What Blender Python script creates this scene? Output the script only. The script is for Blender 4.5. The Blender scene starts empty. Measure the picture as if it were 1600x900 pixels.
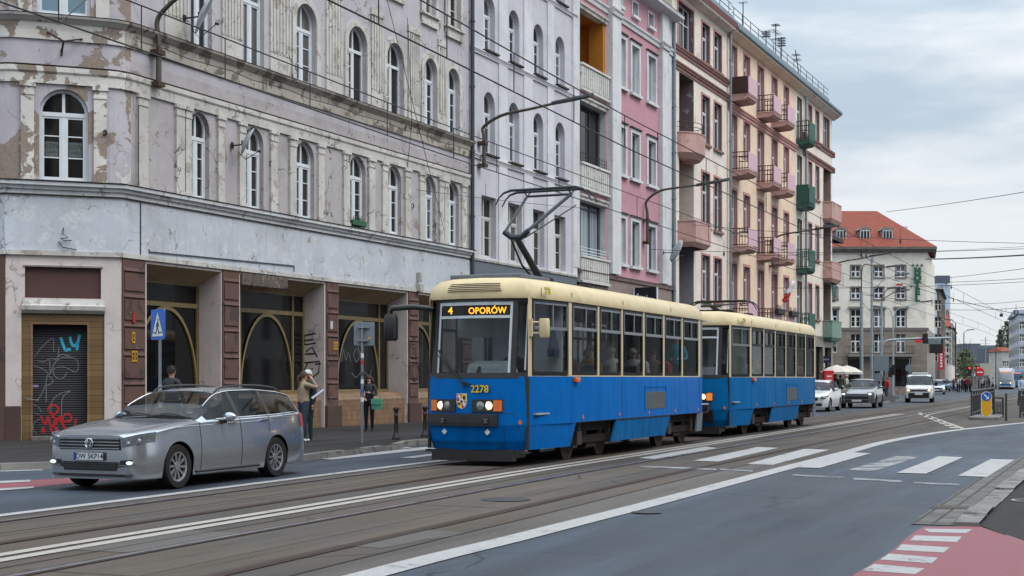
import bpy, bmesh, math, random
from mathutils import Vector, Matrix, noise as mnoise
R = math.radians
PI = math.pi
random.seed(7)
SC = bpy.context.scene
COL = SC.collection
# ---------------------------------------------------------------- camera
F_PX, CX, HY, EYE = 2222.0, 800.0, 592.0, 1.6      # 50 mm lens, eye 1.6 m above the road
cam_d = bpy.data.cameras.new('camera'); cam_d.lens = 50.0; cam_d.sensor_width = 36.0
cam_d.shift_y = (HY-450.0)/1600.0; cam_d.clip_start = .1; cam_d.clip_end = 4000
cam = bpy.data.objects.new('camera', cam_d); COL.objects.link(cam)
cam.location = (0, 0, EYE); cam.rotation_euler = (R(90), 0, 0)
SC.camera = cam

def at(px, py, Y):
    return Vector(((px-CX)*Y/F_PX, Y, EYE+(HY-py)*Y/F_PX))
def G(px, py, z=0.0):
    Y = (EYE-z)*F_PX/(py-HY)
    return Vector(((px-CX)*Y/F_PX, Y, z))

# street frame: local x runs away along the facades, local y into the buildings, z up
TH = math.atan(1012/2222.0); CT, ST = math.cos(TH), math.sin(TH)
FD = 23.2
def facade_depth(px): return FD/(ST-CT*(px-CX)/F_PX)
def facade_s(px):
    Z = facade_depth(px); X = (px-CX)*Z/F_PX
    return X*ST+Z*CT
def facade_pt(px):
    Z = facade_depth(px); return Vector(((px-CX)*Z/F_PX, Z, 0))
def facade_z(px, py): return EYE+(HY-py)*facade_depth(px)/F_PX
ROT = PI/2-TH

# ---------------------------------------------------------------- mesh builder
class MB:
    def __init__(self): self.v = []; self.f = []; self.m = []; self.xf = None; self.mi = 0
    def add(self, verts, faces, mi=None):
        b = len(self.v); mi = self.mi if mi is None else mi
        for p in verts:
            p = Vector(p)
            if self.xf is not None: p = self.xf @ p
            self.v.append(p)
        for f in faces: self.f.append(tuple(i+b for i in f)); self.m.append(mi)
    def poly(self, pts, mi=None): self.add(pts, [tuple(range(len(pts)))], mi)
    def box(self, x0, x1, y0, y1, z0, z1, mi=None):
        if x1 < x0: x0, x1 = x1, x0
        if y1 < y0: y0, y1 = y1, y0
        if z1 < z0: z0, z1 = z1, z0
        self.add([(x0,y0,z0),(x1,y0,z0),(x1,y1,z0),(x0,y1,z0),(x0,y0,z1),(x1,y0,z1),(x1,y1,z1),(x0,y1,z1)],
                 [(0,3,2,1),(4,5,6,7),(0,1,5,4),(1,2,6,5),(2,3,7,6),(3,0,4,7)], mi)
    def extrude(self, pts, vec, mi=None, caps=True):
        n = len(pts); vec = Vector(vec); P = [Vector(p) for p in pts]
        fs = [(i, (i+1) % n, n+(i+1) % n, n+i) for i in range(n)]
        if caps: fs += [tuple(reversed(range(n))), tuple(range(n, 2*n))]
        self.add(P+[p+vec for p in P], fs, mi)
    def loft(self, rings, closed=True, cap=True, mi=None):
        n = len(rings[0]); V = [p for r in rings for p in r]; fs = []
        for k in range(len(rings)-1):
            for i in range(n if closed else n-1):
                j = (i+1) % n
                fs.append((k*n+i, k*n+j, (k+1)*n+j, (k+1)*n+i))
        if cap and closed:
            fs.append(tuple(reversed(range(n)))); fs.append(tuple(range((len(rings)-1)*n, len(rings)*n)))
        self.add(V, fs, mi)
    def tube(self, pts, r, n=8, mi=None, cap=True):
        P = [Vector(p) for p in pts]; rr = r if isinstance(r, (list, tuple)) else [r]*len(P)
        rings = []; prev = None
        for i, p in enumerate(P):
            d = (P[min(i+1, len(P)-1)]-P[max(i-1, 0)])
            if d.length < 1e-9: d = Vector((0,0,1))
            d.normalize()
            if prev is None:
                a = Vector((0,0,1)) if abs(d.z) < .9 else Vector((1,0,0))
                u = d.cross(a).normalized()
            else:
                u = (prev-d*prev.dot(d))
                u = u.normalized() if u.length > 1e-6 else d.orthogonal().normalized()
            prev = u; w = d.cross(u)
            rings.append([p+(u*math.cos(2*PI*k/n)+w*math.sin(2*PI*k/n))*rr[i] for k in range(n)])
        self.loft(rings, True, cap, mi)
    def cyl(self, p0, p1, r0, r1=None, n=16, mi=None): self.tube([p0, p1], [r0, r0 if r1 is None else r1], n, mi)
    def ell(self, c, r, nu=14, nv=9, mi=None):
        c = Vector(c); r = (r, r, r) if not isinstance(r, (tuple, list)) else r
        V = [(c.x, c.y, c.z-r[2])]; fs = []
        for k in range(1, nv):
            a = -PI/2+PI*k/nv
            for i in range(nu):
                b = 2*PI*i/nu
                V.append((c.x+r[0]*math.cos(a)*math.cos(b), c.y+r[1]*math.cos(a)*math.sin(b), c.z+r[2]*math.sin(a)))
        V.append((c.x, c.y, c.z+r[2])); T = len(V)-1
        for i in range(nu):
            j = (i+1) % nu
            fs.append((0, 1+j, 1+i)); fs.append((T, 1+(nv-2)*nu+i, 1+(nv-2)*nu+j))
            for k in range(nv-2):
                fs.append((1+k*nu+i, 1+k*nu+j, 1+(k+1)*nu+j, 1+(k+1)*nu+i))
        self.add(V, fs, mi)
    def lathe(self, prof, c=(0,0,0), n=16, mi=None):
        c = Vector(c)
        self.loft([[(c.x+r*math.cos(2*PI*i/n), c.y+r*math.sin(2*PI*i/n), c.z+z) for i in range(n)] for r, z in prof], True, True, mi)
    def ribbon(self, pts, w, y=0.0, mi=None):
        """a flat stroke in the x-z plane at depth y, facing -y"""
        P = [Vector((p[0], p[1])) for p in pts]; L = []; Rr = []
        for i, p in enumerate(P):
            d = P[min(i+1, len(P)-1)]-P[max(i-1, 0)]
            d = d.normalized() if d.length > 1e-9 else Vector((1,0))
            nrm = Vector((-d.y, d.x))*(w/2)
            L.append((p.x+nrm.x, y, p.y+nrm.y)); Rr.append((p.x-nrm.x, y, p.y-nrm.y))
        n = len(P)
        self.add(L+Rr, [(i, n+i, n+i+1, i+1) for i in range(n-1)], mi)
    def build(self, name, mats, parent=None, smooth=None, bevel=0, loc=None, rot=None, segs=2, merge=False):
        me = bpy.data.meshes.new(name); me.from_pydata([tuple(p) for p in self.v], [], self.f)
        mats = mats if isinstance(mats, (list, tuple)) else [mats]
        for m in mats: me.materials.append(m)
        if len(mats) > 1: me.polygons.foreach_set('material_index', self.m)
        bm = bmesh.new(); bm.from_mesh(me)
        if merge: bmesh.ops.remove_doubles(bm, verts=bm.verts, dist=1e-4)
        bmesh.ops.recalc_face_normals(bm, faces=bm.faces); bm.to_mesh(me); bm.free()
        if smooth is not None:
            me.shade_smooth(); me.set_sharp_from_angle(angle=R(smooth))
        o = link(name, me, parent)
        if loc is not None: o.location = loc
        if rot is not None: o.rotation_euler = rot
        if bevel:
            b = o.modifiers.new('bevel', 'BEVEL'); b.width = bevel; b.segments = segs; b.limit_method = 'ANGLE'; b.angle_limit = R(40)
        return o

def link(name, data, parent=None, loc=None, rot=None):
    o = bpy.data.objects.new(name, data); COL.objects.link(o)
    if parent is not None: o.parent = parent
    if loc is not None: o.location = loc
    if rot is not None: o.rotation_euler = rot
    return o
def tag(o, label=None, cat=None, group=None, kind=None):
    if label: o['label'] = label
    if cat: o['category'] = cat
    if group: o['group'] = group
    if kind: o['kind'] = kind
    return o
def thing(name, label, cat, loc=(0,0,0), rz=0.0, group=None):
    o = link(name, None, None, loc, (0,0,rz)); o.empty_display_size = .2
    return tag(o, label, cat, group)
def struct(o): o['kind'] = 'structure'; return o
def kids(o): return [c for c in COL.objects if c.parent == o]
def copy_tree(o, parent=None, table=None):
    if table is None:
        table = {}
        for c in COL.objects:
            if c.parent is not None: table.setdefault(c.parent.name, []).append(c)
    c = o.copy(); COL.objects.link(c)
    c.parent = parent
    for ch in table.get(o.name, []): copy_tree(ch, c, table)
    return c
def text(name, s, size, mat, parent=None, loc=(0,0,0), rot=(0,0,0), align='CENTER', ext=.002, sx=1.0, bold=0.0, space=1.0):
    cu = bpy.data.curves.new(name, 'FONT'); cu.body = s; cu.size = size; cu.align_x = align; cu.align_y = 'CENTER'
    cu.extrude = ext; cu.offset = bold; cu.space_character = space; cu.resolution_u = 3
    tmp = bpy.data.objects.new(name, cu); COL.objects.link(tmp)
    me = bpy.data.meshes.new_from_object(tmp); bpy.data.objects.remove(tmp); bpy.data.curves.remove(cu)
    me.materials.clear(); me.materials.append(mat)
    o = link(name, me, parent, loc, rot); o.scale = (sx, 1, 1)
    return o
def arcpts(c, r, a0, a1, n):
    return [(c[0]+r*math.cos(R(a0+(a1-a0)*i/n)), c[1]+r*math.sin(R(a0+(a1-a0)*i/n))) for i in range(n+1)]
def rrect(w, h, r, n=4):
    """rounded rectangle outline, centred"""
    out = []
    for cx, cy, a in ((w/2-r, h/2-r, 0), (-w/2+r, h/2-r, 90), (-w/2+r, -h/2+r, 180), (w/2-r, -h/2+r, 270)):
        out += arcpts((cx, cy), r, a, a+90, n)
    return out
def bez(p0, p1, p2, n=10):
    p0, p1, p2 = Vector(p0), Vector(p1), Vector(p2)
    return [p0*(1-t)**2+p1*2*t*(1-t)+p2*t*t for t in [i/n for i in range(n+1)]]

# ---------------------------------------------------------------- materials
def lin(c):
    """an sRGB 0-255 triple as a linear colour"""
    return tuple(((x/255)/12.92 if x/255 <= .04045 else ((x/255+.055)/1.055)**2.4) for x in c)
class NT:
    def __init__(self, name):
        self.mat = bpy.data.materials.new(name); self.mat.use_nodes = True
        self.t = self.mat.node_tree; self.b = self.t.nodes['Principled BSDF']; self.out = self.t.nodes['Material Output']
        self._co = None
    def n(self, typ, **kw):
        nd = self.t.nodes.new(typ)
        for k, v in kw.items(): setattr(nd, k, v)
        return nd
    def lk(self, a, b): self.t.links.new(a, b)
    def put(self, sock, v):
        if isinstance(v, bpy.types.NodeSocket): self.lk(v, sock)
        elif isinstance(v, (tuple, list)) and len(v) == 3 and sock.type == 'RGBA': sock.default_value = (*v, 1)
        else: sock.default_value = v
    def co(self, scale=(1,1,1), loc=(0,0,0), rot=(0,0,0), kind='Object'):
        tc = self.n('ShaderNodeTexCoord'); mp = self.n('ShaderNodeMapping')
        mp.inputs['Scale'].default_value = scale; mp.inputs['Location'].default_value = loc; mp.inputs['Rotation'].default_value = rot
        self.lk(tc.outputs[kind], mp.inputs['Vector']); return mp.outputs['Vector']
    def along(self, scale, ang):
        tc = self.n('ShaderNodeTexCoord'); mp = self.n('ShaderNodeMapping', vector_type='TEXTURE'); mp.inputs['Rotation'].default_value = (0, 0, ang); mp.inputs['Scale'].default_value = scale
        self.lk(tc.outputs['Object'], mp.inputs['Vector']); return mp.outputs['Vector']
    def noise(self, scale, detail=4, rough=.55, co=None, dist=0.0):
        nd = self.n('ShaderNodeTexNoise'); nd.inputs['Scale'].default_value = scale; nd.inputs['Detail'].default_value = detail
        nd.inputs['Roughness'].default_value = rough; nd.inputs['Distortion'].default_value = dist
        self.lk(co if co is not None else self.co(), nd.inputs['Vector']); return nd.outputs['Fac']
    def voro(self, scale, co=None, feature='DISTANCE_TO_EDGE', out='Distance'):
        nd = self.n('ShaderNodeTexVoronoi'); nd.feature = feature; nd.inputs['Scale'].default_value = scale
        self.lk(co if co is not None else self.co(), nd.inputs['Vector']); return nd.outputs[out]
    def ramp(self, s, a, b, lo=0.0, hi=1.0):
        nd = self.n('ShaderNodeMapRange'); nd.clamp = True
        nd.inputs['From Min'].default_value = a; nd.inputs['From Max'].default_value = b
        nd.inputs['To Min'].default_value = lo; nd.inputs['To Max'].default_value = hi
        self.put(nd.inputs['Value'], s); return nd.outputs['Result']
    def math(self, op, a, b=0.0):
        nd = self.n('ShaderNodeMath', operation=op); self.put(nd.inputs[0], a); self.put(nd.inputs[1], b); return nd.outputs[0]
    def mix(self, fac, a, b, mode='MIX'):
        nd = self.n('ShaderNodeMix', data_type='RGBA', blend_type=mode)
        self.put(nd.inputs[0], fac); self.put(nd.inputs[6], a); self.put(nd.inputs[7], b); return nd.outputs[2]
    def bump(self, h, strength=.3, dist=.02):
        nd = self.n('ShaderNodeBump'); nd.inputs['Strength'].default_value = strength; nd.inputs['Distance'].default_value = dist
        self.put(nd.inputs['Height'], h); self.lk(nd.outputs['Normal'], self.b.inputs['Normal'])
    def z(self, co=None):
        nd = self.n('ShaderNodeSeparateXYZ'); self.lk(co if co is not None else self.co(), nd.inputs[0]); return nd.outputs
    def rnd(self): return self.n('ShaderNodeObjectInfo').outputs['Random']
    def fin(self, col, rough=.6, metal=0.0, spec=.5, coat=0.0):
        self.put(self.b.inputs['Base Color'], col); self.put(self.b.inputs['Roughness'], rough)
        self.b.inputs['Metallic'].default_value = metal; self.b.inputs['Specular IOR Level'].default_value = spec
        self.b.inputs['Coat Weight'].default_value = coat
        return self.mat
def plain(name, col, rough=.55, metal=0.0, spec=.4, var=.12, scale=6.0, coat=0.0, bump=0.0, grime=0.0):
    t = NT(name); c0 = tuple(x*(1-var) for x in col); c1 = tuple(min(1, x*(1+var)) for x in col)
    f = t.noise(scale, 5, .6)
    c = t.mix(t.ramp(f, .3, .7), c0, c1)
    if grime:
        g = t.ramp(t.noise(scale*.37, 6, .65), .5, .72, 0, grime); c = t.mix(g, c, tuple(x*.35+.01 for x in col))
    if bump: t.bump(t.noise(scale*8, 4), bump, .01)
    return t.fin(c, t.ramp(f, .2, .8, max(0, rough-.07), min(1, rough+.07)), metal, spec, coat)
def emit(name, col, strength):
    t = NT(name); t.b.inputs['Base Color'].default_value = (*[c*.3 for c in col], 1)
    t.b.inputs['Emission Color'].default_value = (*col, 1); t.b.inputs['Emission Strength'].default_value = strength
    return t.mat
def plaster(name, base, patches=(), dirt=.5, dirtcol=(.05,.042,.035), streak=.5, crack=.3, bump=.25, mottling=.1):
    """weathered render: mottled paint, flaked patches with ragged edges, rain streaks and hair cracks.
    patches: (colour, noise scale, threshold)"""
    t = NT(name); co = t.co()
    m = t.noise(.9, 6, .6, co); f = t.noise(7, 5, .6, co)
    c = t.mix(t.ramp(m, .3, .7), tuple(x*(1-mottling) for x in base), tuple(min(1, x*(1+mottling)) for x in base))
    c = t.mix(t.ramp(f, .35, .75, 0, .25), c, tuple(x*.8 for x in base))
    h = f
    for i, (pc, sc, th) in enumerate(patches):
        pm = t.noise(sc, 9, .62, t.co(loc=(3.1*i+1, 7.7*i, 2.3*i)), .3)
        k = t.ramp(pm, th, th+.012)
        pcv = t.mix(t.ramp(t.noise(14, 4, .6, co), .3, .7), tuple(x*.82 for x in pc), tuple(min(1, x*1.12) for x in pc))
        c = t.mix(k, c, pcv)
        h = t.math('SUBTRACT', h, t.math('MULTIPLY', k, 1.2))
    if streak:
        s1 = t.noise(1, 5, .6, t.co(scale=(7, 7, .35))); s2 = t.noise(.5, 3, .5, co)
        k = t.math('MULTIPLY', t.ramp(s1, .5, .75, 0, streak), t.ramp(s2, .4, .62))
        c = t.mix(k, c, t.mix(.6, dirtcol, base))
    if dirt:
        d = t.math('MULTIPLY', t.ramp(t.noise(.55, 7, .7, t.co(loc=(9, 4, 2))), .52, .75, 0, dirt), 1.0)
        c = t.mix(d, c, t.mix(.35, dirtcol, base))
    if crack:
        w = t.n('ShaderNodeVectorMath', operation='ADD'); nz = t.n('ShaderNodeTexNoise'); nz.inputs['Scale'].default_value = 2.2; nz.inputs['Detail'].default_value = 5
        t.lk(co, nz.inputs['Vector']); sc = t.n('ShaderNodeVectorMath', operation='SCALE'); sc.inputs['Scale'].default_value = .9
        t.lk(nz.outputs['Color'], sc.inputs[0]); t.lk(co, w.inputs[0]); t.lk(sc.outputs[0], w.inputs[1])
        e = t.voro(.75, w.outputs[0]); k = t.ramp(e, .004, .014, crack, 0)
        k = t.math('MULTIPLY', k, t.ramp(t.noise(.8, 2, .5, co), .48, .55))
        c = t.mix(k, c, (.03, .027, .025))
    t.bump(h, bump, .02)
    return t.fin(c, .88, 0, .25)
# ---------------------------------------------------------------- world, sun, view
w = bpy.data.worlds.new('World'); SC.world = w; w.use_nodes = True
wt = w.node_tree; bg = wt.nodes['Background']
def wn(t, **k):
    n = wt.nodes.new(t)
    for a, b in k.items(): setattr(n, a, b)
    return n
sky = wn('ShaderNodeTexSky', sky_type='NISHITA'); sky.sun_disc = False
SUN_EL, SUN_AZ = R(52), R(120)          # azimuth from +Y towards +X
sky.sun_elevation = SUN_EL; sky.sun_rotation = SUN_AZ; sky.air_density = 1.0; sky.dust_density = 2.5
tc = wn('ShaderNodeTexCoord'); sep = wn('ShaderNodeSeparateXYZ'); wt.links.new(tc.outputs['Generated'], sep.inputs[0])
def wmath(op, a, b=0.0, c=0.0):
    n = wn('ShaderNodeMath', operation=op)
    for i, v in enumerate((a, b, c)):
        if isinstance(v, bpy.types.NodeSocket): wt.links.new(v, n.inputs[i])
        else: n.inputs[i].default_value = v
    return n.outputs[0]
def wmix(f, a, b):
    n = wn('ShaderNodeMix', data_type='RGBA')
    for i, v in ((0, f), (6, a), (7, b)):
        if isinstance(v, bpy.types.NodeSocket): wt.links.new(v, n.inputs[i])
        else: n.inputs[i].default_value = v if i == 0 else (*v, 1)
    return n.outputs[2]
def wramp(s, a, b, lo=0.0, hi=1.0):
    n = wn('ShaderNodeMapRange'); n.clamp = True; n.interpolation_type = 'SMOOTHSTEP'
    for k, v in (('From Min', a), ('From Max', b), ('To Min', lo), ('To Max', hi)): n.inputs[k].default_value = v
    wt.links.new(s, n.inputs['Value']); return n.outputs['Result']
zc = wmath('MAXIMUM', sep.outputs['Z'], 0.0)
def cloud(scale, loc, detail, stretch=3.2, dist=.25):
    mp = wn('ShaderNodeMapping'); mp.inputs['Scale'].default_value = (1, 1, stretch); mp.inputs['Location'].default_value = loc
    wt.links.new(tc.outputs['Generated'], mp.inputs['Vector'])
    n = wn('ShaderNodeTexNoise'); n.inputs['Scale'].default_value = scale; n.inputs['Detail'].default_value = detail
    n.inputs['Roughness'].default_value = .5; n.inputs['Distortion'].default_value = dist
    wt.links.new(mp.outputs['Vector'], n.inputs['Vector']); return n.outputs['Fac']
c1 = cloud(3.0, (.2, .1, .33), 5); c2 = cloud(8.5, (.6, .4, .2), 5, 4.5)
cl = wmath('ADD', wmath('MULTIPLY', c1, .65), wmath('MULTIPLY', c2, .35))
dark, bright = (4.5, 5.45, 6.35), (7.6, 7.95, 8.2)        # radiances of a dull overcast, times the strength below
ccol = wmix(wramp(cl, .40, .60), dark, bright)
low = wmix(wramp(zc, .0, .16), (7.3, 7.6, 7.85), ccol)
cover = wmath('MULTIPLY', wramp(zc, .12, 1, 1.0, 3.3), 1.0)
vm = wn('ShaderNodeVectorMath', operation='SCALE'); wt.links.new(low, vm.inputs[0]); wt.links.new(cover, vm.inputs['Scale'])
fin = wmix(.9, sky.outputs[0], vm.outputs[0])
wt.links.new(fin, bg.inputs['Color']); bg.inputs['Strength'].default_value = .10
sl = bpy.data.lights.new('sun', 'SUN'); sl.energy = 1.3; sl.angle = R(30); sl.color = (1, .96, .9)
so = bpy.data.objects.new('sun', sl); COL.objects.link(so)
sd = Vector((math.sin(SUN_AZ)*math.cos(SUN_EL), math.cos(SUN_AZ)*math.cos(SUN_EL), math.sin(SUN_EL)))
so.rotation_euler = sd.to_track_quat('Z', 'Y').to_euler(); so.location = sd*60
SC.view_settings.view_transform = 'Standard'; SC.view_settings.look = 'None'
SC.view_settings.exposure = 0.25; SC.view_settings.gamma = 1.0; SC.view_settings.use_curve_mapping = False
SC.render.film_transparent = False
SC.cycles.max_bounces = 6; SC.cycles.diffuse_bounces = 3; SC.cycles.glossy_bounces = 3; SC.cycles.transmission_bounces = 4; SC.cycles.transparent_max_bounces = 12
SC.cycles.caustics_reflective = False; SC.cycles.caustics_refractive = False
SC.cycles.use_denoising = True

# ---------------------------------------------------------------- road surfaces
def asphalt(name, c, blot, blotc, rough=.62, spec=.5, light=None):
    t = NT(name); co = t.co()
    f = t.noise(48, 5, .85, co); g = t.noise(.35, 6, .6, co); s = t.noise(1.0, 5, .6, t.along((12, 1.1, 1), PI/2-.4085)); s2 = t.noise(1.0, 6, .65, t.along((3.2, .22, 1), PI/2-.4085))
    col = t.mix(t.ramp(f, .25, .75), tuple(x*.5 for x in c), tuple(x*1.5 for x in c))
    col = t.mix(t.ramp(g, .42, .68, 0, blot), col, blotc)
    col = t.mix(t.ramp(s, .5, .66, 0, .6), col, tuple(x*.52 for x in c)); col = t.mix(t.ramp(s, .48, .36, 0, .7), col, light or tuple(x*1.3 for x in c)); col = t.mix(t.ramp(s2, .56, .70, 0, .5), col, tuple(x*.45 for x in c)); col = t.mix(t.ramp(s2, .40, .30, 0, .35), col, tuple(x*1.35 for x in c))
    nz = t.n('ShaderNodeVectorMath', operation='ADD'); n2 = t.n('ShaderNodeTexNoise'); n2.inputs['Scale'].default_value = .8; n2.inputs['Detail'].default_value = 4
    t.lk(co, n2.inputs['Vector']); t.lk(co, nz.inputs[0]); t.lk(n2.outputs['Color'], nz.inputs[1])
    e = t.ramp(t.voro(.22, nz.outputs[0]), .002, .006, .75, 0); e = t.math('MULTIPLY', e, t.ramp(t.noise(.3, 2, .5, co), .5, .56))
    col = t.mix(e, col, (.015, .014, .014))
    t.bump(f, .35, .006)
    return t.fin(col, t.ramp(g, .3, .7, rough-.08, rough+.1), 0, spec)
M_ROAD = asphalt('asphalt', (.036, .044, .056), .55, (.046, .060, .082), .6, .16, (.056, .073, .102))
M_BED = asphalt('track_tarmac', (.074, .060, .049), .65, (.066, .071, .082), .7, .1)
M_BED2 = asphalt('track_strip_tarmac', (.080, .067, .056), .5, (.066, .066, .068), .72, .1)
M_PAVE = asphalt('pavement_tarmac', (.031, .029, .029), .5, (.046, .043, .042), .8, .1)
M_EARTH = plain('earth', (.06, .058, .055), .9, spec=.2)
M_SEAM = plain('seam_tar', (.02, .018, .017), .7, spec=.3)
def paint(name, c, thr=.6, ground=(.06, .06, .064)):
    t = NT(name); co = t.co()
    n = t.noise(2.2, 8, .7, co); n2 = t.noise(16, 5, .7, co)
    k = t.math('ADD', t.math('MULTIPLY', n, .6), t.math('MULTIPLY', n2, .4))
    col = t.mix(t.ramp(k, thr-.03, thr+.04), t.mix(t.ramp(n2, .3, .7), tuple(x*.8 for x in c), tuple(x*1.1 for x in c)), ground)
    t.bump(n2, .2, .004)
    return t.fin(col, .65, 0, .35)
M_WHITE = paint('road_paint', (.30, .295, .295), .585)
M_WORN = paint('worn_road_paint', (.22, .225, .235), .50)
M_LINE = paint('tram_line_paint', (.31, .285, .255), .585, (.075, .068, .06))
M_RED = paint('red_cycle_paint', (.19, .056, .068), .62, (.12, .075, .078))
M_STEEL = plain('rail_steel', (.27, .28, .31), .32, .85, .5, .2, 3)
M_VERGE = asphalt('verge_tarmac', (.098, .088, .082), .3, (.08, .076, .074), .75, .1)
M_RUST = plain('rail_rust', (.035, .019, .013), .75, 0, .3, .3, 5)
M_KERB = plaster('kerb_granite', (.17, .16, .15), ((( .10, .095, .09), 2.5, .56),), .5, streak=.0, crack=0, mottling=.25)

def sheet(name, pts, mat, z):
    mb = MB(); mb.poly([(p[0], p[1], z) for p in pts]); o = mb.build(name, mat); return struct(o)
mb = MB(); mb.poly([(-1500, -300, -.05), (1500, -300, -.05), (1500, 3500, -.05), (-1500, 3500, -.05)]); struct(mb.build('ground', M_EARTH))
mb = MB()
for i in range(12):
    for j in range(16):
        x0, y0 = -180+i*40, -30+j*40
        mb.poly([(x0, y0, 0), (x0+40, y0, 0), (x0+40, y0+40, 0), (x0, y0+40, 0)])
struct(mb.build('road', M_ROAD, merge=True))

# the near rail of the tram's own track, as ground points; everything along the tracks is an offset from it
def catmull(P, n=8):
    out = []
    for i in range(len(P)-1):
        p0, p1, p2, p3 = P[max(i-1, 0)], P[i], P[i+1], P[min(i+2, len(P)-1)]
        for k in range(n):
            t = k/n
            out.append(.5*((2*p1)+(p2-p0)*t+(2*p0-5*p1+4*p2-p3)*t*t+(3*p1-p0-3*p2+p3)*t**3))
    out.append(P[-1]); return out
TT = math.atan(.433); TU = Vector((math.sin(TT), math.cos(TT), 0)); TN = Vector((math.cos(TT), -math.sin(TT), 0))   # along, and to the right of, the track
WHEEL0 = Vector((1.015, 28.19, 0))
base = [G(-260, 890), G(0, 850), G(200, 820), G(400, 790), G(600, 759.5), WHEEL0+TU*-3.5, WHEEL0, WHEEL0+TU*8, WHEEL0+TU*20, WHEEL0+TU*40, WHEEL0+TU*70, WHEEL0+TU*100,
        Vector((54.5, 155, 0)), Vector((66, 190, 0)), Vector((76.2, 220, 0)), Vector((87, 255, 0)), Vector((100, 300, 0)), Vector((113, 350, 0)), Vector((125, 410, 0))]
RAIL = catmull(base, 8)
def offs(d, pts=None):
    P = pts or RAIL; out = []
    for i, p in enumerate(P):
        t = (P[min(i+1, len(P)-1)]-P[max(i-1, 0)]).normalized()
        out.append(p+Vector((t.y, -t.x, 0))*d)
    return out
def strip(mb, d0, d1, z, mi=0, i0=0, i1=None, pts=None):
    A, B = offs(d0, pts)[i0:i1], offs(d1, pts)[i0:i1]
    n = len(A)
    mb.add([(p.x, p.y, z) for p in A]+[(p.x, p.y, z) for p in B], [(i, i+1, n+i+1, n+i) for i in range(n-1)], mi)
# track bed: from the white edge line on the left to the wide white line on the right
Epx = [(300, 972), (430, 937), (560, 903.5), (680, 872), (800, 843), (900, 817.5), (1000, 792), (1100, 765.5), (1200, 739), (1323, 707), (1387, 690), (1467, 676), (1533, 668), (1600, 661), (1680, 655)]
ELINE = catmull([G(*p) for p in Epx], 6)
mb = MB()
L = [p for p in offs(-1.95) if p.y < 150]
Rr = [p for p in ELINE] + [p for p in offs(7.5) if 62 < p.y < 150]
mb.poly([(p.x, p.y, .004) for p in L]+[(p.x, p.y, .004) for p in reversed(Rr)])
struct(mb.build('track_bed', M_BED))
mb = MB()
for d0, d1 in ((-.95, -.45), (2.15, 2.65)): strip(mb, d0, d1, .0065, 0, 0, 97)
for d in (-1.85, -.62, 1.28, 3.78): strip(mb, d-.012, d+.012, .0095, 1, 0, 97)
for k in range(0, 60, 4):          # cross joints of the paving
    p = WHEEL0+TU*(-17+k*1.7)
    for a, b in ((-1.8, -.05), (-.1, .5), (1.8, 3.2)):
        q0, q1 = p+TN*a, p+TN*b+TU*random.uniform(-.15, .15)
        mb.add([(q0.x, q0.y, .0095), (q1.x, q1.y, .0095), (q1.x+TU.x*.018, q1.y+TU.y*.018, .0095), (q0.x+TU.x*.018, q0.y+TU.y*.018, .0095)], [(0, 1, 2, 3)], 1)
struct(mb.build('track_bed_strip', [M_BED2, M_SEAM]))
for d in (-1.5, 0.0, 1.72, 3.22):
    mb = MB(); A = 97
    s = 1 if d in (0.0, 3.22) else -1
    strip(mb, d-.055, d+.02, .013, 0, 0, A); strip(mb, d+.02, d+.06, .0105, 1, 0, A); strip(mb, d+.06, d+.085, .013, 1, 0, A); strip(mb, d-.085, d-.055, .012, 1, 0, A)
    o = mb.build('tram_rail', [M_STEEL if d != 0 and d != 3.22 else M_RUST, M_RUST]); struct(o)

vg = [p for p in offs(3.82) if p.y < 27]; ve = [p for p in ELINE if p.y < 27.5]
mb = MB(); mb.poly([(p.x, p.y, .0068) for p in vg]+[(p.x, p.y, .0068) for p in reversed(ve)]); struct(mb.build('track_verge', M_VERGE))
# painted lines
mb = MB()
strip(mb, -2.12, -1.92, .0085, 0, 0, 60)
struct(mb.build('edge_line_marking', M_WHITE))
mb = MB()
SPLIT = next(i for i, p in enumerate(RAIL) if p.y > 66)
strip(mb, .575, .735, .0118, 0, 0, SPLIT); strip(mb, .845, 1.01, .0118, 0, 0, SPLIT)
def seg(mb, p, q, w, z=.0135, mi=0):
    a, b = G(*p), G(*q); t = (b-a).normalized(); n = Vector((t.y, -t.x, 0))*w/2
    mb.add([(a-n)[:2]+(z,), (a+n)[:2]+(z,), (b+n)[:2]+(z,), (b-n)[:2]+(z,)], [(0, 1, 2, 3)], mi)
seg(mb, (1436, 645), (1507, 671), .16)
seg(mb, (1448, 648.6), (1522, 634.5), .12)
for i in range(7):
    a = i/7; b = a+.085
    seg(mb, (1438+a*58, 647+a*24), (1438+b*58, 647+b*24), .28)
struct(mb.build('centre_line_marking', M_LINE))
mb = MB(); strip(mb, -.16, .16, .0085, 0, 0, None, ELINE); struct(mb.build('wide_edge_marking', M_WHITE))
def quads(name, qs, mat, z=.0055):
    mb = MB()
    for q in qs: mb.poly([tuple(G(*p)[:2])+(z,) for p in q])
    return struct(mb.build(name, mat))
quads('crosswalk_marking', [
    [(1247, 731), (1281, 732), (1360, 709), (1323, 707)], [(1401, 739.5), (1447, 741), (1505, 715), (1467, 713.5)], [(1496, 744.5), (1542, 746), (1585, 719), (1548, 718)],
    ], M_WHITE, .0105)
quads('crosswalk_marking', [
    [(1167, 725.5), (1208, 727), (1296, 703.5), (1257, 702)], [(1083, 720.5), (1123, 722), (1216, 700.5), (1184, 699)], [(998, 716.5), (1024, 718), (1121, 701), (1102, 698.5)],
    ], M_WHITE, .0115)
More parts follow.
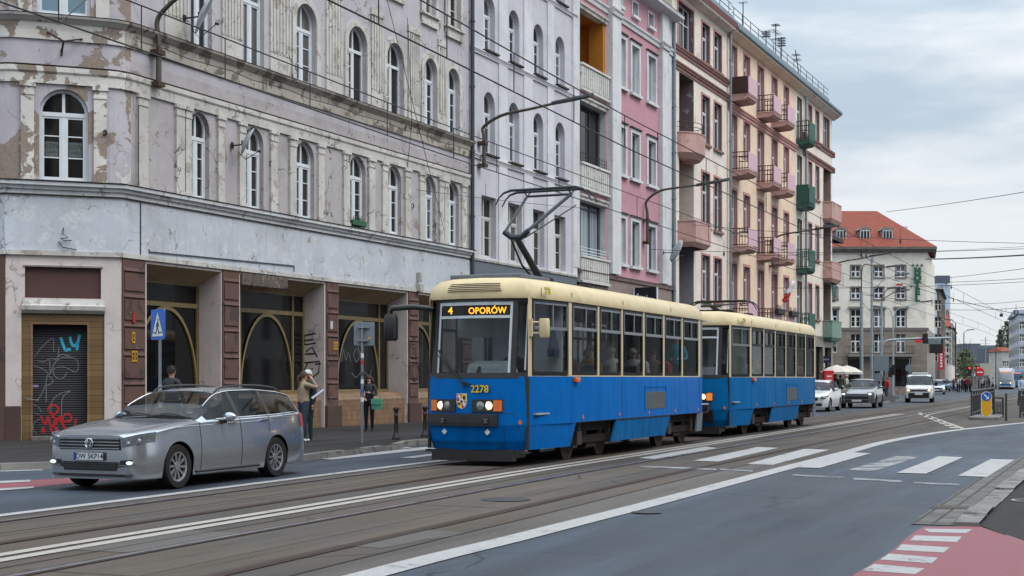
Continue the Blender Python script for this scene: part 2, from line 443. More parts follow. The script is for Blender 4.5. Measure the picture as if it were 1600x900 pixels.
quads('crosswalk_marking', [
    [(496, 717), (520, 718.2), (682, 701), (664, 698.5)], [(625, 715.2), (645, 716), (700, 709), (686, 708)], [(450, 716), (468, 717), (648, 699.2), (625, 698.6)],
    [(-70, 737), (0, 737.2), (68, 735), (60, 732.5), (0, 733), (-70, 733)]], M_WHITE)
quads('worn_crosswalk_marking', [
    [(1323, 735), (1365, 736.5), (1438, 714), (1402, 712.5)],
    [(1238, 741.5), (1316, 745), (1319, 747.5), (1239, 744)], [(1333, 747), (1408, 751), (1409, 754), (1334, 750)], [(1427, 753.5), (1498, 756.5), (1499, 759.5), (1428, 756)],
    ], M_WORN)
quads('worn_crosswalk_marking', [
    [(1000, 728.5), (1118, 732.5), (1120, 735.5), (1000, 731)], [(1125, 732.5), (1176, 736), (1176, 738.5), (1125, 735)]], M_WORN, .0115)
quads('cycle_lane', [[(-70, 757), (48, 750.5), (97, 748), (300, 731), (478, 717), (480, 720.5), (300, 739.5), (97, 757), (50, 762), (-70, 770)]], M_RED, .004)
quads('cycle_lane_marking', [[(-60, 755), (48, 750.5), (47, 753.5), (-60, 759)], [(-60, 768), (53, 761), (53, 763.5), (-60, 772)],
    [(1443, 827.5), (1452, 833), (1510, 834.5), (1519, 828.5)], [(1430, 838), (1421, 846), (1495, 848.5), (1503, 840)], [(1409, 852), (1400, 861), (1474, 865), (1484, 857)],
    [(1389, 866.5), (1375, 876), (1456, 882), (1466, 873)], [(1366, 883), (1347, 893), (1430, 899), (1445, 890)]], M_WHITE, .0105)
quads('cycle_crossing', [[(1443, 824), (1533, 823), (1600, 846), (1700, 880), (1700, 1000), (1230, 1000), (1335, 899), (1392, 864), (1421, 838)]], M_RED, .008)

# left pavement with its kerb
kp = [(-200, 730), (0, 725), (85, 722.5), (300, 722.5), (460, 712.5), (540, 703.5), (600, 696.3), (622, 693.6), (640, 688.6), (690, 685), (800, 675), (1000, 655), (1180, 640), (1295, 631.5), (1320, 630.5), (1352, 628), (1385, 627.2), (1399, 624.5), (1409, 622.4)]
KL = [G(x, y, .12) for x, y in kp]
mb = MB()
far = Vector((46, 178, .12))
inner = [Vector((-14, 20, .12)), Vector((-26, 40, .12)), Vector((5, 78, .12)), Vector((18, 110, .12)), Vector((25, 150, .12))]
mb.poly([p for p in KL]+[far]+list(reversed(inner)))
struct(mb.build('pavement', M_PAVE))
mb = MB()
for i in range(len(KL)-1):
    a, b = KL[i], KL[i+1]; t = (b-a).normalized(); n = Vector((t.y, -t.x, 0)); L_ = (b-a).length; k = max(1, int(L_/1.0))
    for j in range(k):
        p, q = a+t*(L_*j/k+.006), a+t*(L_*(j+1)/k-.006); h = .124+random.uniform(-.006, .006)
        mb.add([p-n*.16, p+n*.02, q+n*.02, q-n*.16][:0] or [(p-n*.16)[:2]+(h,), (p+n*.0)[:2]+(h,), (q+n*.0)[:2]+(h,), (q-n*.16)[:2]+(h,), (p+n*.03)[:2]+(-.02,), (q+n*.03)[:2]+(-.02,), (p-n*.16)[:2]+(-.02,), (q-n*.16)[:2]+(-.02,)],
               [(0, 1, 2, 3), (1, 4, 5, 2), (0, 6, 4, 1), (3, 2, 5, 7)])
struct(mb.build('kerb', M_KERB))
# right pavement, granite kerb and cobbled gutter
rk = [(1503, 822), (1553, 797)]
RK = [G(1506, 823), G(1531, 798), G(1566, 768), G(1604, 738), G(1680, 690), G(1760, 662)]
mb = MB()
outer = [Vector((p.x, p.y, .11)) for p in RK]
mb.poly([Vector((p.x, p.y, .02)) for p in [G(1533, 824), G(1553, 799)]+RK[2:]]+[Vector((60, 60, .02)), Vector((40, 15, .02)), Vector((9, 6, .02)), G(1720, 892), G(1600, 848)])
struct(mb.build('pavement', M_PAVE))
mb = MB()
for i in range(0, len(RK)-1):
    a, b = RK[i], RK[i+1]; a = Vector((a.x, a.y, 0)); b = Vector((b.x, b.y, 0)); t = (b-a).normalized(); n = Vector((t.y, -t.x, 0)); L_ = (b-a).length; k = max(1, int(L_/1.0))
    for j in range(k):
        h0 = .035 if i == 1 else .06
        p, q = a+t*(L_*j/k+.008), a+t*(L_*(j+1)/k-.008); h = h0+random.uniform(-.006, .006)
        mb.add([(p+n*.16)[:2]+(h,), (p-n*.1)[:2]+(h,), (q-n*.1)[:2]+(h,), (q+n*.16)[:2]+(h,), (p-n*.12)[:2]+(-.02,), (q-n*.12)[:2]+(-.02,), (p+n*.16)[:2]+(-.02,), (q+n*.16)[:2]+(-.02,)],
               [(0, 1, 2, 3), (1, 4, 5, 2), (0, 6, 4, 1), (3, 2, 5, 7)])
struct(mb.build('kerb', M_KERB, bevel=.01))
t = NT('cobbles'); br = t.n('ShaderNodeTexBrick'); br.inputs['Scale'].default_value = 1; br.inputs['Brick Width'].default_value = .21; br.inputs['Row Height'].default_value = .2
br.inputs['Mortar Size'].default_value = .022; br.inputs['Mortar Smooth'].default_value = .4; br.inputs['Color1'].default_value = (.135, .128, .12, 1); br.inputs['Color2'].default_value = (.075, .072, .07, 1); br.inputs['Mortar'].default_value = (.018, .016, .014, 1)
t.lk(t.along((1, 1, 1), 1.16), br.inputs['Vector'])
cc = t.mix(t.ramp(t.noise(1.2, 5), .4, .7, 0, .6), br.outputs['Color'], (.05, .047, .044)); t.bump(br.outputs['Fac'], -.5, .02)
M_COB = t.fin(cc, .75, 0, .3)
mb = MB(); pts = [RK[0]] + RK[1:]
for i in range(len(pts)-1):
    a, b = Vector((pts[i].x, pts[i].y, 0)), Vector((pts[i+1].x, pts[i+1].y, 0)); t_ = (b-a).normalized(); n = Vector((t_.y, -t_.x, 0))
    w0, w1 = (.46, .46)
    mb.add([(a-n*.1)[:2]+(.0085,), (b-n*.1)[:2]+(.0085,), (b-n*(w1+.1))[:2]+(.0085,), (a-n*(w0+.1))[:2]+(.0085,)], [(0, 1, 2, 3)])
struct(mb.build('cobbled_gutter', M_COB))
mb = MB()
c = G(1606, 782, .02); ring = [(c.x+r*math.cos(a*PI/12), c.y+r*math.sin(a*PI/12), .0245) for r in (.17, .21) for a in range(24)]
mb.add(ring, [(i, (i+1) % 24, 24+(i+1) % 24, 24+i) for i in range(24)]); struct(mb.build('painted_ring_marking', M_WHITE))
# drain in the gutter
c = G(1483, 810, .0); mb = MB()
dv = (RK[2]-RK[1]); dv.z = 0; dv.normalize(); dn = Vector((dv.y, -dv.x, 0)); c = Vector((RK[1].x, RK[1].y, 0))-dn*.34+dv*.25
mb.poly([(c+dv*a+dn*b)[:2]+(.0125,) for a, b in ((-.2, -.25), (.2, -.25), (.2, .25), (-.2, .25))])
struct(mb.build('gutter_drain', plain('drain_iron', (.05, .035, .025), .7, .3)))
# ---------------------------------------------------------------- architecture helpers
def arch_pts(a, b, z1, rise, n=10):
    """arc from (a, spring) over the top to (b, spring); rise = height of the arc"""
    c, r = (a+b)/2, (b-a)/2
    return [(c-r*math.cos(PI*i/n), z1-rise+rise*math.sin(PI*i/n)) for i in range(n+1)]
def wall(mb, s0, s1, z0, z1, ops=(), depth=.22, mi=0, rmi=None, y=0.0, sill=True):
    """a wall face at y with real openings: ops are (a, b, za, zb, rise); rise 0 = square head"""
    rmi = mi if rmi is None else rmi
    xs = sorted({s0, s1} | {v for o in ops for v in o[:2] if s0 < v < s1})
    for a, b in zip(xs, xs[1:]):
        m = (a+b)/2
        cov = sorted([(o[2], o[3]) for o in ops if o[0] < m < o[1]])
        z = z0
        for za, zb in cov:
            if za > z: mb.add([(a, y, z), (b, y, z), (b, y, za), (a, y, za)], [(0, 1, 2, 3)], mi)
            z = max(z, zb)
        if z < z1: mb.add([(a, y, z), (b, y, z), (b, y, z1), (a, y, z1)], [(0, 1, 2, 3)], mi)
    for o in ops:
        a, b, za, zb = o[:4]; rise = o[4] if len(o) > 4 else 0; d = o[5] if len(o) > 5 else depth
        A = [(a, zb), (b, zb)] if not rise else arch_pts(a, b, zb, rise)
        if rise:
            h = len(A)//2
            for i in range(h): mb.add([(a, y, zb), (A[i][0], y, A[i][1]), (A[i+1][0], y, A[i+1][1])], [(0, 1, 2)], mi)
            for i in range(h, len(A)-1): mb.add([(b, y, zb), (A[i][0], y, A[i][1]), (A[i+1][0], y, A[i+1][1])], [(0, 1, 2)], mi)
        out = [(a, za)]+A+[(b, za)]
        n = len(out)
        for i in range(n if sill else n-1):
            p, q = out[i], out[(i+1) % n]
            mb.add([(p[0], y, p[1]), (q[0], y, q[1]), (q[0], y+d, q[1]), (p[0], y+d, p[1])], [(0, 1, 2, 3)], rmi)
def sweep(mb, path, prof, mi=0, caps=True):
    """profile [(out, z)] swept along plan path [(x, y)]; 'out' is to the right of travel (towards the street)"""
    P = [Vector(p) for p in path]; rings = []
    for i, p in enumerate(P):
        d0 = (P[i]-P[i-1]).normalized() if i else (P[1]-P[0]).normalized()
        d1 = (P[i+1]-P[i]).normalized() if i < len(P)-1 else d0
        n0, n1 = Vector((d0.y, -d0.x)), Vector((d1.y, -d1.x)); m = n0+n1
        m = m/max(.2, m.dot(n0)) if m.length > 1e-6 else n0
        rings.append([(p.x+m.x*o, p.y+m.y*o, z) for o, z in prof])
    mb.loft(rings, True, caps, mi)
def cornice(mb, s0, s1, prof, mi=0, y=0.0): sweep(mb, [(s0, y), (s1, y)], prof, mi)
def band(mb, path, z0, z1, out, mi=0, back=.05): sweep(mb, path, [(-back, z0), (out, z0), (out, z1), (-back, z1)], mi)

def outline(w, h, rise, inset, n=10):
    w2 = w/2-inset; b = inset
    if rise: A = arch_pts(-w2, w2, h-inset, max(.05, rise-inset*.6), n)
    else: A = [(-w2, h-inset), (w2, h-inset)]
    return [(-w2, b)]+A+[(w2, b)]
def frame_ring(mb, w, h, rise, fw, d=.06, mi=0):
    A, B = outline(w, h, rise, 0), outline(w, h, rise, fw); n = len(A)
    for i in range(n):
        j = (i+1) % n
        mb.add([(A[i][0], -d, A[i][1]), (A[j][0], -d, A[j][1]), (B[j][0], -d, B[j][1]), (B[i][0], -d, B[i][1]), (B[i][0], .01, B[i][1]), (B[j][0], .01, B[j][1])], [(0, 1, 2, 3), (3, 2, 5, 4)], mi)
WCACHE = {}
def window(parent, s, y, z, w, h, rise=0, style='casement', mat=None, glass=None, rot=0.0, tr=.68, bars=2, fw=.06, name='window', open_=False, xyz=None):
    """a window part (frame mesh) with its pane as a sub-part; meshes are shared between equal windows"""
    key = (round(w, 2), round(h, 2), round(rise, 2), style, mat.name, round(tr, 2), bars, fw, open_)
    w, h, rise = round(w, 2), round(h, 2), round(rise, 2)
    if key not in WCACHE:
        mb = MB(); frame_ring(mb, w, h, rise, fw, .06)
        zt = h*tr if style != 'plain' else h
        if style in ('casement', 'cross'):
            mb.box(-w/2+fw, w/2-fw, -.065, .01, zt-.05, zt+.05)
            mb.box(-.05, .05, -.055, .01, fw, zt-.05)
            for sd in (-1, 1):          # sashes
                x0, x1 = (-w/2+fw, -.05) if sd < 0 else (.05, w/2-fw)
                if open_ and sd > 0: continue
                sw = .05
                mb.box(x0, x0+sw, -.045, .01, fw, zt-.05); mb.box(x1-sw, x1, -.045, .01, fw, zt-.05)
                mb.box(x0+sw, x1-sw, -.045, .01, fw, fw+sw); mb.box(x0+sw, x1-sw, -.045, .01, zt-.05-sw, zt-.05)
                for k in range(bars):
                    zz = fw+(zt-fw)*(k+1)/(bars+1); mb.box(x0+sw, x1-sw, -.03, .005, zz-.014, zz+.014)
            top = h-fw-(.0 if not rise else .02)
            mb.box(-.035, .035, -.045, .01, zt+.05, top)
            if open_:       # one casement tilted into the room
                q = mb.xf; mb.xf = Matrix.Translation((w/2-fw, 0, 0)) @ Matrix.Rotation(R(22), 4, 'Y') @ Matrix.Translation((-(w/2-fw), .05, 0))
                x0, x1 = .05, w/2-fw
                mb.box(x0, x0+.05, -.045, .0, fw+.1, zt-.2); mb.xf = q
        elif style == 'plain': pass
        elif style == 'two':
            mb.box(-.04, .04, -.05, .01, fw, h-fw)
        elif style == 'grid':
            nx = max(1, bars)
            for k in range(1, nx+1):
                xx = -w/2+w*k/(nx+1); mb.box(xx-.03, xx+.03, -.05, .01, fw, h-fw)
            mb.box(-w/2+fw, w/2-fw, -.045, .008, zt-.03, zt+.03)
        me = mb.build('window', mat).data; tmp = [o for o in COL.objects if o.data == me][0]; bpy.data.objects.remove(tmp)
        pm = MB(); pm.poly([(p[0], -.005, p[1]) for p in outline(w, h, rise, fw*.5)])
        pme = bpy.data.meshes.new('pane'); pme.from_pydata([tuple(p) for p in pm.v], [], pm.f); pme.materials.append(M_GLASS)
        WCACHE[key] = (me, pme)
    me, pme = WCACHE[key]
    o = link(name, me, parent, xyz or (s, y, z), (0, 0, rot))
    p = link('pane', pme, o)
    if glass is not None and glass != M_GLASS:
        p.material_slots[0].link = 'OBJECT'; p.material_slots[0].material = glass
    return o

# glass of the houses: dark rooms behind it, paler where a curtain hangs
t = NT('house_glass'); rn = t.rnd(); co = t.co()
zz = t.z(co)
cur = t.math('MULTIPLY', t.ramp(t.math('FRACT', t.math('MULTIPLY', rn, 7.31)), .74, .76), t.ramp(zz[2], .2, 1.6, .4, .8))
fold = t.ramp(t.noise(1, 3, .5, t.co(scale=(14, 1, .3))), .3, .7, .6, 1.0)
c = t.mix(t.math('MULTIPLY', cur, fold), t.mix(rn, (.012, .012, .013), (.035, .032, .03)), (.16, .16, .155))
M_GLASS = t.fin(c, .06, 0, .42)
t = NT('shop_glass'); M_SHOPGLASS = t.fin((.006, .006, .007), .04, 0, .5)
t = NT('sky_glass'); M_BLUEGLASS = t.fin((.12, .2, .25), .05, 0, .8)
t = NT('curtain_glass'); M_CURTAIN = t.fin(t.mix(t.ramp(t.noise(1, 3, .5, t.co(scale=(12, 1, .2))), .35, .7), (.16, .19, .22), (.34, .39, .42)), .12, 0, .5)
M_WIN = plain('white_window_frame', (.62, .65, .68), .45, var=.06)
M_WINW = plain('painted_window_frame', (.55, .54, .50), .6, var=.12, grime=.25)
M_PIPE = plain('drainpipe_grey', (.05, .06, .07), .5, .3)
M_PIPEL = plain('drainpipe_zinc', (.20, .25, .29), .45, .5)
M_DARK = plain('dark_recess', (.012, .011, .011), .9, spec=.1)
M_IRON = plain('dark_iron', (.025, .02, .02), .6, .2)
M_BLACK = plain('black_cable', (.008, .008, .009), .6)
M_ROOFT = plain('roof_felt', (.07, .065, .065), .9)
M_TAUPE = (.27, .215, .175)
M_LILAC = plaster('lilac_render', (.455, .428, .46), ((M_TAUPE, 1.1, .655), ((.3, .26, .25), 3.5, .67)), .5, streak=.45, crack=.6)
M_LILACP = plaster('flaked_lilac_render', (.46, .425, .46), ((M_TAUPE, .75, .50), ((.60, .57, .54), 1.1, .63)), .3, streak=.3, crack=.35, bump=.5)
M_LILACD = plaster('greyed_lilac_render', (.41, .375, .385), (((.28, .235, .22), 1.4, .60), ((.2, .165, .15), 4, .66)), .7, streak=.8, crack=.8)
M_TRIM = plaster('old_white_trim', (.53, .51, .475), (((.38, .34, .30), 2.6, .57), ((.15, .125, .105), 5.5, .645), ((.05, .042, .036), 11, .685)), .6, streak=.8, crack=.8, mottling=.16)
M_TRIMP = plaster('flaked_white_trim', (.63, .60, .56), ((M_TAUPE, 1.5, .50), ((.16, .14, .12), 5, .70)), .35, streak=.4, crack=.3, bump=.5)
M_TRIMD = plaster('sooty_white_trim', (.44, .40, .355), (((.20, .17, .145), 1.7, .53), ((.08, .07, .06), 3.2, .63)), .6, streak=.9, crack=.2)
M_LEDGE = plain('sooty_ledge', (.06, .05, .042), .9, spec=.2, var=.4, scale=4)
M_FASCIA = plaster('white_fascia', (.49, .515, .56), (((.34, .31, .265), 1.35, .62), ((.55, .56, .585), 2.1, .56), ((.36, .35, .34), 5.5, .655)), .5, (.12, .09, .06), .5, .6, mottling=.1)
M_CORN = plaster('white_cornice', (.62, .63, .645), (((.38, .36, .34), 2.4, .6), ((.16, .14, .12), 6, .66)), .5, streak=.5, crack=.5)
M_BROWN = plaster('brown_rustication', (.118, .066, .054), (((.07, .05, .045), 1.6, .57), ((.2, .15, .13), 4, .68)), .5, streak=.4, crack=.1)
M_PLINTH = plaster('brown_plinth', (.075, .045, .038), (((.22, .19, .17), 2.2, .66),), .6, streak=.3, crack=.1)
M_JAMB = plaster('pink_beige_render', (.56, .49, .465), (((.46, .36, .22), 2.2, .67), ((.30, .26, .24), 5, .71)), .45, streak=.5, crack=.5)
M_JAMBY = plaster('yellowed_lintel', (.40, .30, .19), (((.27, .2, .13), 2, .6),), .4, streak=.2, crack=.1)
def tiles(name, c1, c2, mortar, w_, h_, bias=0.0, rotx=True):
    t = NT(name); br = t.n('ShaderNodeTexBrick'); br.offset = 0; br.inputs['Scale'].default_value = 1
    br.inputs['Brick Width'].default_value = w_; br.inputs['Row Height'].default_value = h_; br.inputs['Mortar Size'].default_value = .006
    br.inputs['Color1'].default_value = (*c1, 1); br.inputs['Color2'].default_value = (*c2, 1); br.inputs['Mortar'].default_value = (*mortar, 1)
    co = t.co(); s = t.z(co); cb = t.n('ShaderNodeCombineXYZ')
    t.lk(t.math('ADD', s[0], s[1]), cb.inputs[0]); t.lk(s[2], cb.inputs[1]); t.lk(cb.outputs[0], br.inputs['Vector'])
    c = t.mix(t.ramp(t.noise(1.3, 6, .65, co), .4, .75, 0, .6), br.outputs['Color'], tuple(x*.45 for x in c1))
    t.bump(br.outputs['Fac'], -.4, .01)
    return t.fin(c, .35, 0, .5)
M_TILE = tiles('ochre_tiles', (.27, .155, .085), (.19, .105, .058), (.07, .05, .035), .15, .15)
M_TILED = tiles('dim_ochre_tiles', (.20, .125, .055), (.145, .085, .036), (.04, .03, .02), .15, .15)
M_FRAMEO = plain('olive_shop_frame', (.19, .145, .07), .45, var=.15)
M_DISH = plain('satellite_dish', (.34, .37, .40), .5, var=.1)
M_GALV = plain('galvanised_steel', (.22, .24, .26), .45, .6, var=.15)

def new_building(name, label, px, cat='building'):
    p = facade_pt(px); return thing(name, label, cat, (p.x, p.y, 0), ROT)
def body(mb, s0, s1, z1, depth=12.0, y=.35, mi=0, z0=-.1):
    """the back, sides and roof of a block behind its street wall"""
    mb.add([(s0, y, z0), (s1, y, z0), (s1, depth, z0), (s0, depth, z0), (s0, y, z1), (s1, y, z1), (s1, depth, z1), (s0, depth, z1)],
           [(3, 0, 4, 7), (2, 3, 7, 6), (1, 2, 6, 5), (4, 5, 6, 7)], mi)
def drainpipe(parent, s, z0, z1, r=.06, y=-.1, mat=None, top=None):
    mb = MB(); mb.tube([(s, y, z0), (s, y, z1)]+([top] if top else []), r, 10)
    z = z0+1
    while z < z1:
        mb.lathe([(r*1.35, -.03), (r*1.35, .03)], (s, y, z), 10); z += 2.4
    return mb.build('drainpipe', mat or M_PIPE, parent, 40)
# ---------------------------------------------------------------- the peeling lilac house on the corner
H1 = new_building('corner_house', 'lilac corner house with flaking plaster, white pilasters and brown shopfront piers', 205)
SX = facade_s(205)
def S1(px): return facade_s(px)-SX
XV1, WC = -.38, 2.67
V1 = Vector((XV1, 0)); V0 = Vector((XV1-WC*.70711, WC*.70711)); XE = 19.06
CH = Matrix.Translation((V0.x, V0.y, 0)) @ Matrix.Rotation(-PI/4, 4, 'Z')      # chamfer frame: x 0..WC, -y outwards
def rounded_path(rad, n=6, x1=XE, y0=14.0):
    """plan of the upper floors: side street, rounded chamfer, main front"""
    P = []; tn = rad*math.tan(PI/8)
    for V, a0 in ((V0, 180), (V1, 225)):
        d_in = Vector((math.cos(R(a0+90)), math.sin(R(a0+90)))) if False else None
    # corner at V0: travelling (0,-1) then (c,-c); centre lies to the left of travel
    def corner(V, d0, d1):
        p0 = V-d0*tn; nl = Vector((-d0.y, d0.x)); c = p0+nl*rad
        a0 = math.atan2((p0-c).y, (p0-c).x)
        return [(c.x+rad*math.cos(a0+PI/4*i/n), c.y+rad*math.sin(a0+PI/4*i/n)) for i in range(n+1)]
    da, db, dc = Vector((0, -1)), Vector((.70711, -.70711)), Vector((1, 0))
    return [(V0.x, y0)]+corner(V0, da, db)+corner(V1, db, dc)+[(x1, 0)], tn
RP, TN1 = rounded_path(.9)
FP = [(V0.x, 14.0), tuple(V0), tuple(V1), (XE, 0)]
# openings
W1 = [(2.35, 3.18, 6.38, 8.68), (4.79, 5.72, 6.38, 8.68), (7.38, 8.39, 6.38, 8.68), (10.42, 11.44, 6.42, 8.68), (12.81, 13.79, 6.42, 8.68), (15.39, 16.3, 6.42, 8.68), (17.19, 18.11, 6.42, 8.68)]
W2 = [(7.34, 8.46, 10.42, 12.78), (10.30, 11.46, 10.42, 12.78), (12.75, 13.9, 10.42, 12.78), (15.35, 16.33, 10.42, 12.78), (17.12, 18.1, 10.42, 12.78)]
W2R = [(2.38, 3.3, 10.38, 13.0), (4.75, 5.75, 10.38, 13.0)]
W3 = [(7.4, 8.4, 14.6, 16.6), (10.4, 11.4, 14.6, 16.6), (12.8, 13.8, 14.6, 16.6), (15.3, 16.25, 14.3, 16.4), (17.1, 18.2, 14.26, 16.4)]
D1 = .2
ops = [(a, b, z0, z1, (b-a)/2) for a, b, z0, z1 in W1+W2]+[(a, b, z0, z1, 0) for a, b, z0, z1 in W2R+W3]
mb = MB(); x0 = V1.x+TN1
wall(mb, x0, XE, 6.2, 9.5, [o for o in ops if o[3] < 9], D1, 2)
wall(mb, x0, XE, 9.5, 17.6, [o for o in ops if o[3] > 9], D1, 0)
# chamfer, with its two windows
wc = [(WC/2-.57, WC/2+.57, 6.38, 8.62, .57), (WC/2-.62, WC/2+.62, 10.4, 13.2, 0)]
mb.xf = CH; wall(mb, TN1, WC-TN1, 6.2, 17.6, wc, D1, 1); mb.xf = None
n = len(RP)
for i in list(range(0, 7))+list(range(8, n-2)):
    if i == 7: continue
    a, b = RP[i], RP[i+1]
    for z0, z1 in ((6.2, 17.6),): mb.add([(a[0], a[1], z0), (b[0], b[1], z0), (b[0], b[1], z1), (a[0], a[1], z1)], [(0, 1, 2, 3)], 1)
mb.add([(V0.x, 14, 0), (XE, 14, 0), (XE, 0.001, 0), (V0.x, 14, 17.6), (XE, 14, 17.6), (XE, .001, 17.6)], [(0, 1, 4, 3), (1, 2, 5, 4)], 0)
mb.poly([(p[0], p[1], 17.6) for p in RP]+[(XE, 14, 17.6)], 0)
mb.build('wall', [M_LILAC, M_LILACP, M_LILACD], H1)

# ground floor walls
OPS0 = [(.59, 3.70), (4.58, 8.96), (9.78, 14.20), (15.02, 18.25)]
mb = MB(); wall(mb, XV1, XE, .1, 4.9, [(a, b, .1, 4.5, 0, .78) for a, b in OPS0], .78, 0, 0, 0, False)
mb.xf = CH; wall(mb, 0, WC, .1, 4.9, [(.36, 2.28, .1, 3.36, 0, .1), (.44, 2.2, 3.55, 4.3, 0, .08)], .1, 0); mb.xf = None
mb.build('ground_floor_wall', M_JAMB, H1)
mb = MB(); mb.add([(V0.x, 14, .1), (V0.x, V0.y, .1), (V0.x, V0.y, 6.2), (V0.x, 14, 6.2)], [(0, 1, 2, 3)]); mb.build('side_wall', M_BROWN, H1)
for a, b in OPS0:       # yellowed lintel closing the head of each opening in front of the glazing
    mb = MB(); mb.add([(a, .05, 4.5), (b, .05, 4.5), (b, .72, 4.16), (a, .72, 4.16), (a, .78, 4.16), (b, .78, 4.16)], [(0, 1, 2, 3), (3, 2, 5, 4)])
    mb.build('lintel', M_JAMBY, H1)
for a, b in [(XV1+.02, .5), (3.74, 4.5), (9.02, 9.72), (14.25, 14.95), (18.3, 19.04)]:
    mb = MB(); mb.box(a, b, -.035, .05, .75, 4.62)
    z = 1.0
    for h in (.52, .62, .62, .62, .55):
        mb.box(a+.06, b-.06, -.065, -.03, z, z+h-.12)
        mb.add([(a+.03, -.036, z+h-.1), (b-.03, -.036, z+h-.1), (b-.05, -.075, z+h-.06), (a+.05, -.075, z+h-.06), (b-.03, -.036, z+h+.02), (a+.03, -.036, z+h+.02)], [(0, 1, 2, 3), (3, 2, 4, 5), (1, 4, 2), (0, 3, 5)])
        z += h+.1
    o = mb.build('pier', M_BROWN, H1)
    m2 = MB(); m2.box(a-.03, b+.12, -.1, .06, .1, .78); m2.build('plinth', M_PLINTH, o, bevel=.015)
mb = MB(); mb.box(V0.x-.03, V0.x+.05, V0.y+.01, V0.y+1.2, .1, 4.6); mb.build('pier', M_BROWN, H1)
mb = MB(); mb.xf = CH; mb.box(-.03, .35, -.05, .05, .1, .95); mb.build('plinth', M_PLINTH, H1, bevel=.02)
# tiled window breasts with a rounded head
for a, b in OPS0:
    mb = MB(); pr = [(.74, .1), (.06, .1), (.06, .95), (.1, 1.07), (.2, 1.15), (.74, 1.2)]
    mb.loft([[(x, p[0], p[1]) for p in pr] for x in (a+.004, b-.12)]+[[(b-.004, p[0]+(.1 if p[0] < .3 else 0), p[1]) for p in pr]], True, True)
    mb.build('tiled_breast', M_TILE, H1)
# shop windows
for k, (a, b) in enumerate(OPS0):
    mb = MB(); y = .72; z0, z1, zt = 1.2, 4.16, 3.58
    rx = b-.63 if k else b-.07
    lx = max(a+.05, rx-2.72)
    mb.box(a+.004, b-.004, y, y+.06, zt-.06, zt+.06); mb.box(a+.004, b-.004, y, y+.06, z0, z0+.06); mb.box(a+.004, b-.004, y+.002, y+.058, z1-.05, z1)
    for x in (a+.04, lx, rx, b-.04): mb.box(x-.035, x+.035, y-.008, y+.07, z0+.06, z1-.05)
    A = [((lx+rx)/2-(rx-lx)/2*math.cos(PI*i/24), z0+.06+(zt-z0-.1)*math.sin(PI*i/24)) for i in range(25)]
    for i in range(24):
        p, q = A[i], A[i+1]; c = ((lx+rx)/2, z0)
        def inn(v, f=.955): return (c[0]+(v[0]-c[0])*f, c[1]+(v[1]-c[1])*f)
        P, Q = inn(p), inn(q)
        mb.add([(p[0], y-.01, p[1]), (q[0], y-.01, q[1]), (Q[0], y-.01, Q[1]), (P[0], y-.01, P[1]), (P[0], y+.05, P[1]), (Q[0], y+.05, Q[1])], [(0, 1, 2, 3), (3, 2, 5, 4)])
    o = mb.build('shop_window', M_FRAMEO, H1)
    m2 = MB(); m2.poly([(a+.004, y+.04, z0), (b-.004, y+.04, z0), (b-.004, y+.04, z1), (a+.004, y+.04, z1)]); m2.build('pane', M_SHOPGLASS, o)
# the tiled doorway in the chamfer with its roller shutter
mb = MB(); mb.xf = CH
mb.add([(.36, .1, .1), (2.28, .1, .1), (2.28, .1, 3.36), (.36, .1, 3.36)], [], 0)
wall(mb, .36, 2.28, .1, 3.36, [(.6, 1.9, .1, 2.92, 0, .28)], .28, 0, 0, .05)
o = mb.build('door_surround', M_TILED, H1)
mb = MB(); mb.xf = CH
for x0, x1, z0, z1 in ((.56, .62, .1, 2.98), (1.88, 1.94, .1, 2.98), (.62, 1.88, 2.92, 2.98)): mb.box(x0, x1, .03, .07, z0, z1)
mb.build('tile_border', M_TILE, o)
t = NT('slatted_shutter'); s = t.z(t.co())[2]
fr = t.math('FRACT', t.math('MULTIPLY', s, 18.0)); c = t.mix(t.ramp(t.noise(2, 5), .35, .7), (.010, .009, .011), (.019, .017, .02)); c = t.mix(t.ramp(fr, .80, .86), c, (.004, .004, .004))
t.bump(t.math('PINGPONG', t.math('MULTIPLY', s, 18.0), .5), .9, .02); M_SHUT = t.fin(c, .5, 0, .4)
mb = MB(); mb.xf = CH; mb.box(.6, 1.9, .3, .33, .24, 2.92); shut = mb.build('roller_shutter', M_SHUT, H1)
mb = MB(); mb.xf = CH; mb.box(.58, 1.92, -.02, .33, .1, .22); mb.build('door_step', plaster('worn_step', (.13, .12, .105), (((.06, .055, .05), 3, .58),), .4, streak=0, crack=.2), H1, bevel=.015)
mb = MB(); mb.xf = CH; mb.poly([(.44, .078, 3.55), (2.2, .078, 3.55), (2.2, .078, 4.3), (.44, .078, 4.3)]); mb.build('sign_board', plain('brown_board', (.072, .034, .03), .75, var=.12), H1)
mb = MB(); sweep(mb, [tuple((CH @ Vector((x, 0, 0)))[:2]) for x in (.36, 2.28)], [(-.05, 3.18), (.05, 3.18), (.14, 3.26), (.16, 3.36), (.02, 3.40), (.0, 3.52), (-.05, 3.54)])
mb.build('door_ledge', M_TRIM, H1)
mb = MB(); sweep(mb, [tuple((CH @ Vector((x, 0, 0)))[:2]) for x in (.4, 2.24)], [(-.05, 4.3), (.03, 4.3), (.05, 4.34), (-.05, 4.36)]); mb.build('sign_trim', M_JAMB, H1)
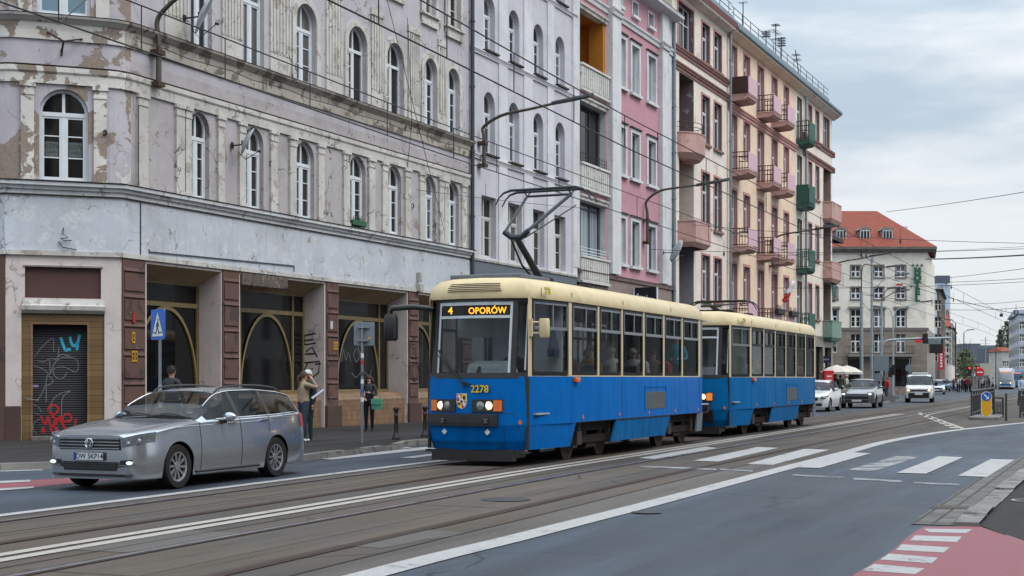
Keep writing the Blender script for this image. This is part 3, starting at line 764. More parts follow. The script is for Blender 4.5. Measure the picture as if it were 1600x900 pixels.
# spray paint on the shutter (strokes lie on the slats)
def spray(name, mat, strokes, parent, w, y=.296, xf=CH):
    mb = MB(); mb.xf = xf
    for st in strokes: mb.ribbon(catmull([Vector((p[0], p[1])) for p in st], 5) if len(st) > 2 else st, w, y)
    return mb.build(name, mat, parent)
def dq(px, py):     # pixel on the door -> chamfer coordinates
    c = .01475*(px-8); return (c, EYE+(HY-py)*34.2/F_PX)
def dz(x, y): return dq(x/4.5, 500+y/4.5)
M_SPB = plain('blue_spray', (.03, .36, .52), .6); M_SPR = plain('red_spray', (.42, .012, .015), .6); M_SPW = plain('white_spray', (.16, .17, .19), .7); M_SPK = plain('black_spray', (.01, .01, .012), .6)
spray('blue_graffiti', M_SPB, [[dz(425, 118), dz(438, 160), dz(458, 212)], [dz(455, 212), dz(475, 205), dz(497, 202)], [dz(490, 112), dz(498, 150), dz(512, 176), dz(535, 168), dz(545, 150)], [dz(560, 98), dz(548, 150), dz(540, 210)]], shut, .065)
spray('red_graffiti', M_SPR, [[dz(282, 670), dz(300, 715), dz(318, 735), dz(328, 700), dz(335, 672)], [dz(335, 640), dz(345, 610), dz(375, 598), dz(405, 620), dz(400, 650), dz(370, 665), dz(340, 650)],
    [dz(340, 690), dz(350, 740), dz(372, 750), dz(385, 700), dz(360, 680)], [dz(392, 690), dz(395, 745)], [dz(400, 720), dz(420, 680), dz(432, 740)], [dz(440, 720), dz(490, 715), dz(500, 680), dz(470, 662), dz(440, 690), dz(445, 750), dz(480, 775), dz(520, 760), dz(533, 700)],
    [dz(350, 760), dz(370, 800), dz(400, 770), dz(375, 755)], [dz(400, 800), dz(470, 780), dz(515, 780)], [dz(290, 795), dz(300, 760), dz(312, 795)]], shut, .045)
spray('white_graffiti', M_SPW, [[dz(240, 260), dz(290, 190), dz(368, 125), dz(372, 190), dz(380, 222)], [dz(255, 282), dz(300, 292), dz(350, 270), dz(400, 268), dz(412, 185)], [dz(345, 280), dz(348, 330), dz(346, 380), dz(300, 345), dz(235, 320)],
    [dz(400, 268), dz(430, 240), dz(490, 250)], [dz(350, 380), dz(390, 290), dz(450, 260), dz(530, 270), dz(550, 320), dz(530, 365), dz(450, 330), dz(380, 340), dz(375, 380), dz(410, 415), dz(450, 400), dz(468, 365)],
    [dz(325, 390), dz(350, 400), dz(370, 430), dz(345, 455), dz(320, 450), dz(330, 390)], [dz(320, 450), dz(290, 520), dz(260, 565)], [dz(322, 460), dz(322, 580)], [dz(355, 650), dz(365, 570), dz(420, 520), dz(498, 500)], [dz(430, 680), dz(435, 560), dz(460, 525), dz(490, 505)],
    [dz(225, 595), dz(265, 610), dz(288, 650)], [dz(225, 655), dz(275, 665)], [dz(275, 700), dz(240, 720), dz(230, 760), dz(255, 805)]], shut, .017)
mb = MB(); mb.xf = CH; q = dz(240, 465); mb.box(q[0]-.06, q[0]+.09, .292, .3, q[1]-.025, q[1]+.03); mb.build('sticker', plain('pale_sticker', (.3, .24, .38), .5), shut)
mb = MB(); mb.xf = CH; q = dz(205, 556); mb.tube([(q[0]-.1, .04, q[1]+.02), (q[0]-.08, -.05, q[1]), (q[0]+.2, -.05, q[1]-.03)], .014, 8); mb.build('door_bar', M_GALV, H1, 40)

# white fascia and lower cornice (sharp plan), then the rounded courses above
mb = MB(); band(mb, FP, 4.68, 6.12, .035); mb.build('fascia', M_FASCIA, H1)
mb = MB(); sweep(mb, FP, [(-.05, 4.55), (.07, 4.58), (.075, 4.69), (-.05, 4.70)]); mb.build('fascia_ledge', M_TRIM, H1)
mb = MB(); sweep(mb, FP, [(-.05, 6.05), (.075, 6.05), (.075, 6.14), (.14, 6.16), (.145, 6.235), (.23, 6.25), (.235, 6.33), (-.05, 6.35)]); cor = mb.build('cornice', M_CORN, H1)
mb = MB(); sweep(mb, FP, [(-.05, 6.352), (.24, 6.334), (.27, 6.352), (.05, 6.40), (-.05, 6.40)]); mb.build('cornice_flashing', M_LEDGE, cor)
mb = MB(); sweep(mb, FP, [(.03, 6.02), (.085, 6.025), (.085, 6.048), (.03, 6.049)]); mb.build('cornice_shadow_strip', M_LEDGE, cor)  # dark coloured strip stands in for the shade under the cornice
i0 = 11
def split_course(name, prof, m1, m2, parent=H1):
    k = len(RP)-2
    mb = MB(); sweep(mb, RP[k-2:], prof); o = mb.build(name, m1, parent)
    mb = MB(); sweep(mb, RP[:k-1], prof); mb.build(name, m2, parent)
    return o
split_course('entablature', [(-.05, 8.72), (.06, 8.72), (.07, 8.95), (.11, 9.0), (.11, 9.12), (-.05, 9.15)], M_TRIM, M_TRIMP)
split_course('string_line', [(-.05, 9.15), (.09, 9.152), (.09, 9.165), (-.05, 9.18)], M_LEDGE, M_LEDGE)
split_course('upper_frieze', [(-.05, 9.78), (.05, 9.78), (.06, 10.0), (.08, 10.1), (.08, 10.18), (-.05, 10.2)], M_TRIMD, M_TRIMP)
split_course('upper_cornice', [(-.05, 10.18), (.1, 10.18), (.18, 10.25), (.24, 10.29), (.26, 10.34), (-.05, 10.40)], M_TRIMD, M_TRIM)
split_course('upper_cornice_flashing', [(-.05, 10.39), (.25, 10.342), (.27, 10.36), (-.05, 10.41)], M_LEDGE, M_LEDGE)
# pilasters of the first floor, each with base and cap
def pilaster(a, b, z0, z1, m, xf=None, flutes=0, y=0.0):
    mb = MB(); mb.xf = xf
    d = .075
    if flutes:
        mb.box(a, b, y-.05, y+.02, z0, z0+.55); nn = flutes; wv = (b-a)/(2*nn+1)
        mb.box(a, b, y-.03, y+.02, z0+.55, z1)
        for i in range(nn+1): mb.box(a+wv*2*i, a+wv*(2*i+1), y-.06, y-.025, z0+.6, z1-.25)
        mb.box(a-.03, b+.03, y-.08, y+.02, z1-.22, z1)
    else:
        mb.box(a, b, y-d, y+.02, z0+.12, z1-.3); mb.box(a-.02, b+.02, y-d-.02, y+.02, z0, z0+.12)
        mb.box(a-.01, b+.01, y-d-.02, y+.02, z1-.3, z1-.24); mb.box(a, b, y-d-.005, y+.02, z1-.24, z1-.1); mb.box(a-.035, b+.035, y-d-.04, y+.02, z1-.1, z1)
    return mb.build('pilaster', m, H1)
for a, b in ((.21, .57), (1.70, 2.04), (2.09, 2.33), (3.50, 3.79), (4.48, 4.77), (6.0, 6.34), (6.98, 7.32), (8.53, 8.87), (10.0, 10.36), (11.55, 11.93), (12.44, 12.78), (13.98, 14.36), (15.02, 15.36), (16.48, 16.82), (16.88, 17.16), (18.27, 18.62)):
    pilaster(a, b, 6.36, 8.72, M_TRIM)
for c in (-.84, .84): pilaster(WC/2+c-.15, WC/2+c+.15, 6.36, 8.72, M_TRIMP, CH)
for a, b, nf in ((1.27, 2.25, 6), (3.7, 4.62, 6), (6.0, 7.05, 6), (9.0, 9.93, 5), (11.75, 12.5, 4), (14.22, 15.05, 5), (16.42, 16.98, 3)):
    pilaster(a, b, 10.38, 13.6, M_TRIM, None, nf)
for c in (-.9, .9): pilaster(WC/2+c-.16, WC/2+c+.16, 10.38, 13.6, M_TRIMP, CH, 2)
# white arched surrounds of the second floor windows
def arched_surround(a, b, z0, z1, wd, parent, out=.06):
    mb = MB(); r = (b-a)/2
    A = [(a, z0)]+arch_pts(a, b, z1, r, 14)+[(b, z0)]; B = [(a-wd, z0)]+arch_pts(a-wd, b+wd, z1+wd, r+wd, 14)+[(b+wd, z0)]
    for i in range(len(A)-1):
        p, q, P, Q = A[i], A[i+1], B[i], B[i+1]
        mb.add([(p[0], -out, p[1]), (q[0], -out, q[1]), (Q[0], -out, Q[1]), (P[0], -out, P[1]), (P[0], .01, P[1]), (Q[0], .01, Q[1]), (p[0], .01, p[1]), (q[0], .01, q[1])], [(0, 1, 2, 3), (3, 2, 5, 4), (0, 6, 7, 1)])
    return mb.build('window_surround', M_TRIM, parent)
for a, b, z0, z1 in W2: arched_surround(a, b, z0, z1, .2, H1)
for a, b, z0, z1 in W3:
    mb = MB(); wall(mb, a-.16, b+.16, z0-.3, z1+.16, [(a, b, z0, z1, 0, .06)], .06, 0, 0, -.055); mb.box(a-.2, b+.2, -.14, .02, z0-.08, z0-.01); mb.box(a-.12, b+.12, -.09, .02, z0-.42, z0-.3)
    mb.build('window_surround', M_TRIM, H1)
for i, (a, b, z0, z1) in enumerate(W1): window(H1, (a+b)/2, D1, z0, b-a, z1-z0, (b-a)/2, mat=M_WIN, tr=.70)
for i, (a, b, z0, z1) in enumerate(W2): window(H1, (a+b)/2, D1, z0, b-a, z1-z0, (b-a)/2, mat=M_WIN, tr=.68, bars=2, open_=i in (1, 2))
for a, b, z0, z1 in W2R: window(H1, (a+b)/2, D1, z0, b-a, z1-z0, mat=M_WIN, tr=.7, bars=0)
for a, b, z0, z1 in W3: window(H1, (a+b)/2, D1, z0, b-a, z1-z0, mat=M_WINW, tr=.62, bars=1)
p = CH @ Vector((WC/2, D1, 6.38)); cw = window(H1, 0, 0, 0, 1.14, 2.24, .57, mat=M_WIN, glass=M_SHOPGLASS, tr=.73, bars=2, rot=-PI/4, xyz=tuple(p), fw=.07)
p = CH @ Vector((WC/2, D1, 10.4)); window(H1, 0, 0, 0, 1.24, 2.8, 0, mat=M_WIN, tr=.74, bars=0, rot=-PI/4, xyz=tuple(p), fw=.07, glass=M_BLUEGLASS)
M_FROST = plain('frosted_film', (.085, .1, .1), .4)
M_DIM = plain('film_letters', (.02, .022, .024), .6)
for sx in (-.27, .27):
    mb = MB(); mb.box(sx-.15, sx+.15, -.012, -.008, .62, .98); f = mb.build('window_film', M_FROST, cw)
    text('film_text', 'KSW', .16, M_DIM, cw, (sx, -.0135, .87), (PI/2, 0, 0)); text('film_text', 'LEGAL', .075, M_DIM, cw, (sx, -.0135, .73), (PI/2, 0, 0))
drainpipe(H1, XE-.06, 4.2, 17.5, .075, -.12, M_PIPE)
# small metalwork of the front: hooks, conduits, loose cables
def part_tube(name, parent, paths, r, mat):
    mb = MB()
    for P in paths: mb.tube(P, r, 6)
    return mb.build(name, mat, parent, 50)
part_tube('conduit', H1, [[(.62, -.055, 4.86), (.62, -.06, 4.8), (7.2, -.06, 4.92), (7.2, -.06, 4.75)], [(.3, -.05, 4.7), (.3, -.05, 6.05)]], .016, M_PIPE)
part_tube('facade_cable', H1, [[(.02+i*.95, -.27-.0, 9.93+.035*math.sin(i*2.1)) for i in range(21)], [(.16, -.1, 8.4), (.15, -.1, 7.6), (.16, -.1, 6.4)], [(14.0, -.12, 13.8), (14.03, -.28, 10.3), (14.05, -.1, 8.8), (14.06, -.1, 8.6)]], .011, M_BLACK)
hk = [CH @ Vector(v) for v in ((2.25, -.02, 7.62), (2.27, -.1, 7.66), (2.33, -.12, 7.62), (2.3, -.1, 7.55), (2.24, -.08, 7.56))]
part_tube('wall_hook', H1, [hk, [(14.3+.0, -.02, 7.5), (14.45, -.1, 7.55), (14.5, -.1, 7.47), (14.42, -.09, 7.4)]], .02, M_BLACK)
cb = [CH @ Vector(v) for v in ((1.32, -.06, 5.25), (1.3, -.1, 5.1), (1.42, -.1, 5.02), (1.25, -.1, 4.98), (1.35, -.1, 4.93), (1.5, -.09, 4.95))]
part_tube('loose_cable', H1, [cb, [CH @ Vector((1.2, -.07, 4.92)), CH @ Vector((1.3, -.08, 4.78)), CH @ Vector((1.62, -.07, 4.73))]], .013, M_BLACK)
# triangular iron bracket on the chamfer frieze
br_ = [[(1.28, -.02, 9.5), (1.3, -.5, 9.66)], [(1.3, -.5, 9.66), (.95, -.06, 9.95)], [(1.3, -.5, 9.66), (1.75, -.06, 9.85)], [(1.28, -.02, 9.42), (1.28, -.02, 9.58)]]
part_tube('wire_bracket', H1, [[CH @ Vector(v) for v in P] for P in br_], .025, plain('rusty_bracket', (.05, .02, .018), .8))
# exposed brick lintel over the second bay, where the render has come off
mb = MB(); mb.box(4.62, 6.9, -.055, .06, 4.2, 4.56); mb.build('bare_masonry', plaster('bare_masonry', (.11, .09, .075), (((.2, .17, .14), 4, .55), ((.04, .035, .03), 7, .58)), .4, streak=0, crack=.2, bump=.9), H1, bevel=.03)
# house number plates, graffiti tag and alarm box
M_YEL = plain('yellow_plate', (.55, .27, .015), .5)
for k, (x, z, m, w_, h_) in enumerate(((.0, 2.62, M_YEL, .1, .27), (-.02, 2.16, M_YEL, .085, .27), (.09, 2.16, M_YEL, .085, .27), (9.42, 2.62, M_YEL, .11, .24), (9.56, 2.62, M_YEL, .11, .24), (9.25, 3.25, plain('white_sticker', (.45, .47, .48), .5), .13, .24), (.02, 3.12, plain('red_sticker', (.3, .02, .015), .5), .12, .24))):
    mb = MB(); mb.box(x-w_/2, x+w_/2, -.085, -.066, z-h_/2, z+h_/2); pl = mb.build('plate', m, H1)
    if m == M_YEL:
        m2 = MB()
        m2.extrude([(x-w_*.3, -.0865, z-h_*.34), (x+w_*.3, -.0865, z-h_*.34), (x+w_*.3, -.0865, z-h_*.1), (x-w_*.1, -.0865, z), (x+w_*.3, -.0865, z+h_*.1), (x+w_*.3, -.0865, z+h_*.34), (x-w_*.3, -.0865, z+h_*.34)], (0, .0015, 0))
        m2.build('plate_print', M_DIM, pl)
TAG = [[(0, 1.55), (.02, 1.2), (.32, 1.25)], [(.0, 1.52), (.3, 1.6)], [(.02, 1.35), (.25, 1.38)], [(.05, .95), (.22, 1.12), (.36, .75)], [(.02, .86), (.32, .88)], [(.0, .55), (.42, .6), (.4, .2), (.18, -.02), (.0, .3), (.1, .55)], [(.2, .35), (.24, .33)], [(.3, .5), (.46, .52)]]
spray('wall_graffiti', M_SPK, [[(8.62+u*.0, .2+v) for u, v in st] for st in []] or [[(14.42+u, 1.55+v*.9) for u, v in st] for st in TAG], H1, .04, -.07, None)
m_ = Matrix.Translation((8.958, .06, 1.62)) @ Matrix.Rotation(PI/2, 4, 'Z') @ Matrix.Scale(-1, 4, (1, 0, 0))
mb = MB(); mb.xf = Matrix.Translation((8.952, .72, 1.62)) @ Matrix.Rotation(-PI/2, 4, 'Z')
for st in TAG: mb.ribbon([(u*1.3, v*.86) for u, v in st], .045, 0)
mb.build('wall_graffiti', M_SPK, H1)
mb = MB()
for st in [[(.2, .9), (.3, 1.3), (.45, .95), (.6, 1.2), (.75, .9)], [(.9, 1.1), (1.1, 1.35), (1.3, 1.1), (1.1, .9), (.95, 1.1)], [(1.2, 1.5), (1.35, 1.2), (1.5, 1.45), (1.6, 1.0)], [(.8, .55), (1.1, .4), (1.5, .6), (1.9, .45), (2.1, .65)]]:
    mb.ribbon(catmull([Vector((11.0+u, 1.25+v)) for u, v in st], 4), .022, .745)
mb.build('window_graffiti', M_SPW, H1)
mb = MB(); mb.box(14.75, 15.0, -.22, -.04, 4.6, 4.85); mb.box(14.8, 14.95, -.2, -.05, 4.95, 5.25); mb.build('alarm_box', plain('alarm_box', (.4, .38, .34), .5), H1, bevel=.01)
# separate things fixed to or standing on the front
def sat_dish(parent_rz, base, out, diam, az, label, el=25):
    """dish on a short wall bracket; base in street-frame coordinates of the corner house"""
    root = thing('satellite_dish', label, 'satellite dish', base, parent_rz)
    mb = MB(); mb.box(-.05, .05, -.02, .01, -.09, .09); mb.tube([(0, 0, 0), (0, -out, 0), (0, -out, .12)], .022, 8); mb.build('bracket', M_IRON, root, 40)
    mb = MB(); rings = []
    for k in range(6):
        r = diam/2*k/5; rings.append([(max(r, .002)*math.cos(2*PI*i/20), .12*(r/(diam/2))**2*-1, max(r, .002)*1.1*math.sin(2*PI*i/20)) for i in range(20)])
    mb.loft(rings, True, False)
    d = mb.build('dish', M_DISH, root, 60, loc=(0, -out-.06, .14), rot=(R(el), 0, az)); s = d.modifiers.new('thickness', 'SOLIDIFY'); s.thickness = .015
    mb = MB(); mb.tube([(0, .0, -diam/2), (0, -.28, -diam*.62), (0, -.5, -.1)], .013, 6); mb.cyl((0, -.46, -.1), (0, -.56, -.1), .035, n=10); mb.build('receiver_arm', M_IRON, d, 40)
    return root
def loc1(x, y, z): 
    v = H1.matrix_basis @ Vector((x, y, z)); return v
bpy.context.view_layer.update()
HM = Matrix.Translation(facade_pt(205)) @ Matrix.Rotation(ROT, 4, 'Z')
def W_(x, y, z): return HM @ Vector((x, y, z))
sat_dish(ROT, W_(2.05, -.05, 11.0), .45, 1.05, R(38), 'pale satellite dish on the second floor beside a blue curtained window')
sat_dish(ROT, W_(4.15, -.05, 8.0), .32, .75, R(38), 'small grey satellite dish between two arched first floor windows')
mb = MB(); mb.box(-.42, .42, -.1, .1, 0, .17); 
fb = thing('flower_box', 'green flower box on the sill of a first floor arched window', 'flower box', W_(10.95, .02, 6.46), ROT); mb.build('trough', plain('green_plastic', (.02, .09, .04), .5), fb, bevel=.012)
mb = MB(); random.seed(3)
for k in range(26):
    x, y = random.uniform(-.38, .38), random.uniform(-.08, .08); h = random.uniform(.06, .2); a = random.uniform(0, 6.3)
    mb.add([(x, y, .16), (x+.02*math.cos(a), y+.02*math.sin(a), .16+h*.6), (x+.05*math.cos(a), y+.05*math.sin(a), .16+h), (x-.01, y+.02, .16+h*.5)], [(0, 1, 2, 3)])
mb.build('plants', plain('leaf_green', (.03, .06, .02), .6), fb)
# ---------------------------------------------------------------- the row of houses beyond the corner house
def surround(parent, a, b, z0, z1, w, m, out=.05, sill=None, name='window_surround', y=0.0):
    mb = MB()
    for x0, x1, q0, q1 in ((a-w, a, z0, z1), (b, b+w, z0, z1), (a-w, b+w, z1, z1+w)): mb.box(x0, x1, y-out, y+.02, q0, q1)
    o = mb.build(name, m, parent)
    if sill:
        m2 = MB(); m2.box(a-w-.04, b+w+.04, y-out-.1, y+.03, z0-.14, z0); m2.build('sill', sill, o)
    return o
M_LILAC2 = plaster('pale_lilac_render', (.52, .505, .55), (((.46, .33, .24), 1.1, .745),), .35, streak=.5, crack=.15)
M_PALE2 = plaster('pale_grey_strip', (.60, .60, .625), (((.42, .40, .39), 2.0, .68),), .35, streak=.6, crack=.2)
M_GREYB = plain('blue_grey_shopfront', (.115, .135, .16), .7, var=.08)
M_PINK = plaster('pink_render', (.50, .265, .31), (((.40, .18, .20), 1.5, .66),), .3, (.1, .05, .05), .35, .1)
M_WHITEP = plaster('stained_white', (.60, .60, .61), (((.42, .41, .40), 2.2, .66), ((.2, .19, .18), 6, .74)), .4, streak=.7, crack=.25)
M_FLAKEW = plaster('flaking_white_concrete', (.58, .565, .535), (((.16, .14, .12), 3.4, .645), ((.38, .35, .31), 2, .62)), .5, streak=.8, crack=.3)
M_ORANGE = plaster('ochre_loggia', (.42, .17, .022), (((.5, .42, .35), 1.3, .68),), .4, (.1, .04, .01), .2, .1)
M_MAUVE = plaster('mauve_stone', (.27, .205, .185), (((.15, .115, .1), 2, .6),), .5, streak=.5, crack=.2)
M_BEIGE = plaster('beige_render', (.72, .64, .56), (((.56, .48, .41), .9, .62), ((.28, .22, .18), 3, .71)), .3, streak=.45, crack=.3)
M_CREAM = plaster('cream_yellow_render', (.75, .575, .43), (((.68, .52, .39), 1.2, .6),), .15, streak=.2, crack=0, bump=.1)
M_ROSE = plaster('rose_trim', (.46, .245, .235), (((.38, .20, .19), 2, .62),), .2, streak=.25, crack=0, bump=.1)
M_ROSEL = plain('pale_pink_panel', (.58, .38, .43), .6, var=.04)
M_ROSEB = plaster('pink_balcony', (.50, .31, .28), (((.36, .25, .19), 1.8, .6),), .4, streak=.5, crack=.1)
M_REDB = plaster('red_brown_moulding', (.25, .14, .12), (((.16, .1, .085), 2, .6),), .4, streak=.3, crack=0)
M_GREENB = plain('green_balcony_sheet', (.022, .085, .065), .6, var=.25, grime=.4)
M_GREENP = plain('grey_green_balcony', (.19, .28, .23), .8, var=.25, grime=.4)
M_REVEAL = plaster('mauve_peeling_reveal', (.17, .125, .135), (((.34, .34, .36), 2.2, .6),), .3, streak=.2, crack=.1)
M_GREYR = plain('grey_recess', (.27, .255, .27), .9)
M_BARK = plain('brown_railing', (.055, .022, .02), .6, var=.2)
M_ZINC = plain('zinc_gutter', (.17, .225, .26), .5, .4, var=.15)
M_STONE = tiles('stone_blocks', (.26, .215, .175), (.20, .165, .135), (.06, .05, .04), 1.1, .42)

# --- pale lilac house
H2 = new_building('lilac_house', 'pale lilac house with arched windows between the corner house and the pink house', 735)
LEN = facade_s(900)-facade_s(735)
C2 = [(1.12, 2.14), (3.41, 4.42), (5.82, 6.84), (8.14, 9.17)]
ops = []
for a, b in C2:
    ops += [(a, b, 10.15, 12.5, (b-a)/2), (a, b, 14.05, 16.15, (b-a)/2), (a, b, 17.6, 19.6, 0)]
C2R = [(.95, 2.24), (3.35, 4.66), (5.66, 6.96), (7.97, 9.26)]
ops += [(a, b, 6.2, 8.52, 0) for a, b in C2R]
mb = MB(); wall(mb, 0, LEN, 6.02, 20.6, ops, .3); body(mb, 0, LEN, 20.6, 12, .001); mb.build('wall', M_LILAC2, H2)
mb = MB(); wall(mb, 0, LEN, .1, 6.02, [(1.0, 4.2, .2, 4.2, 0), (5.6, 9.3, .2, 4.2, 0)], .4, 0, 0, -.04); mb.build('ground_floor_wall', M_GREYB, H2)
for a, b in ((1.0, 4.2), (5.6, 9.3)): window(H2, (a+b)/2, .36, .2, b-a, 4.0, 0, 'grid', M_IRON, M_SHOPGLASS, tr=.75, bars=2)
for a, b in ((2.42, 3.2), (4.8, 5.66), (7.2, 7.9), (9.95, 10.5)):
    mb = MB(); mb.box(a, b, -.05, .02, 6.05, 20.55); mb.build('wall_strip', M_PALE2, H2)
for zc in (10.0, 13.93, 17.45):
    mb = MB()
    cornice(mb, 0, LEN, [(-.03, zc-.17), (.06, zc-.17), (.065, zc-.11), (.085, zc-.1), (.09, zc-.05), (.12, zc-.04), (.12, zc), (-.03, zc+.02)]); mb.build('string_course', M_PALE2, H2)
    for a, b in C2:
        mb = MB(); mb.box(a-.06, b+.06, -.19, .02, zc+.03, zc+.1); mb.build('sill', M_LEDGE, H2)
mb = MB(); cornice(mb, 0, LEN, [(-.03, 6.02), (.08, 6.02), (.1, 6.1), (-.03, 6.14)]); mb.build('string_course', M_TRIM, H2)
for a, b in C2:
    for z0, z1 in ((10.15, 12.5), (14.05, 16.15)): window(H2, (a+b)/2, .28, z0, b-a, z1-z0, (b-a)/2, mat=M_WIN, tr=.66, bars=2)
    window(H2, (a+b)/2, .28, 17.6, b-a, 2.0, 0, mat=M_WIN, tr=.66, bars=1)
for a, b in C2R: window(H2, (a+b)/2, .28, 6.2, b-a, 2.32, 0, mat=M_WINW, tr=.66, bars=1)
# --- pink house with loggias
H3 = new_building('pink_house', 'pink house with white pilasters, stacked loggias and an ochre painted top loggia', 904)
LEN = facade_s(1050)-facade_s(904)
LG = [(15.5, 17.9), (11.15, 13.85), (7.05, 9.5)]
WC3 = [(4.86, 5.93), (6.82, 7.88), (9.22, 10.36)]
ops = [(0.02, 3.4, z0, z1, 0, .3) for z0, z1 in LG]
for a, b in WC3: ops += [(a, b, z0, z1, 0) for z0, z1 in ((15.42, 17.72), (11.28, 13.5), (7.05, 9.22))]
ops += [(a, a+.75, 19.2, 19.85, 0) for a in (4.7, 6.95, 9.3)]
mb = MB(); wall(mb, -.02, LEN, 6.35, 20.2, ops, .2, 0, 1); body(mb, -.02, LEN, 20.2, 12, .32); mb.build('wall', [M_PINK, M_WHITEP], H3)
mb = MB(); wall(mb, -.02, LEN, .1, 6.3, [(.8, 4.4, .2, 4.0, 0), (5.4, 8.2, .2, 4.0, 0), (9.3, 12.4, .2, 4.0, 0)], .4, 0, 0, -.05); mb.build('ground_floor_wall', M_MAUVE, H3)
for a, b in ((.8, 4.4), (5.4, 8.2), (9.3, 12.4)): window(H3, (a+b)/2, .33, .2, b-a, 3.8, 0, 'grid', M_IRON, M_SHOPGLASS, tr=.75, bars=2)
mb = MB(); cornice(mb, -.02, LEN+.1, [(-.03, 6.2), (.12, 6.22), (.16, 6.34), (.2, 6.4), (-.03, 6.46)]); mb.build('ledge', M_MAUVE, H3)
for i, (z0, z1) in enumerate(LG):
    mb = MB(); m = (M_ORANGE, M_GREYR, M_GREYR)[i]
    mb.add([(.02, .31, z0-.9), (3.4, .31, z0-.9), (3.4, 1.7, z0-.9), (.02, 1.7, z0-.9), (.02, .31, z1+.0), (3.4, .31, z1), (3.4, 1.7, z1), (.02, 1.7, z1)], [(0, 1, 2, 3), (3, 2, 6, 7), (2, 1, 5, 6), (0, 3, 7, 4), (4, 7, 6, 5)])
    if i == 0: mb.box(3.12, 3.4, .05, .75, z0-.4, z1)
    lo = mb.build('loggia_lining', m, H3)
    mb = MB(); mb.box(.0, 3.44, -.12, .12, z0-1.12, z0-.1)
    nb = 13
    for k in range(nb): mb.box(.06+k*3.4/nb, .06+k*3.4/nb+.16, -.16, -.11, z0-1.02, z0-.16)
    mb.box(-.02, 3.5, -.2, .16, z0-.1, z0); mb.box(-.02, 3.5, -.2, .1, z0-1.2, z0-1.1); mb.build('parapet', M_FLAKEW, H3)
    mb = MB(); cornice(mb, .0, 3.45, [(-.02, z1), (.06, z1), (.08, z1+.12), (.14, z1+.16), (.15, z1+.24), (-.02, z1+.26)]); mb.build('lintel', M_TRIM, H3)
    if i: window(H3, 1.71, .42, z0-.1, 3.34, z1-z0+.08, 0, 'grid', M_PIPE, M_CURTAIN if i == 2 else M_GLASS, tr=.12 if i == 1 else .9, bars=2)
    if i == 1:
        mb = MB()
        for k in range(3): mb.tube([(.1, -.06, z0+.08+k*.16), (3.35, -.06, z0+.08+k*.16)], .012, 6)
        for k in range(12): mb.tube([(.1+k*.29, -.06, z0), (.1+k*.29, -.06, z0+.48)], .012, 6)
        mb.build('window_grille', M_IRON, H3)
    if i == 2:
        mb = MB()
        for k in range(3): mb.tube([(.1, -.04, z0+.1+k*.13), (3.35, -.04, z0+.1+k*.13)], .018, 6)
        mb.build('washing_line_frame', M_WIN, H3)
mb = MB(); mb.tube([(.2, 1.3, 17.15), (2.1, 1.0, 17.35)], .05, 8); mb.box(2.0, 2.35, .95, 1.15, 17.3, 17.5); mb.build('loggia_lamp', M_WIN, H3)
for a, b, p in ((3.55, 4.72, .27), (10.95, 12.0, .22), (-.75, -.03, .07)):
    mb = MB(); mb.box(a, b, -p, .02, 6.46, 20.2); mb.build('pilaster', M_WHITEP, H3)
mb = MB(); mb.box(12.0, LEN, -.05, .02, 6.46, 20.2); mb.build('wall_strip', M_WHITEP, H3)
PTH = [(-.02, 0), (3.55, 0), (3.55, -.27), (4.72, -.27), (4.72, 0), (10.95, 0), (10.95, -.22), (12.0, -.22), (12.0, 0), (LEN, 0)]
mb = MB()
for s0, s1, y in ((-.02, 3.55, 0), (3.5, 4.77, -.27), (4.72, 10.95, 0), (10.9, 12.05, -.22), (12.0, LEN, -.05)):
    cornice(mb, s0, s1, [(-.03, 18.42), (.07, 18.42), (.09, 18.52), (.05, 18.54), (.06, 18.6), (.13, 18.66), (.14, 18.74), (-.03, 18.78)], 0, y)
mb.build('string_course', M_WHITEP, H3)
for a, b in WC3:
    for z0, z1, g in ((15.42, 17.72, M_CURTAIN), (11.28, 13.5, None), (7.05, 9.22, None)):
        surround(H3, a, b, z0, z1, .2, M_WHITEP, .06, M_WHITEP); window(H3, (a+b)/2, .19, z0, b-a, z1-z0, 0, 'two', M_WIN, g)
        mb = MB(); mb.box(a-.24, b+.24, -.13, .02, z1+.2, z1+.27); mb.build('window_hood', M_LEDGE, H3)
for a in (4.7, 6.95, 9.3):
    surround(H3, a, a+.75, 19.2, 19.85, .1, M_WHITEP, .05, M_WHITEP); window(H3, a+.375, .2, 19.2, .75, .65, 0, 'two', M_WINW)
mb = MB(); cornice(mb, -.1, LEN+.15, [(-.03, 20.15), (.55, 20.3), (.62, 20.33), (.64, 20.5), (-.03, 20.55)]); mb.build('eave', M_WHITEP, H3)
mb = MB(); mb.add([(-.1, -.66, 20.5), (LEN+.1, -.66, 20.5), (LEN+.1, 6, 23.2), (-.1, 6, 23.2), (LEN+.1, 12, 20.5), (-.1, 12, 20.5), (LEN+.1, 6, 20.5), (-.1, 6, 20.5)], [(0, 1, 2, 3), (3, 2, 4, 5), (1, 4, 2), (0, 3, 5)]); rf = mb.build('roof', M_ROOFT, H3)
mb = MB(); mb.box(9.5, LEN-.1, .7, 2.2, 20.4, 23); mb.box(9.4, LEN, .6, 2.3, 22.95, 23.15); mb.build('chimney', plaster('grey_chimney', (.2, .19, .18), (), .6), rf)
drainpipe(H3, LEN-.1, 5.2, 20.2, .09, -.16, M_PIPEL)
M3 = Matrix.Translation(facade_pt(904)) @ Matrix.Rotation(ROT, 4, 'Z')
sat_dish(ROT, M3 @ Vector((10.9, -.28, 8.0)), 0.5, 1.1, R(42), 'satellite dish on a long arm low on the pink house beside its downpipe')
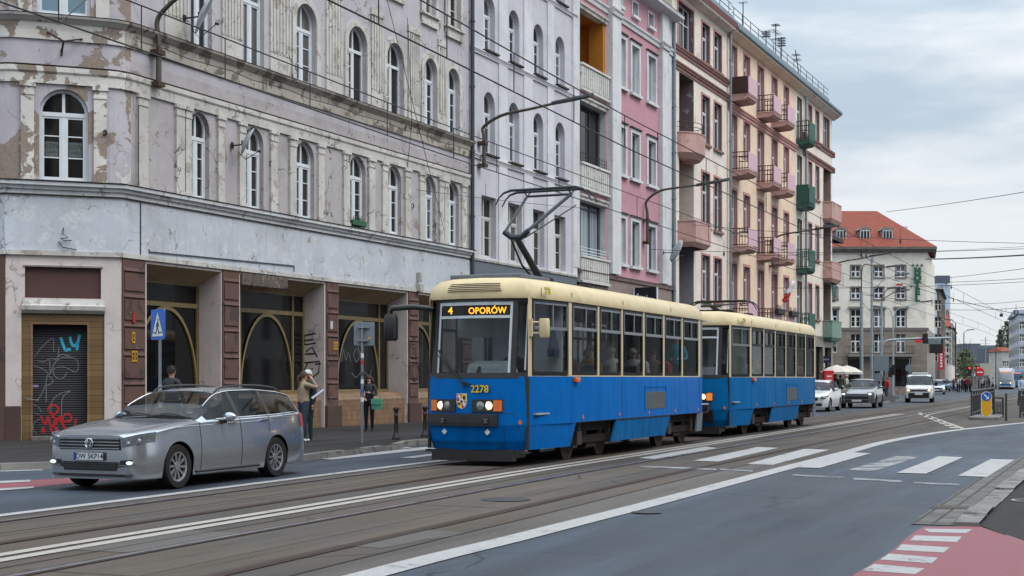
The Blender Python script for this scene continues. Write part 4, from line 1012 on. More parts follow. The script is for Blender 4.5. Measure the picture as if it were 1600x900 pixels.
# sign of the salon: a flat board set square to the front
sg = thing('shop_sign', 'black shop sign with white script sticking out above the blue tram', 'shop sign', M3 @ Vector((6.95, -.05, 5.05)), ROT)
mb = MB(); mb.box(-.06, .06, -1.2, -.1, 0, .95); mb.build('board', plain('black_sign', (.008, .01, .02), .3), sg)
mb = MB(); mb.box(-.065, .065, -.1, -.02, 0, .95); mb.box(-.065, .065, -1.25, -1.2, 0, .95); mb.box(-.03, .03, -.02, .05, .2, .75); mb.build('frame', M_WIN, sg)
text('lettering', 'Ambra', .38, M_WIN, sg, (-.0645, -.64, .45), (PI/2, R(12), -PI/2), ext=.001)
# --- beige house with loggia balconies
H4 = new_building('beige_house', 'soot stained beige house with rose window reveals and two bulging balconies', 1050)
LEN = facade_s(1137)-facade_s(1050)
big = (.98, 3.7, 19.05, 21.65)
WR4 = [(19.3, 21.5), (14.78, 17.45), (10.1, 13.15), (6.0, 8.52)]; WC4 = [(5.3, 6.75), (7.68, 9.15)]
LG4 = [(13.6, 17.9), (8.9, 13.4), (5.2, 8.8)]
ops = [(*big, 0, .34)]+[(a, b, z0, z1, 0) for a, b in WC4 for z0, z1 in WR4]+[(1.2, 3.81, z0, z1, 0, 1.5) for z0, z1 in LG4]
mb = MB(); wall(mb, 0, LEN, 4.9, 22.2, ops, .26, 0, 1); body(mb, 0, LEN, 22.2, 12, .002); mb.build('wall', [M_BEIGE, M_REVEAL], H4)
mb = MB(); wall(mb, 0, LEN, .1, 4.9, [(1, 4.2, .2, 4.0, 0), (5.4, 9.4, .2, 4.0, 0)], .4, 0, 0, -.04); mb.build('ground_floor_wall', M_MAUVE, H4)
for a, b in ((1, 4.2), (5.4, 9.4)): window(H4, (a+b)/2, .33, .2, b-a, 3.8, 0, 'grid', M_IRON, M_SHOPGLASS, tr=.75, bars=2)
for k, (z0, z1) in enumerate(LG4):
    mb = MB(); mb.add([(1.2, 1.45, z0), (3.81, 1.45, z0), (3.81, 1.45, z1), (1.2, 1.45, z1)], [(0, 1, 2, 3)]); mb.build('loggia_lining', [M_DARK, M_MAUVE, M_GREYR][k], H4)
    if k: mb = MB(); mb.box(3.79, 3.807, .02, 1.44, z0, z1); mb.build('loggia_side', [None, M_BEIGE, M_GREYR][k], H4)
mb = MB()
for zc in (18.9, 18.05):
    mb = MB(); cornice(mb, -.02, LEN, [(-.03, zc-.1), (.06, zc-.1), (.07, zc+.05), (.13, zc+.08), (.14, zc+.17), (.19, zc+.2), (.2, zc+.28), (-.03, zc+.34)]); mb.build('string_course', M_REDB, H4)
for (a, b) in WC4:
    for z0, z1 in WR4:
        surround(H4, a, b, z0, z1, .12, M_ROSE, .04, M_REDB); window(H4, (a+b)/2, .24, z0, b-a, z1-z0, 0, 'casement', M_WIN, tr=.66, bars=0)
surround(H4, *big, .13, M_ROSE, .04); window(H4, 2.34, .32, 19.05, 2.72, 2.6, 0, 'grid', M_WIN, tr=.66, bars=2)
mb = MB(); n = 14; A = [(2.45-1.55*math.cos(PI*i/n), -.95*math.sin(PI*i/n)) for i in range(n+1)]
rings = [[(x, y, z) for x, y in A] for z in (13.55, 14.66)]
mb.loft([[(2.45+(x-2.45)*f, y*f, z) for x, y in A] for f, z in ((.25, 13.1), (.75, 13.3), (1.0, 13.6), (1.0, 14.6), (1.03, 14.62), (1.03, 14.68))], False, False)
mb.poly([(x, y, 14.6) for x, y in A]); mb.build('curved_balcony', M_ROSEB, H4)
mb = MB()
for z in (14.95, 15.2): mb.tube([(x, y*.95, z) for x, y in A], .018, 6)
for i in range(1, n, 3): mb.tube([(A[i][0], A[i][1]*.95, 14.6), (A[i][0], A[i][1]*.95, 15.2)], .015, 6)
mb.build('balcony_rail', M_IRON, H4)
mb = MB(); A = [(.95, .0), (1.1, -.95), (3.9, -.95), (4.1, .0)]
mb.loft([[(2.5+(x-2.5)*f, y*f, z) for x, y in A] for f, z in ((.8, 8.6), (1.0, 8.85), (1.0, 9.92), (1.03, 9.93), (1.03, 9.99))], False, False); mb.poly([(x, y, 9.93) for x, y in A]); mb.build('balcony', M_ROSEB, H4)
mb = MB(); cornice(mb, -.02, LEN, [(-.03, 21.95), (.5, 22.1), (.55, 22.2), (-.03, 22.22)]); mb.build('eave', M_BEIGE, H4)
mb = MB(); cornice(mb, -.02, LEN, [(-.03, 22.2), (.57, 22.2), (.62, 22.5), (-.03, 22.5)]); mb.build('gutter', plain('red_brown_gutter', (.16, .05, .045), .6), H4)
drainpipe(H4, LEN-.07, 5.0, 22, .08, -.2, M_PIPEL)
def roof_edge(parent, L, z):
    mb = MB(); cornice(mb, 0, L, [(-.1, z), (.35, z), (.3, z+.55), (-.1, z+.6)]); mb.add([(0, .1, z+.58), (L, .1, z+.58), (L, 12, z+1.2), (0, 12, z+1.2)], [(0, 1, 2, 3)]); mb.build('roof', M_ZINC, parent)
    mb = MB()
    for k in (.5, .85): mb.tube([(0, -.25, z+.35+k), (L, -.25, z+.35+k)], .022, 6)
    q = .4
    while q < L: mb.tube([(q, -.25, z+.3), (q, -.25, z+1.2)], .02, 6); q += 1.9
    mb.build('roof_railing', M_PIPE, parent)
roof_edge(H4, LEN, 22.48)
# --- cream house with pink balconies
H5 = new_building('cream_house', 'cream yellow house with rose trim and pink fronted balconies', 1137)
LEN5 = facade_s(1243)-facade_s(1137)
ROWT = [21.5, 17.4, 12.9, 8.5]; SLAB = [18.4, 13.94, 9.42, 4.95]
DOORC = [(.55, 1.95), (6.9, 8.34), (10.5, 11.87)]; WINC = [(3.55, 4.89), (13.8, 15.1)]
ops = [(a, b, SLAB[r]+.04, ROWT[r], 0) for a, b in DOORC for r in range(4)]+[(a, b, ROWT[r]-2.35, ROWT[r], 0) for a, b in WINC for r in range(4)]
mb = MB(); wall(mb, 0, LEN5, 4.8, 22.1, ops, .27, 0, 1); body(mb, 0, LEN5, 22.1, 12, .002); mb.build('wall', [M_CREAM, M_ROSE], H5)
mb = MB(); wall(mb, 0, LEN5, .1, 4.8, [(1, 5, .2, 4.0, 0), (6.5, 10.5, .2, 4.0, 0), (12, 16, .2, 4.0, 0)], .4, 0, 0, -.04); mb.build('ground_floor_wall', M_MAUVE, H5)
for a, b in ((1, 5), (6.5, 10.5), (12, 16)): window(H5, (a+b)/2, .33, .2, b-a, 3.8, 0, 'grid', M_IRON, M_SHOPGLASS, tr=.75, bars=2)
for a, b in DOORC+WINC:
    for r in range(4):
        z0 = SLAB[r]+.04 if (a, b) in DOORC else ROWT[r]-2.35
        surround(H5, a, b, z0, ROWT[r], .16, M_ROSE, .03); window(H5, (a+b)/2, .25, z0, b-a, ROWT[r]-z0, 0, 'casement', M_WIN, tr=.68, bars=0)
for zc in (17.62,):
    mb = MB(); cornice(mb, 0, LEN5, [(-.03, zc-.12), (.07, zc-.12), (.08, zc+.05), (.14, zc+.1), (.15, zc+.2), (.2, zc+.24), (.2, zc+.32), (-.03, zc+.36)]); mb.build('string_course', M_ROSE, H5)
def balcony(parent, s0, s1, z, p, slabm, panel, railm, side='bars', name='balcony', h=1.1, front=True):
    mb = MB(); mb.loft([[(x, 0.02, z), (x, -p, z), (x, -p, z-.12), (x, -p*.8, z-.27), (x, .02, z-.33)] for x in (s0, s1)], True, True)
    mb.box(s0-.03, s1+.03, -p-.04, .0, z+.003, z+.06); b = mb.build(name, slabm, parent)
    if front:
        mb = MB(); mb.box(s0+.02, s1-.02, -p-.03, -p+.01, z+.12, z+h); mb.build('front_panel', panel, b)
    for x in (s0+.03, s1-.03):
        mb = MB()
        if side == 'boards':
            mb.box(x-.02, x+.02, -p+.04, -.02, z+.08, z+h)
            for k in range(9): mb.box(x-.032, x+.032, -p+.08+k*(p-.1)/9, -p+.08+(k+.75)*(p-.1)/9, z+.07, z+h+.01)
        else:
            for zz in (z+h, z+h*.75, z+.14): mb.box(x-.02, x+.02, -p, -.01, zz-.025, zz+.025)
            for k in range(7): mb.box(x-.013, x+.013, -p+.02+k*(p-.05)/6, -p+.045+k*(p-.05)/6, z+.05, z+h)
        mb.build('side_railing', railm, b)
    return b
for r in range(4):
    for k, s0 in enumerate((.55, 6.6, 10.3)):
        balcony(H5, s0, s0+2.0, SLAB[r], 1.09, M_ROSEB, M_ROSEL, M_BARK, 'boards' if (r, k) == (0, 0) else 'bars')
mb = MB(); cornice(mb, 0, LEN5, [(-.03, 21.75), (.15, 21.8), (.55, 22.05), (.6, 22.12), (-.03, 22.2)]); mb.build('eave', M_CREAM, H5)
mb = MB(); cornice(mb, 0, LEN5, [(-.03, 22.1), (.62, 22.12), (.7, 22.2), (.7, 22.36), (-.03, 22.4)]); mb.build('gutter', M_ZINC, H5)
roof_edge(H5, LEN5, 22.38)
M5 = Matrix.Translation(facade_pt(1137)) @ Matrix.Rotation(ROT, 4, 'Z')
M_PLANT = plain('balcony_leaves', (.03, .055, .02), .7, var=.4)
for k, s0 in enumerate((6.7, 10.4)):
    pb = thing('planter', 'black planter hung on the %s of the lowest pink balconies' % ('first' if k == 0 else 'farther'), 'planter', M5 @ Vector((s0+.9, -1.25, SLAB[3]+.75)), ROT, None)
    mb = MB(); mb.box(-.95, .95, -.14, .1, 0, .34); mb.build('trough', M_IRON, pb, bevel=.02)
    mb = MB(); random.seed(5+k)
    for q in range(60):
        x, y = random.uniform(-.9, .9), random.uniform(-.1, .1); h = random.uniform(.08, .4); a = random.uniform(0, 6.3)
        mb.add([(x, y, .3), (x+.06*math.cos(a), y+.05, .3+h*.6), (x+.1*math.cos(a), y+.05*math.sin(a), .3+h), (x-.05, y+.03, .3+h*.5)], [(0, 1, 2, 3)])
    mb.build('plants', M_PLANT, pb)
# flag of white and red on a short slanted staff
fl = thing('flag', 'white and red flag furled on a slanted staff below a pink balcony', 'flag', M5 @ Vector((7.6, -1.12, 5.6)), ROT)
mb = MB(); mb.tube([(0, 0, 0), (.35, -.95, 2.3)], .03, 8); mb.build('staff', M_WIN, fl, 40)
def furled(z0, z1, m, nm):
    mb = MB(); rings = []
    for i in range(6):
        t_ = z0+(z1-z0)*i/5; c = Vector((.35*t_, -.95*t_, 2.3*t_)); r = .17+.04*math.sin(i*2.2)
        rings.append([(c.x+r*(1+.3*math.sin(3*a))*math.cos(a), c.y+r*math.sin(a), c.z-.1*abs(math.cos(a))) for a in [2*PI*k/12 for k in range(12)]])
    mb.loft(rings); return mb.build(nm, m, fl, 50)
furled(.42, .66, plain('flag_red', (.42, .02, .03), .7), 'red_cloth'); furled(.66, .98, plain('flag_white', (.7, .7, .7), .7), 'white_cloth')
# --- last house of the row, with green balconies and a corner stack of pink ones
H6 = new_building('green_balcony_house', 'beige house at the end of the row with green balconies and pink corner balconies', 1243)
LEN6 = facade_s(1300)-facade_s(1243)
Cd = (.5, 2.0); Cw = [(3.9, 5.1), (6.3, 7.5)]; Cb = (9.0, 11.1)
ops = [(*Cd, SLAB[r]+.05, ROWT[r], 0) for r in range(4)]+[(a, b, ROWT[r]-2.5, ROWT[r], 0) for a, b in Cw for r in range(4)]+[(*Cb, ROWT[0]-2.6, ROWT[0], 0)]+[(9.0, LEN6-.45, SLAB[r], ROWT[r]+.4, 0, 1.5) for r in (1, 2, 3)]
mb = MB(); wall(mb, 0, LEN6, 4.8, 22.1, ops, .26, 0, 1); body(mb, 0, LEN6, 22.1, 12, .002); mb.build('wall', [M_BEIGE, M_MAUVE], H6)
mb = MB(); wall(mb, 0, LEN6, .1, 4.8, [(1.2, 4.2, .2, 4.0, 0), (6.2, 8.6, .2, 4.0, 0), (9.3, 11.6, .2, 4.0, 0)], .4, 0, 0, -.06); mb.add([(LEN6+.002, -.06, .1), (LEN6+.002, 12, .1), (LEN6+.002, 12, 4.8), (LEN6+.002, -.06, 4.8)], [(0, 1, 2, 3)]); mb.build('ground_floor_wall', M_STONE, H6)
for a, b in ((1.2, 4.2), (6.2, 8.6), (9.3, 11.6)): window(H6, (a+b)/2, .3, .2, b-a, 3.8, 0, 'grid', M_IRON, M_SHOPGLASS, tr=.75, bars=1)
for r in (1, 2, 3):
    mb = MB(); mb.add([(9.0, 1.5, SLAB[r]), (LEN6-.45, 1.5, SLAB[r]), (LEN6-.45, 1.5, ROWT[r]+.4), (9.0, 1.5, ROWT[r]+.4)], [(0, 1, 2, 3)]); mb.build('loggia_lining', M_MAUVE, H6)
for r in range(4):
    window(H6, 1.25, .24, SLAB[r]+.05, 1.5, ROWT[r]-SLAB[r]-.05, 0, 'casement', M_WIN, tr=.7, bars=0)
    for a, b in Cw:
        surround(H6, a, b, ROWT[r]-2.5, ROWT[r], .14, M_ROSE, .03, M_REDB); window(H6, (a+b)/2, .24, ROWT[r]-2.5, b-a, 2.5, 0, 'casement', M_WIN, tr=.68, bars=0)
    balcony(H6, .15, 2.1, SLAB[r]-.1, .9, M_GREENB, M_GREENB, M_GREENB if r else M_IRON, 'boards' if r == 1 else 'bars', 'green_balcony', 1.35)
surround(H6, *Cb, ROWT[0]-2.6, ROWT[0], .14, M_ROSE, .03); window(H6, 10.05, .24, ROWT[0]-2.6, 2.1, 2.6, 0, 'grid', M_WIN, tr=.68, bars=2)
for zc in (18.9, 17.7):
    mb = MB(); cornice(mb, 2.2, LEN6+.1, [(-.03, zc-.1), (.06, zc-.1), (.1, zc+.1), (.17, zc+.16), (.2, zc+.3), (-.03, zc+.36)]); mb.box(LEN6, LEN6+.25, -.2, 3, zc-.1, zc+.3); mb.build('string_course', M_REDB, H6)
for r, m in ((1, M_ROSEB), (2, M_ROSEB), (3, M_GREENP)):
    z = SLAB[r]; mb = MB(); A = [(8.8, .0), (8.9, -.7), (LEN6+.2, -.7), (LEN6+.75, -.1), (LEN6+.75, 1.4), (LEN6, 1.4)]
    mb.loft([[(10.6+(x-10.6)*f, y*f, q) for x, y in A] for f, q in ((.75, z-.5), (1, z-.2), (1, z+1.0), (1.03, z+1.01), (1.03, z+1.08))], False, False); mb.poly([(x, y, z+1.0) for x, y in A]); mb.build('corner_balcony', m, H6)
mb = MB(); cornice(mb, 0, LEN6+.6, [(-.03, 21.75), (.15, 21.8), (.55, 22.05), (.6, 22.12), (-.03, 22.2)]); mb.build('eave', M_BEIGE, H6)
mb = MB(); cornice(mb, 0, LEN6+.6, [(-.03, 22.1), (.62, 22.12), (.7, 22.2), (.7, 22.36), (-.03, 22.4)]); mb.build('gutter', M_ZINC, H6)
roof_edge(H6, LEN6-2.5, 22.38)
mb = MB(); mb.box(LEN6-2.4, LEN6-.6, 1.5, 3.0, 22.2, 24.0); mb.box(LEN6-2.5, LEN6-.5, 1.4, 3.1, 23.95, 24.12); mb.build('chimney', M_MAUVE, H6)
drainpipe(H6, 2.6, 4.8, 22, .08, -.15, M_PIPEL)
M6 = Matrix.Translation(facade_pt(1243)) @ Matrix.Rotation(ROT, 4, 'Z')
# aerials on the roofs
def aerial(px, pyb, pyt, d, label, bars, lean=0.0):
    Y = facade_depth(px)+d; b = at(px, pyb, Y); H_ = (pyb-pyt)*Y/F_PX
    a = thing('roof_aerial', label, 'aerial', b, ROT)
    top = Vector((lean*H_, 0, H_))
    mb = MB(); mb.tube([(0, 0, -1.0), (0, 0, 0), top], .035, 6); mb.build('mast', M_PIPE, a)
    for k, (f, w_, n_) in enumerate(bars):
        c = top*f; mb = MB(); mb.tube([c+Vector((-w_, .0, 0)), c+Vector((w_, 0, 0))], .022, 6)
        for q in range(n_):
            x = -w_+2*w_*q/max(1, n_-1); mb.tube([c+Vector((x, -.28, 0)), c+Vector((x, .28, 0))], .016, 5)
        mb.build('antenna', M_PIPE, a)
aerial(1161, 60, 3, 2, 'tall thin aerial mast nearest on the roof line', [(.98, .15, 2)])
aerial(1197, 84, 48, 3, 'short aerial with a stacked comb beside the taller cross aerial', [(.95, .25, 4), (.85, .25, 4), (.75, .2, 4)])
aerial(1212, 98, 37, 3, 'tall aerial with crossed arms in the middle of the roof line', [(.96, .3, 5), (.78, .8, 5), (.6, .2, 3)])
aerial(1221, 106, 58, 3, 'aerial mast with short side elements right behind the cross aerial', [(.96, .2, 4), (.88, .22, 4), (.8, .22, 4), (.72, .2, 4)])
aerial(1250, 128, 85, 3, 'aerial leaning steeply over the end of the roof', [(.7, .35, 4), (.85, .3, 4)], -.72)
# ---------------------------------------------------------------- hotel and the far street
M_HOTEL = plaster('cream_hotel_render', (.70, .655, .58), (((.62, .57, .5), .6, .6),), .2, streak=.3, crack=0, bump=.1)
t = NT('red_roof_tiles'); br = t.n('ShaderNodeTexBrick'); br.inputs['Scale'].default_value = 1; br.inputs['Brick Width'].default_value = .32; br.inputs['Row Height'].default_value = .34; br.inputs['Mortar Size'].default_value = .03
br.inputs['Color1'].default_value = (.26, .052, .028, 1); br.inputs['Color2'].default_value = (.20, .042, .025, 1); br.inputs['Mortar'].default_value = (.09, .025, .015, 1)
t.lk(t.co(), br.inputs['Vector']); t.bump(br.outputs['Fac'], -.5, .05)
M_RTILE = t.fin(t.mix(t.ramp(t.noise(.3, 5), .4, .7, 0, .4), br.outputs['Color'], (.17, .045, .03)), .75, 0, .3)
M_HOOD = plain('grey_hood', (.19, .17, .155), .85, var=.2)
HX0, HY0 = 33.0, 165.0
HT = thing('hotel', 'cream hotel with red tiled hipped roof and green vertical hotel lettering', 'hotel', (HX0, HY0, 0))
def hx(px): return (px-CX)*HY0/F_PX-HX0
def hz(py): return EYE+(HY-py)*HY0/F_PX
HW = hx(1447.5)
cols = [hx(p) for p in (1301, 1337, 1373, 1407.5)]
ops = []
for c in cols:
    ops += [(c-.53, c+.53, hz(433), hz(415), 0), (c-.53, c+.53, hz(467), hz(449), 0), (c-.56, c+.56, hz(511), hz(484), 0)]
mb = MB(); wall(mb, 0, HW, hz(512), hz(390), ops, .18)
FLD = Vector((.335, 1, 0)).normalized()
def flank(mb, L, z0, z1, mi=0): mb.add([(HW, 0, z0), (HW+FLD.x*L, FLD.y*L, z0), (HW+FLD.x*L, FLD.y*L, z1), (HW, 0, z1)], [(0, 1, 2, 3)], mi)
flank(mb, 26, hz(512), hz(390)); mb.add([(0, 0, 0), (0, 22, 0), (0, 22, hz(390)), (0, 0, hz(390))], [(0, 1, 2, 3)]); mb.build('wall', M_HOTEL, HT)
mb = MB(); go = [(c-.56, c+.56, hz(551), hz(522), 0) for c in cols]+[(a, b, .1, hz(561), 0) for a, b in ((hx(1322), hx(1347)), (hx(1365), hx(1382)), (hx(1398), hx(1423)))]
wall(mb, 0, HW+.05, 0, hz(512), go, .3, 0, 0, -.08); mb.add([(HW+.05, -.08, 0), (HW+.05+FLD.x*26, FLD.y*26, 0), (HW+.05+FLD.x*26, FLD.y*26, hz(512)), (HW+.05, -.08, hz(512))], [(0, 1, 2, 3)])
mb.build('stone_base', M_STONE, HT)
for a, b in ((hx(1322), hx(1347)), (hx(1365), hx(1382)), (hx(1398), hx(1423))): window(HT, (a+b)/2, .2, .1, b-a, hz(561)-.1, 0, 'grid', M_IRON, M_SHOPGLASS, tr=.8, bars=1)
for c in cols:
    for y0, y1, st in ((433, 415, 0), (467, 449, 0), (511, 484, 1), (551, 522, 1)):
        w_ = 1.06 if not st else 1.12
        window(HT, c, .14 if y0 != 551 else .18, hz(y0), w_, hz(y1)-hz(y0), 0, 'casement', M_WIN, tr=.5 if not st else .62, bars=0 if not st else 1, fw=.05)
        if y0 != 551: surround(HT, c-w_/2, c+w_/2, hz(y0), hz(y1), .13, M_HOOD, .05, M_HOOD)
    mb = MB(); mb.box(c-.85, c+.85, -.22, .02, hz(482.5), hz(479)); mb.build('window_hood', M_HOOD, HT)
mb = MB(); cornice(mb, -.2, HW+.2, [(-.03, hz(517)), (.15, hz(517)), (.22, hz(512.5)), (-.03, hz(511.5))]); mb.build('string_course', M_HOOD, HT)
mb = MB(); cornice(mb, -.3, HW+1.0, [(-.03, hz(394)), (.3, hz(394)), (.75, hz(390)), (.8, hz(387)), (-.03, hz(386))]); mb.box(HW, HW+1.0, -.75, 20, hz(390), hz(386.5)); mb.build('eave', M_HOOD, HT)
ez = hz(386.6); rx = hx(1386)+.6; rz = 21.9
mb = MB(); mb.add([(-1, -.8, ez), (HW+1, -.8, ez), (rx, 7, rz), (-1, 7, rz), (HW+5.5, 15, ez), (-1, 15, ez)], [(0, 1, 2, 3), (1, 4, 2), (2, 4, 5, 3)]); rf = mb.build('roof', M_RTILE, HT)
for px in (1317, 1354, 1389):
    c = hx(px)*1.008; z0, z1 = hz(383)+.1, hz(363)+.35; y = 1.0
    mb = MB(); mb.box(c-.62, c+.62, y, y+3, z0, z1); mb.extrude([(c-.75, y-.08, z1)]+[(c+.75*math.cos(PI*i/8), y-.08, z1+.42*math.sin(PI*i/8)) for i in range(9)][::-1], (0, 3.2, 0)); d = mb.build('dormer', M_HOOD, HT)
    window(d, c, y-.02, z0+.1, 1.12, z1-z0-.15, 0, 'grid', M_WIN, tr=.99, bars=2, fw=.06)
mb = MB(); mb.box(hx(1424), hx(1439), 6, 9, ez, hz(360)+.9); mb.box(hx(1423), hx(1440), 5.8, 9.2, hz(360)+.85, hz(360)+1.1); mb.build('chimney', M_HOTEL, rf)
mb = MB(); a, b = hx(1322), hx(1424); mb.box(a, b, -1.3, -.05, hz(557.5), hz(554)); slab = mb.build('balcony', M_HOOD, HT)
mb = MB()
for z in (hz(554)+.12, hz(554)+.95): mb.tube([(a, -1.2, z), (b, -1.2, z)], .03, 5); mb.tube([(a, -1.2, z), (a, -.05, z)], .03, 5); mb.tube([(b, -1.2, z), (b, -.05, z)], .03, 5)
k = a
while k < b: mb.tube([(k, -1.2, hz(554)), (k, -1.2, hz(554)+.95)], .016, 4); k += .18
mb.build('balcony_railing', M_IRON, slab)
for k in (0, 1):
    mb = MB(); mb.box((a, b)[k]-.12, (a, b)[k]+.12, -.25, .0, 0, hz(557.5)); mb.build('column', M_STONE, HT)
HS = thing('hotel_sign', 'green vertical letters reading hotel under three stars on the cream facade', 'sign', (HX0+hx(1432), HY0-.25, hz(444)))
M_GREENL = plain('green_letters', (.008, .09, .055), .4)
for i, (ch, py) in enumerate(zip('HOTEL', (424.5, 435, 446, 456.5, 467))): text('letter', ch, 1.0, M_GREENL, HS, (0, -.1, hz(py)-hz(444)), (PI/2, 0, 0), ext=.06, bold=.085, sx=1.0)
for i in range(3):
    mb = MB(); pts = []
    for k in range(10):
        r = (.24, .1)[k % 2]; pts.append((-.5+i*.5+r*math.sin(2*PI*k/10), -.1, hz(415)-hz(444)+r*math.cos(2*PI*k/10)))
    mb.extrude(pts, (0, .08, 0)); mb.build('star', M_GREENL, HS)
fl = thing('flag', 'small white and red flag hanging flat between hotel windows', 'flag', (HX0+hx(1403.5), HY0-.4, hz(444)))
for nm, m, z0, z1 in (('white_cloth', plain('flag_white2', (.7, .7, .7), .7), .05, .3), ('red_cloth', plain('flag_red2', (.42, .03, .03), .7), -.2, .05), ('white_border', plain('flag_grey2', (.55, .56, .58), .7), -.42, -.2)):
    mb = MB(); mb.loft([[(-.38+.76*i/8, .03*math.sin(i*1.3), z), (-.38+.76*i/8, .03*math.sin(i*1.3)+.02, z)] for i in range(9) for z in ()] or [[(-.38+.76*i/8, .03*math.sin(i*1.3), z0), (-.38+.76*i/8, .03*math.sin(i*1.3), z1), (-.38+.76*i/8, .03*math.sin(i*1.3)+.02, z1), (-.38+.76*i/8, .03*math.sin(i*1.3)+.02, z0)] for i in range(9)]); mb.build(nm, m, fl)

def block(name, label, px0, px1, Y, ytop, depth, wallm, roofm=None, rows=0, colsn=0, pitch=0, roof_in=0, win=(1.0, 1.5), flankdir=0.0, cat='building', z_first=4.0, flank_rows=True, left=False):
    """a house whose front faces the camera, with rows of real windows on its front and its street flank"""
    x0 = (px0-CX)*Y/F_PX; x1 = (px1-CX)*Y/F_PX; z1 = EYE+(HY-ytop)*Y/F_PX
    r = thing(name, label, cat, (x0, Y, 0)); W = x1-x0
    mb = MB(); ops = []
    if rows:
        for i in range(colsn):
            c = W*(i+.5)/colsn
            for j in range(rows):
                zz = z_first+(z1-z_first-.6)*j/rows; ops.append((c-win[0]/2, c+win[0]/2, zz, min(zz+win[1], z1-.3), 0))
    wall(mb, 0, W, 0, z1, ops, .2)
    fx = flankdir*depth
    ys = [(W, 0, 0), (W+fx, depth, 0), (W+fx, depth, z1), (W, 0, z1)] if not left else [(0, 0, 0), (fx, depth, 0), (fx, depth, z1), (0, 0, z1)]
    o2 = [(0, 0, 0), (fx, depth, 0), (fx, depth, z1), (0, 0, z1)] if not left else [(W, 0, 0), (W+fx, depth, 0), (W+fx, depth, z1), (W, 0, z1)]
    mb.add(ys, [(0, 1, 2, 3)]); mb.add(o2, [(0, 1, 2, 3)]); mb.add([(fx, depth, 0), (W+fx, depth, 0), (W+fx, depth, z1), (fx, depth, z1)], [(0, 1, 2, 3)])
    mb.build('wall', wallm, r)
    mb = MB()
    if pitch:
        mb.add([(-.4, -.4, z1), (W+.4, -.4, z1), (W+fx+.4, depth+.4, z1), (fx-.4, depth+.4, z1), (roof_in+fx/2, depth/2, z1+pitch), (W-roof_in+fx/2, depth/2, z1+pitch)], [(0, 1, 5, 4), (1, 2, 5), (2, 3, 4, 5), (3, 0, 4), (0, 3, 2, 1)])
    else:
        mb.add([(0, 0, z1), (W, 0, z1), (W+fx, depth, z1), (fx, depth, z1), (0, 0, z1+.5), (W, 0, z1+.5), (W+fx, depth, z1+.5), (fx, depth, z1+.5)], [(0, 1, 5, 4), (1, 2, 6, 5), (2, 3, 7, 6), (3, 0, 4, 7), (4, 5, 6, 7)])
    mb.build('roof', roofm or wallm, r)
    for o in ops: window(r, (o[0]+o[1])/2, .16, o[2], win[0], o[3]-o[2], 0, 'casement', M_WINW, tr=.6, bars=0, fw=.07)
    if rows and flank_rows and depth > 6:
        n = int(depth/4); a = math.atan2(depth, fx)
        for i in range(n):
            f = (i+.5)/n
            for j in range(rows):
                zz = z_first+(z1-z_first-.6)*j/rows
                px_ = (W if not left else 0)+fx*f+(.03 if not left else -.03)
                window(r, 0, 0, 0, 1.1, min(1.7, z1-zz-.4), 0, 'casement', M_WINW, tr=.6, bars=0, fw=.08, rot=(a if not left else a-PI), xyz=(px_, depth*f, zz))
    return r
M_SOOT = plaster('sooty_brick', (.13, .10, .085), (((.22, .15, .12), .8, .55),), .5, streak=.4, crack=0)
M_OFFW = plaster('off_white_render', (.46, .45, .42), (((.36, .34, .31), .7, .58),), .4, streak=.5, crack=0)
M_BRICKP = plaster('pink_brick', (.30, .16, .125), (((.40, .33, .28), .8, .55),), .4, streak=.4, crack=0)
M_HAZESLATE = plain('hazed_slate_blue', (.075, .095, .13), .6, var=.15)  # distance haze is put into the bluish colour of both block materials
M_HAZEGREY = plain('hazed_blue_grey_block', (.11, .13, .165), .7, var=.15)
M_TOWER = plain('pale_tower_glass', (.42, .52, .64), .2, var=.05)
block('tenement', 'sooty brick tenement with dark balconies on the street flank behind the hotel', 1464, 1468, 200, 452, 26, M_SOOT, M_ROOFT, 4, 1, 1.5, .3, flankdir=.335)
block('tenement', 'narrow house with a steep red gabled roof next to the sooty tenement', 1476, 1481, 232, 510, 14, M_OFFW, M_RTILE, 3, 1, 3.2, .4, flankdir=.335)
block('tenement', 'ornate grey tenement farthest along the left side of the street', 1478, 1487, 255, 512, 36, M_BEIGE, M_ROOFT, 4, 1, 1.6, .3, flankdir=.335)
tw = thing('office_tower', 'pale blue glass tower with a dark top rising behind the hotel', 'tower', ((1460-CX)*1500/F_PX, 1500, 0))
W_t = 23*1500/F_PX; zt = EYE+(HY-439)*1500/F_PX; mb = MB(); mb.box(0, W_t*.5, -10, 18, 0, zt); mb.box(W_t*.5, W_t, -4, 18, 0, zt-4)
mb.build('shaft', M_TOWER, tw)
mb = MB(); mb.box(-.3, W_t*.86, -10.3, 17, zt-3, zt+5); mb.build('crown', M_HAZESLATE, tw)
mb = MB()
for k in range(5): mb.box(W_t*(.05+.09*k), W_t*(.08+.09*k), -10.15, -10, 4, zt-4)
mb.build('glazing', plain('tower_blue_glass', (.10, .22, .42), .2), tw)
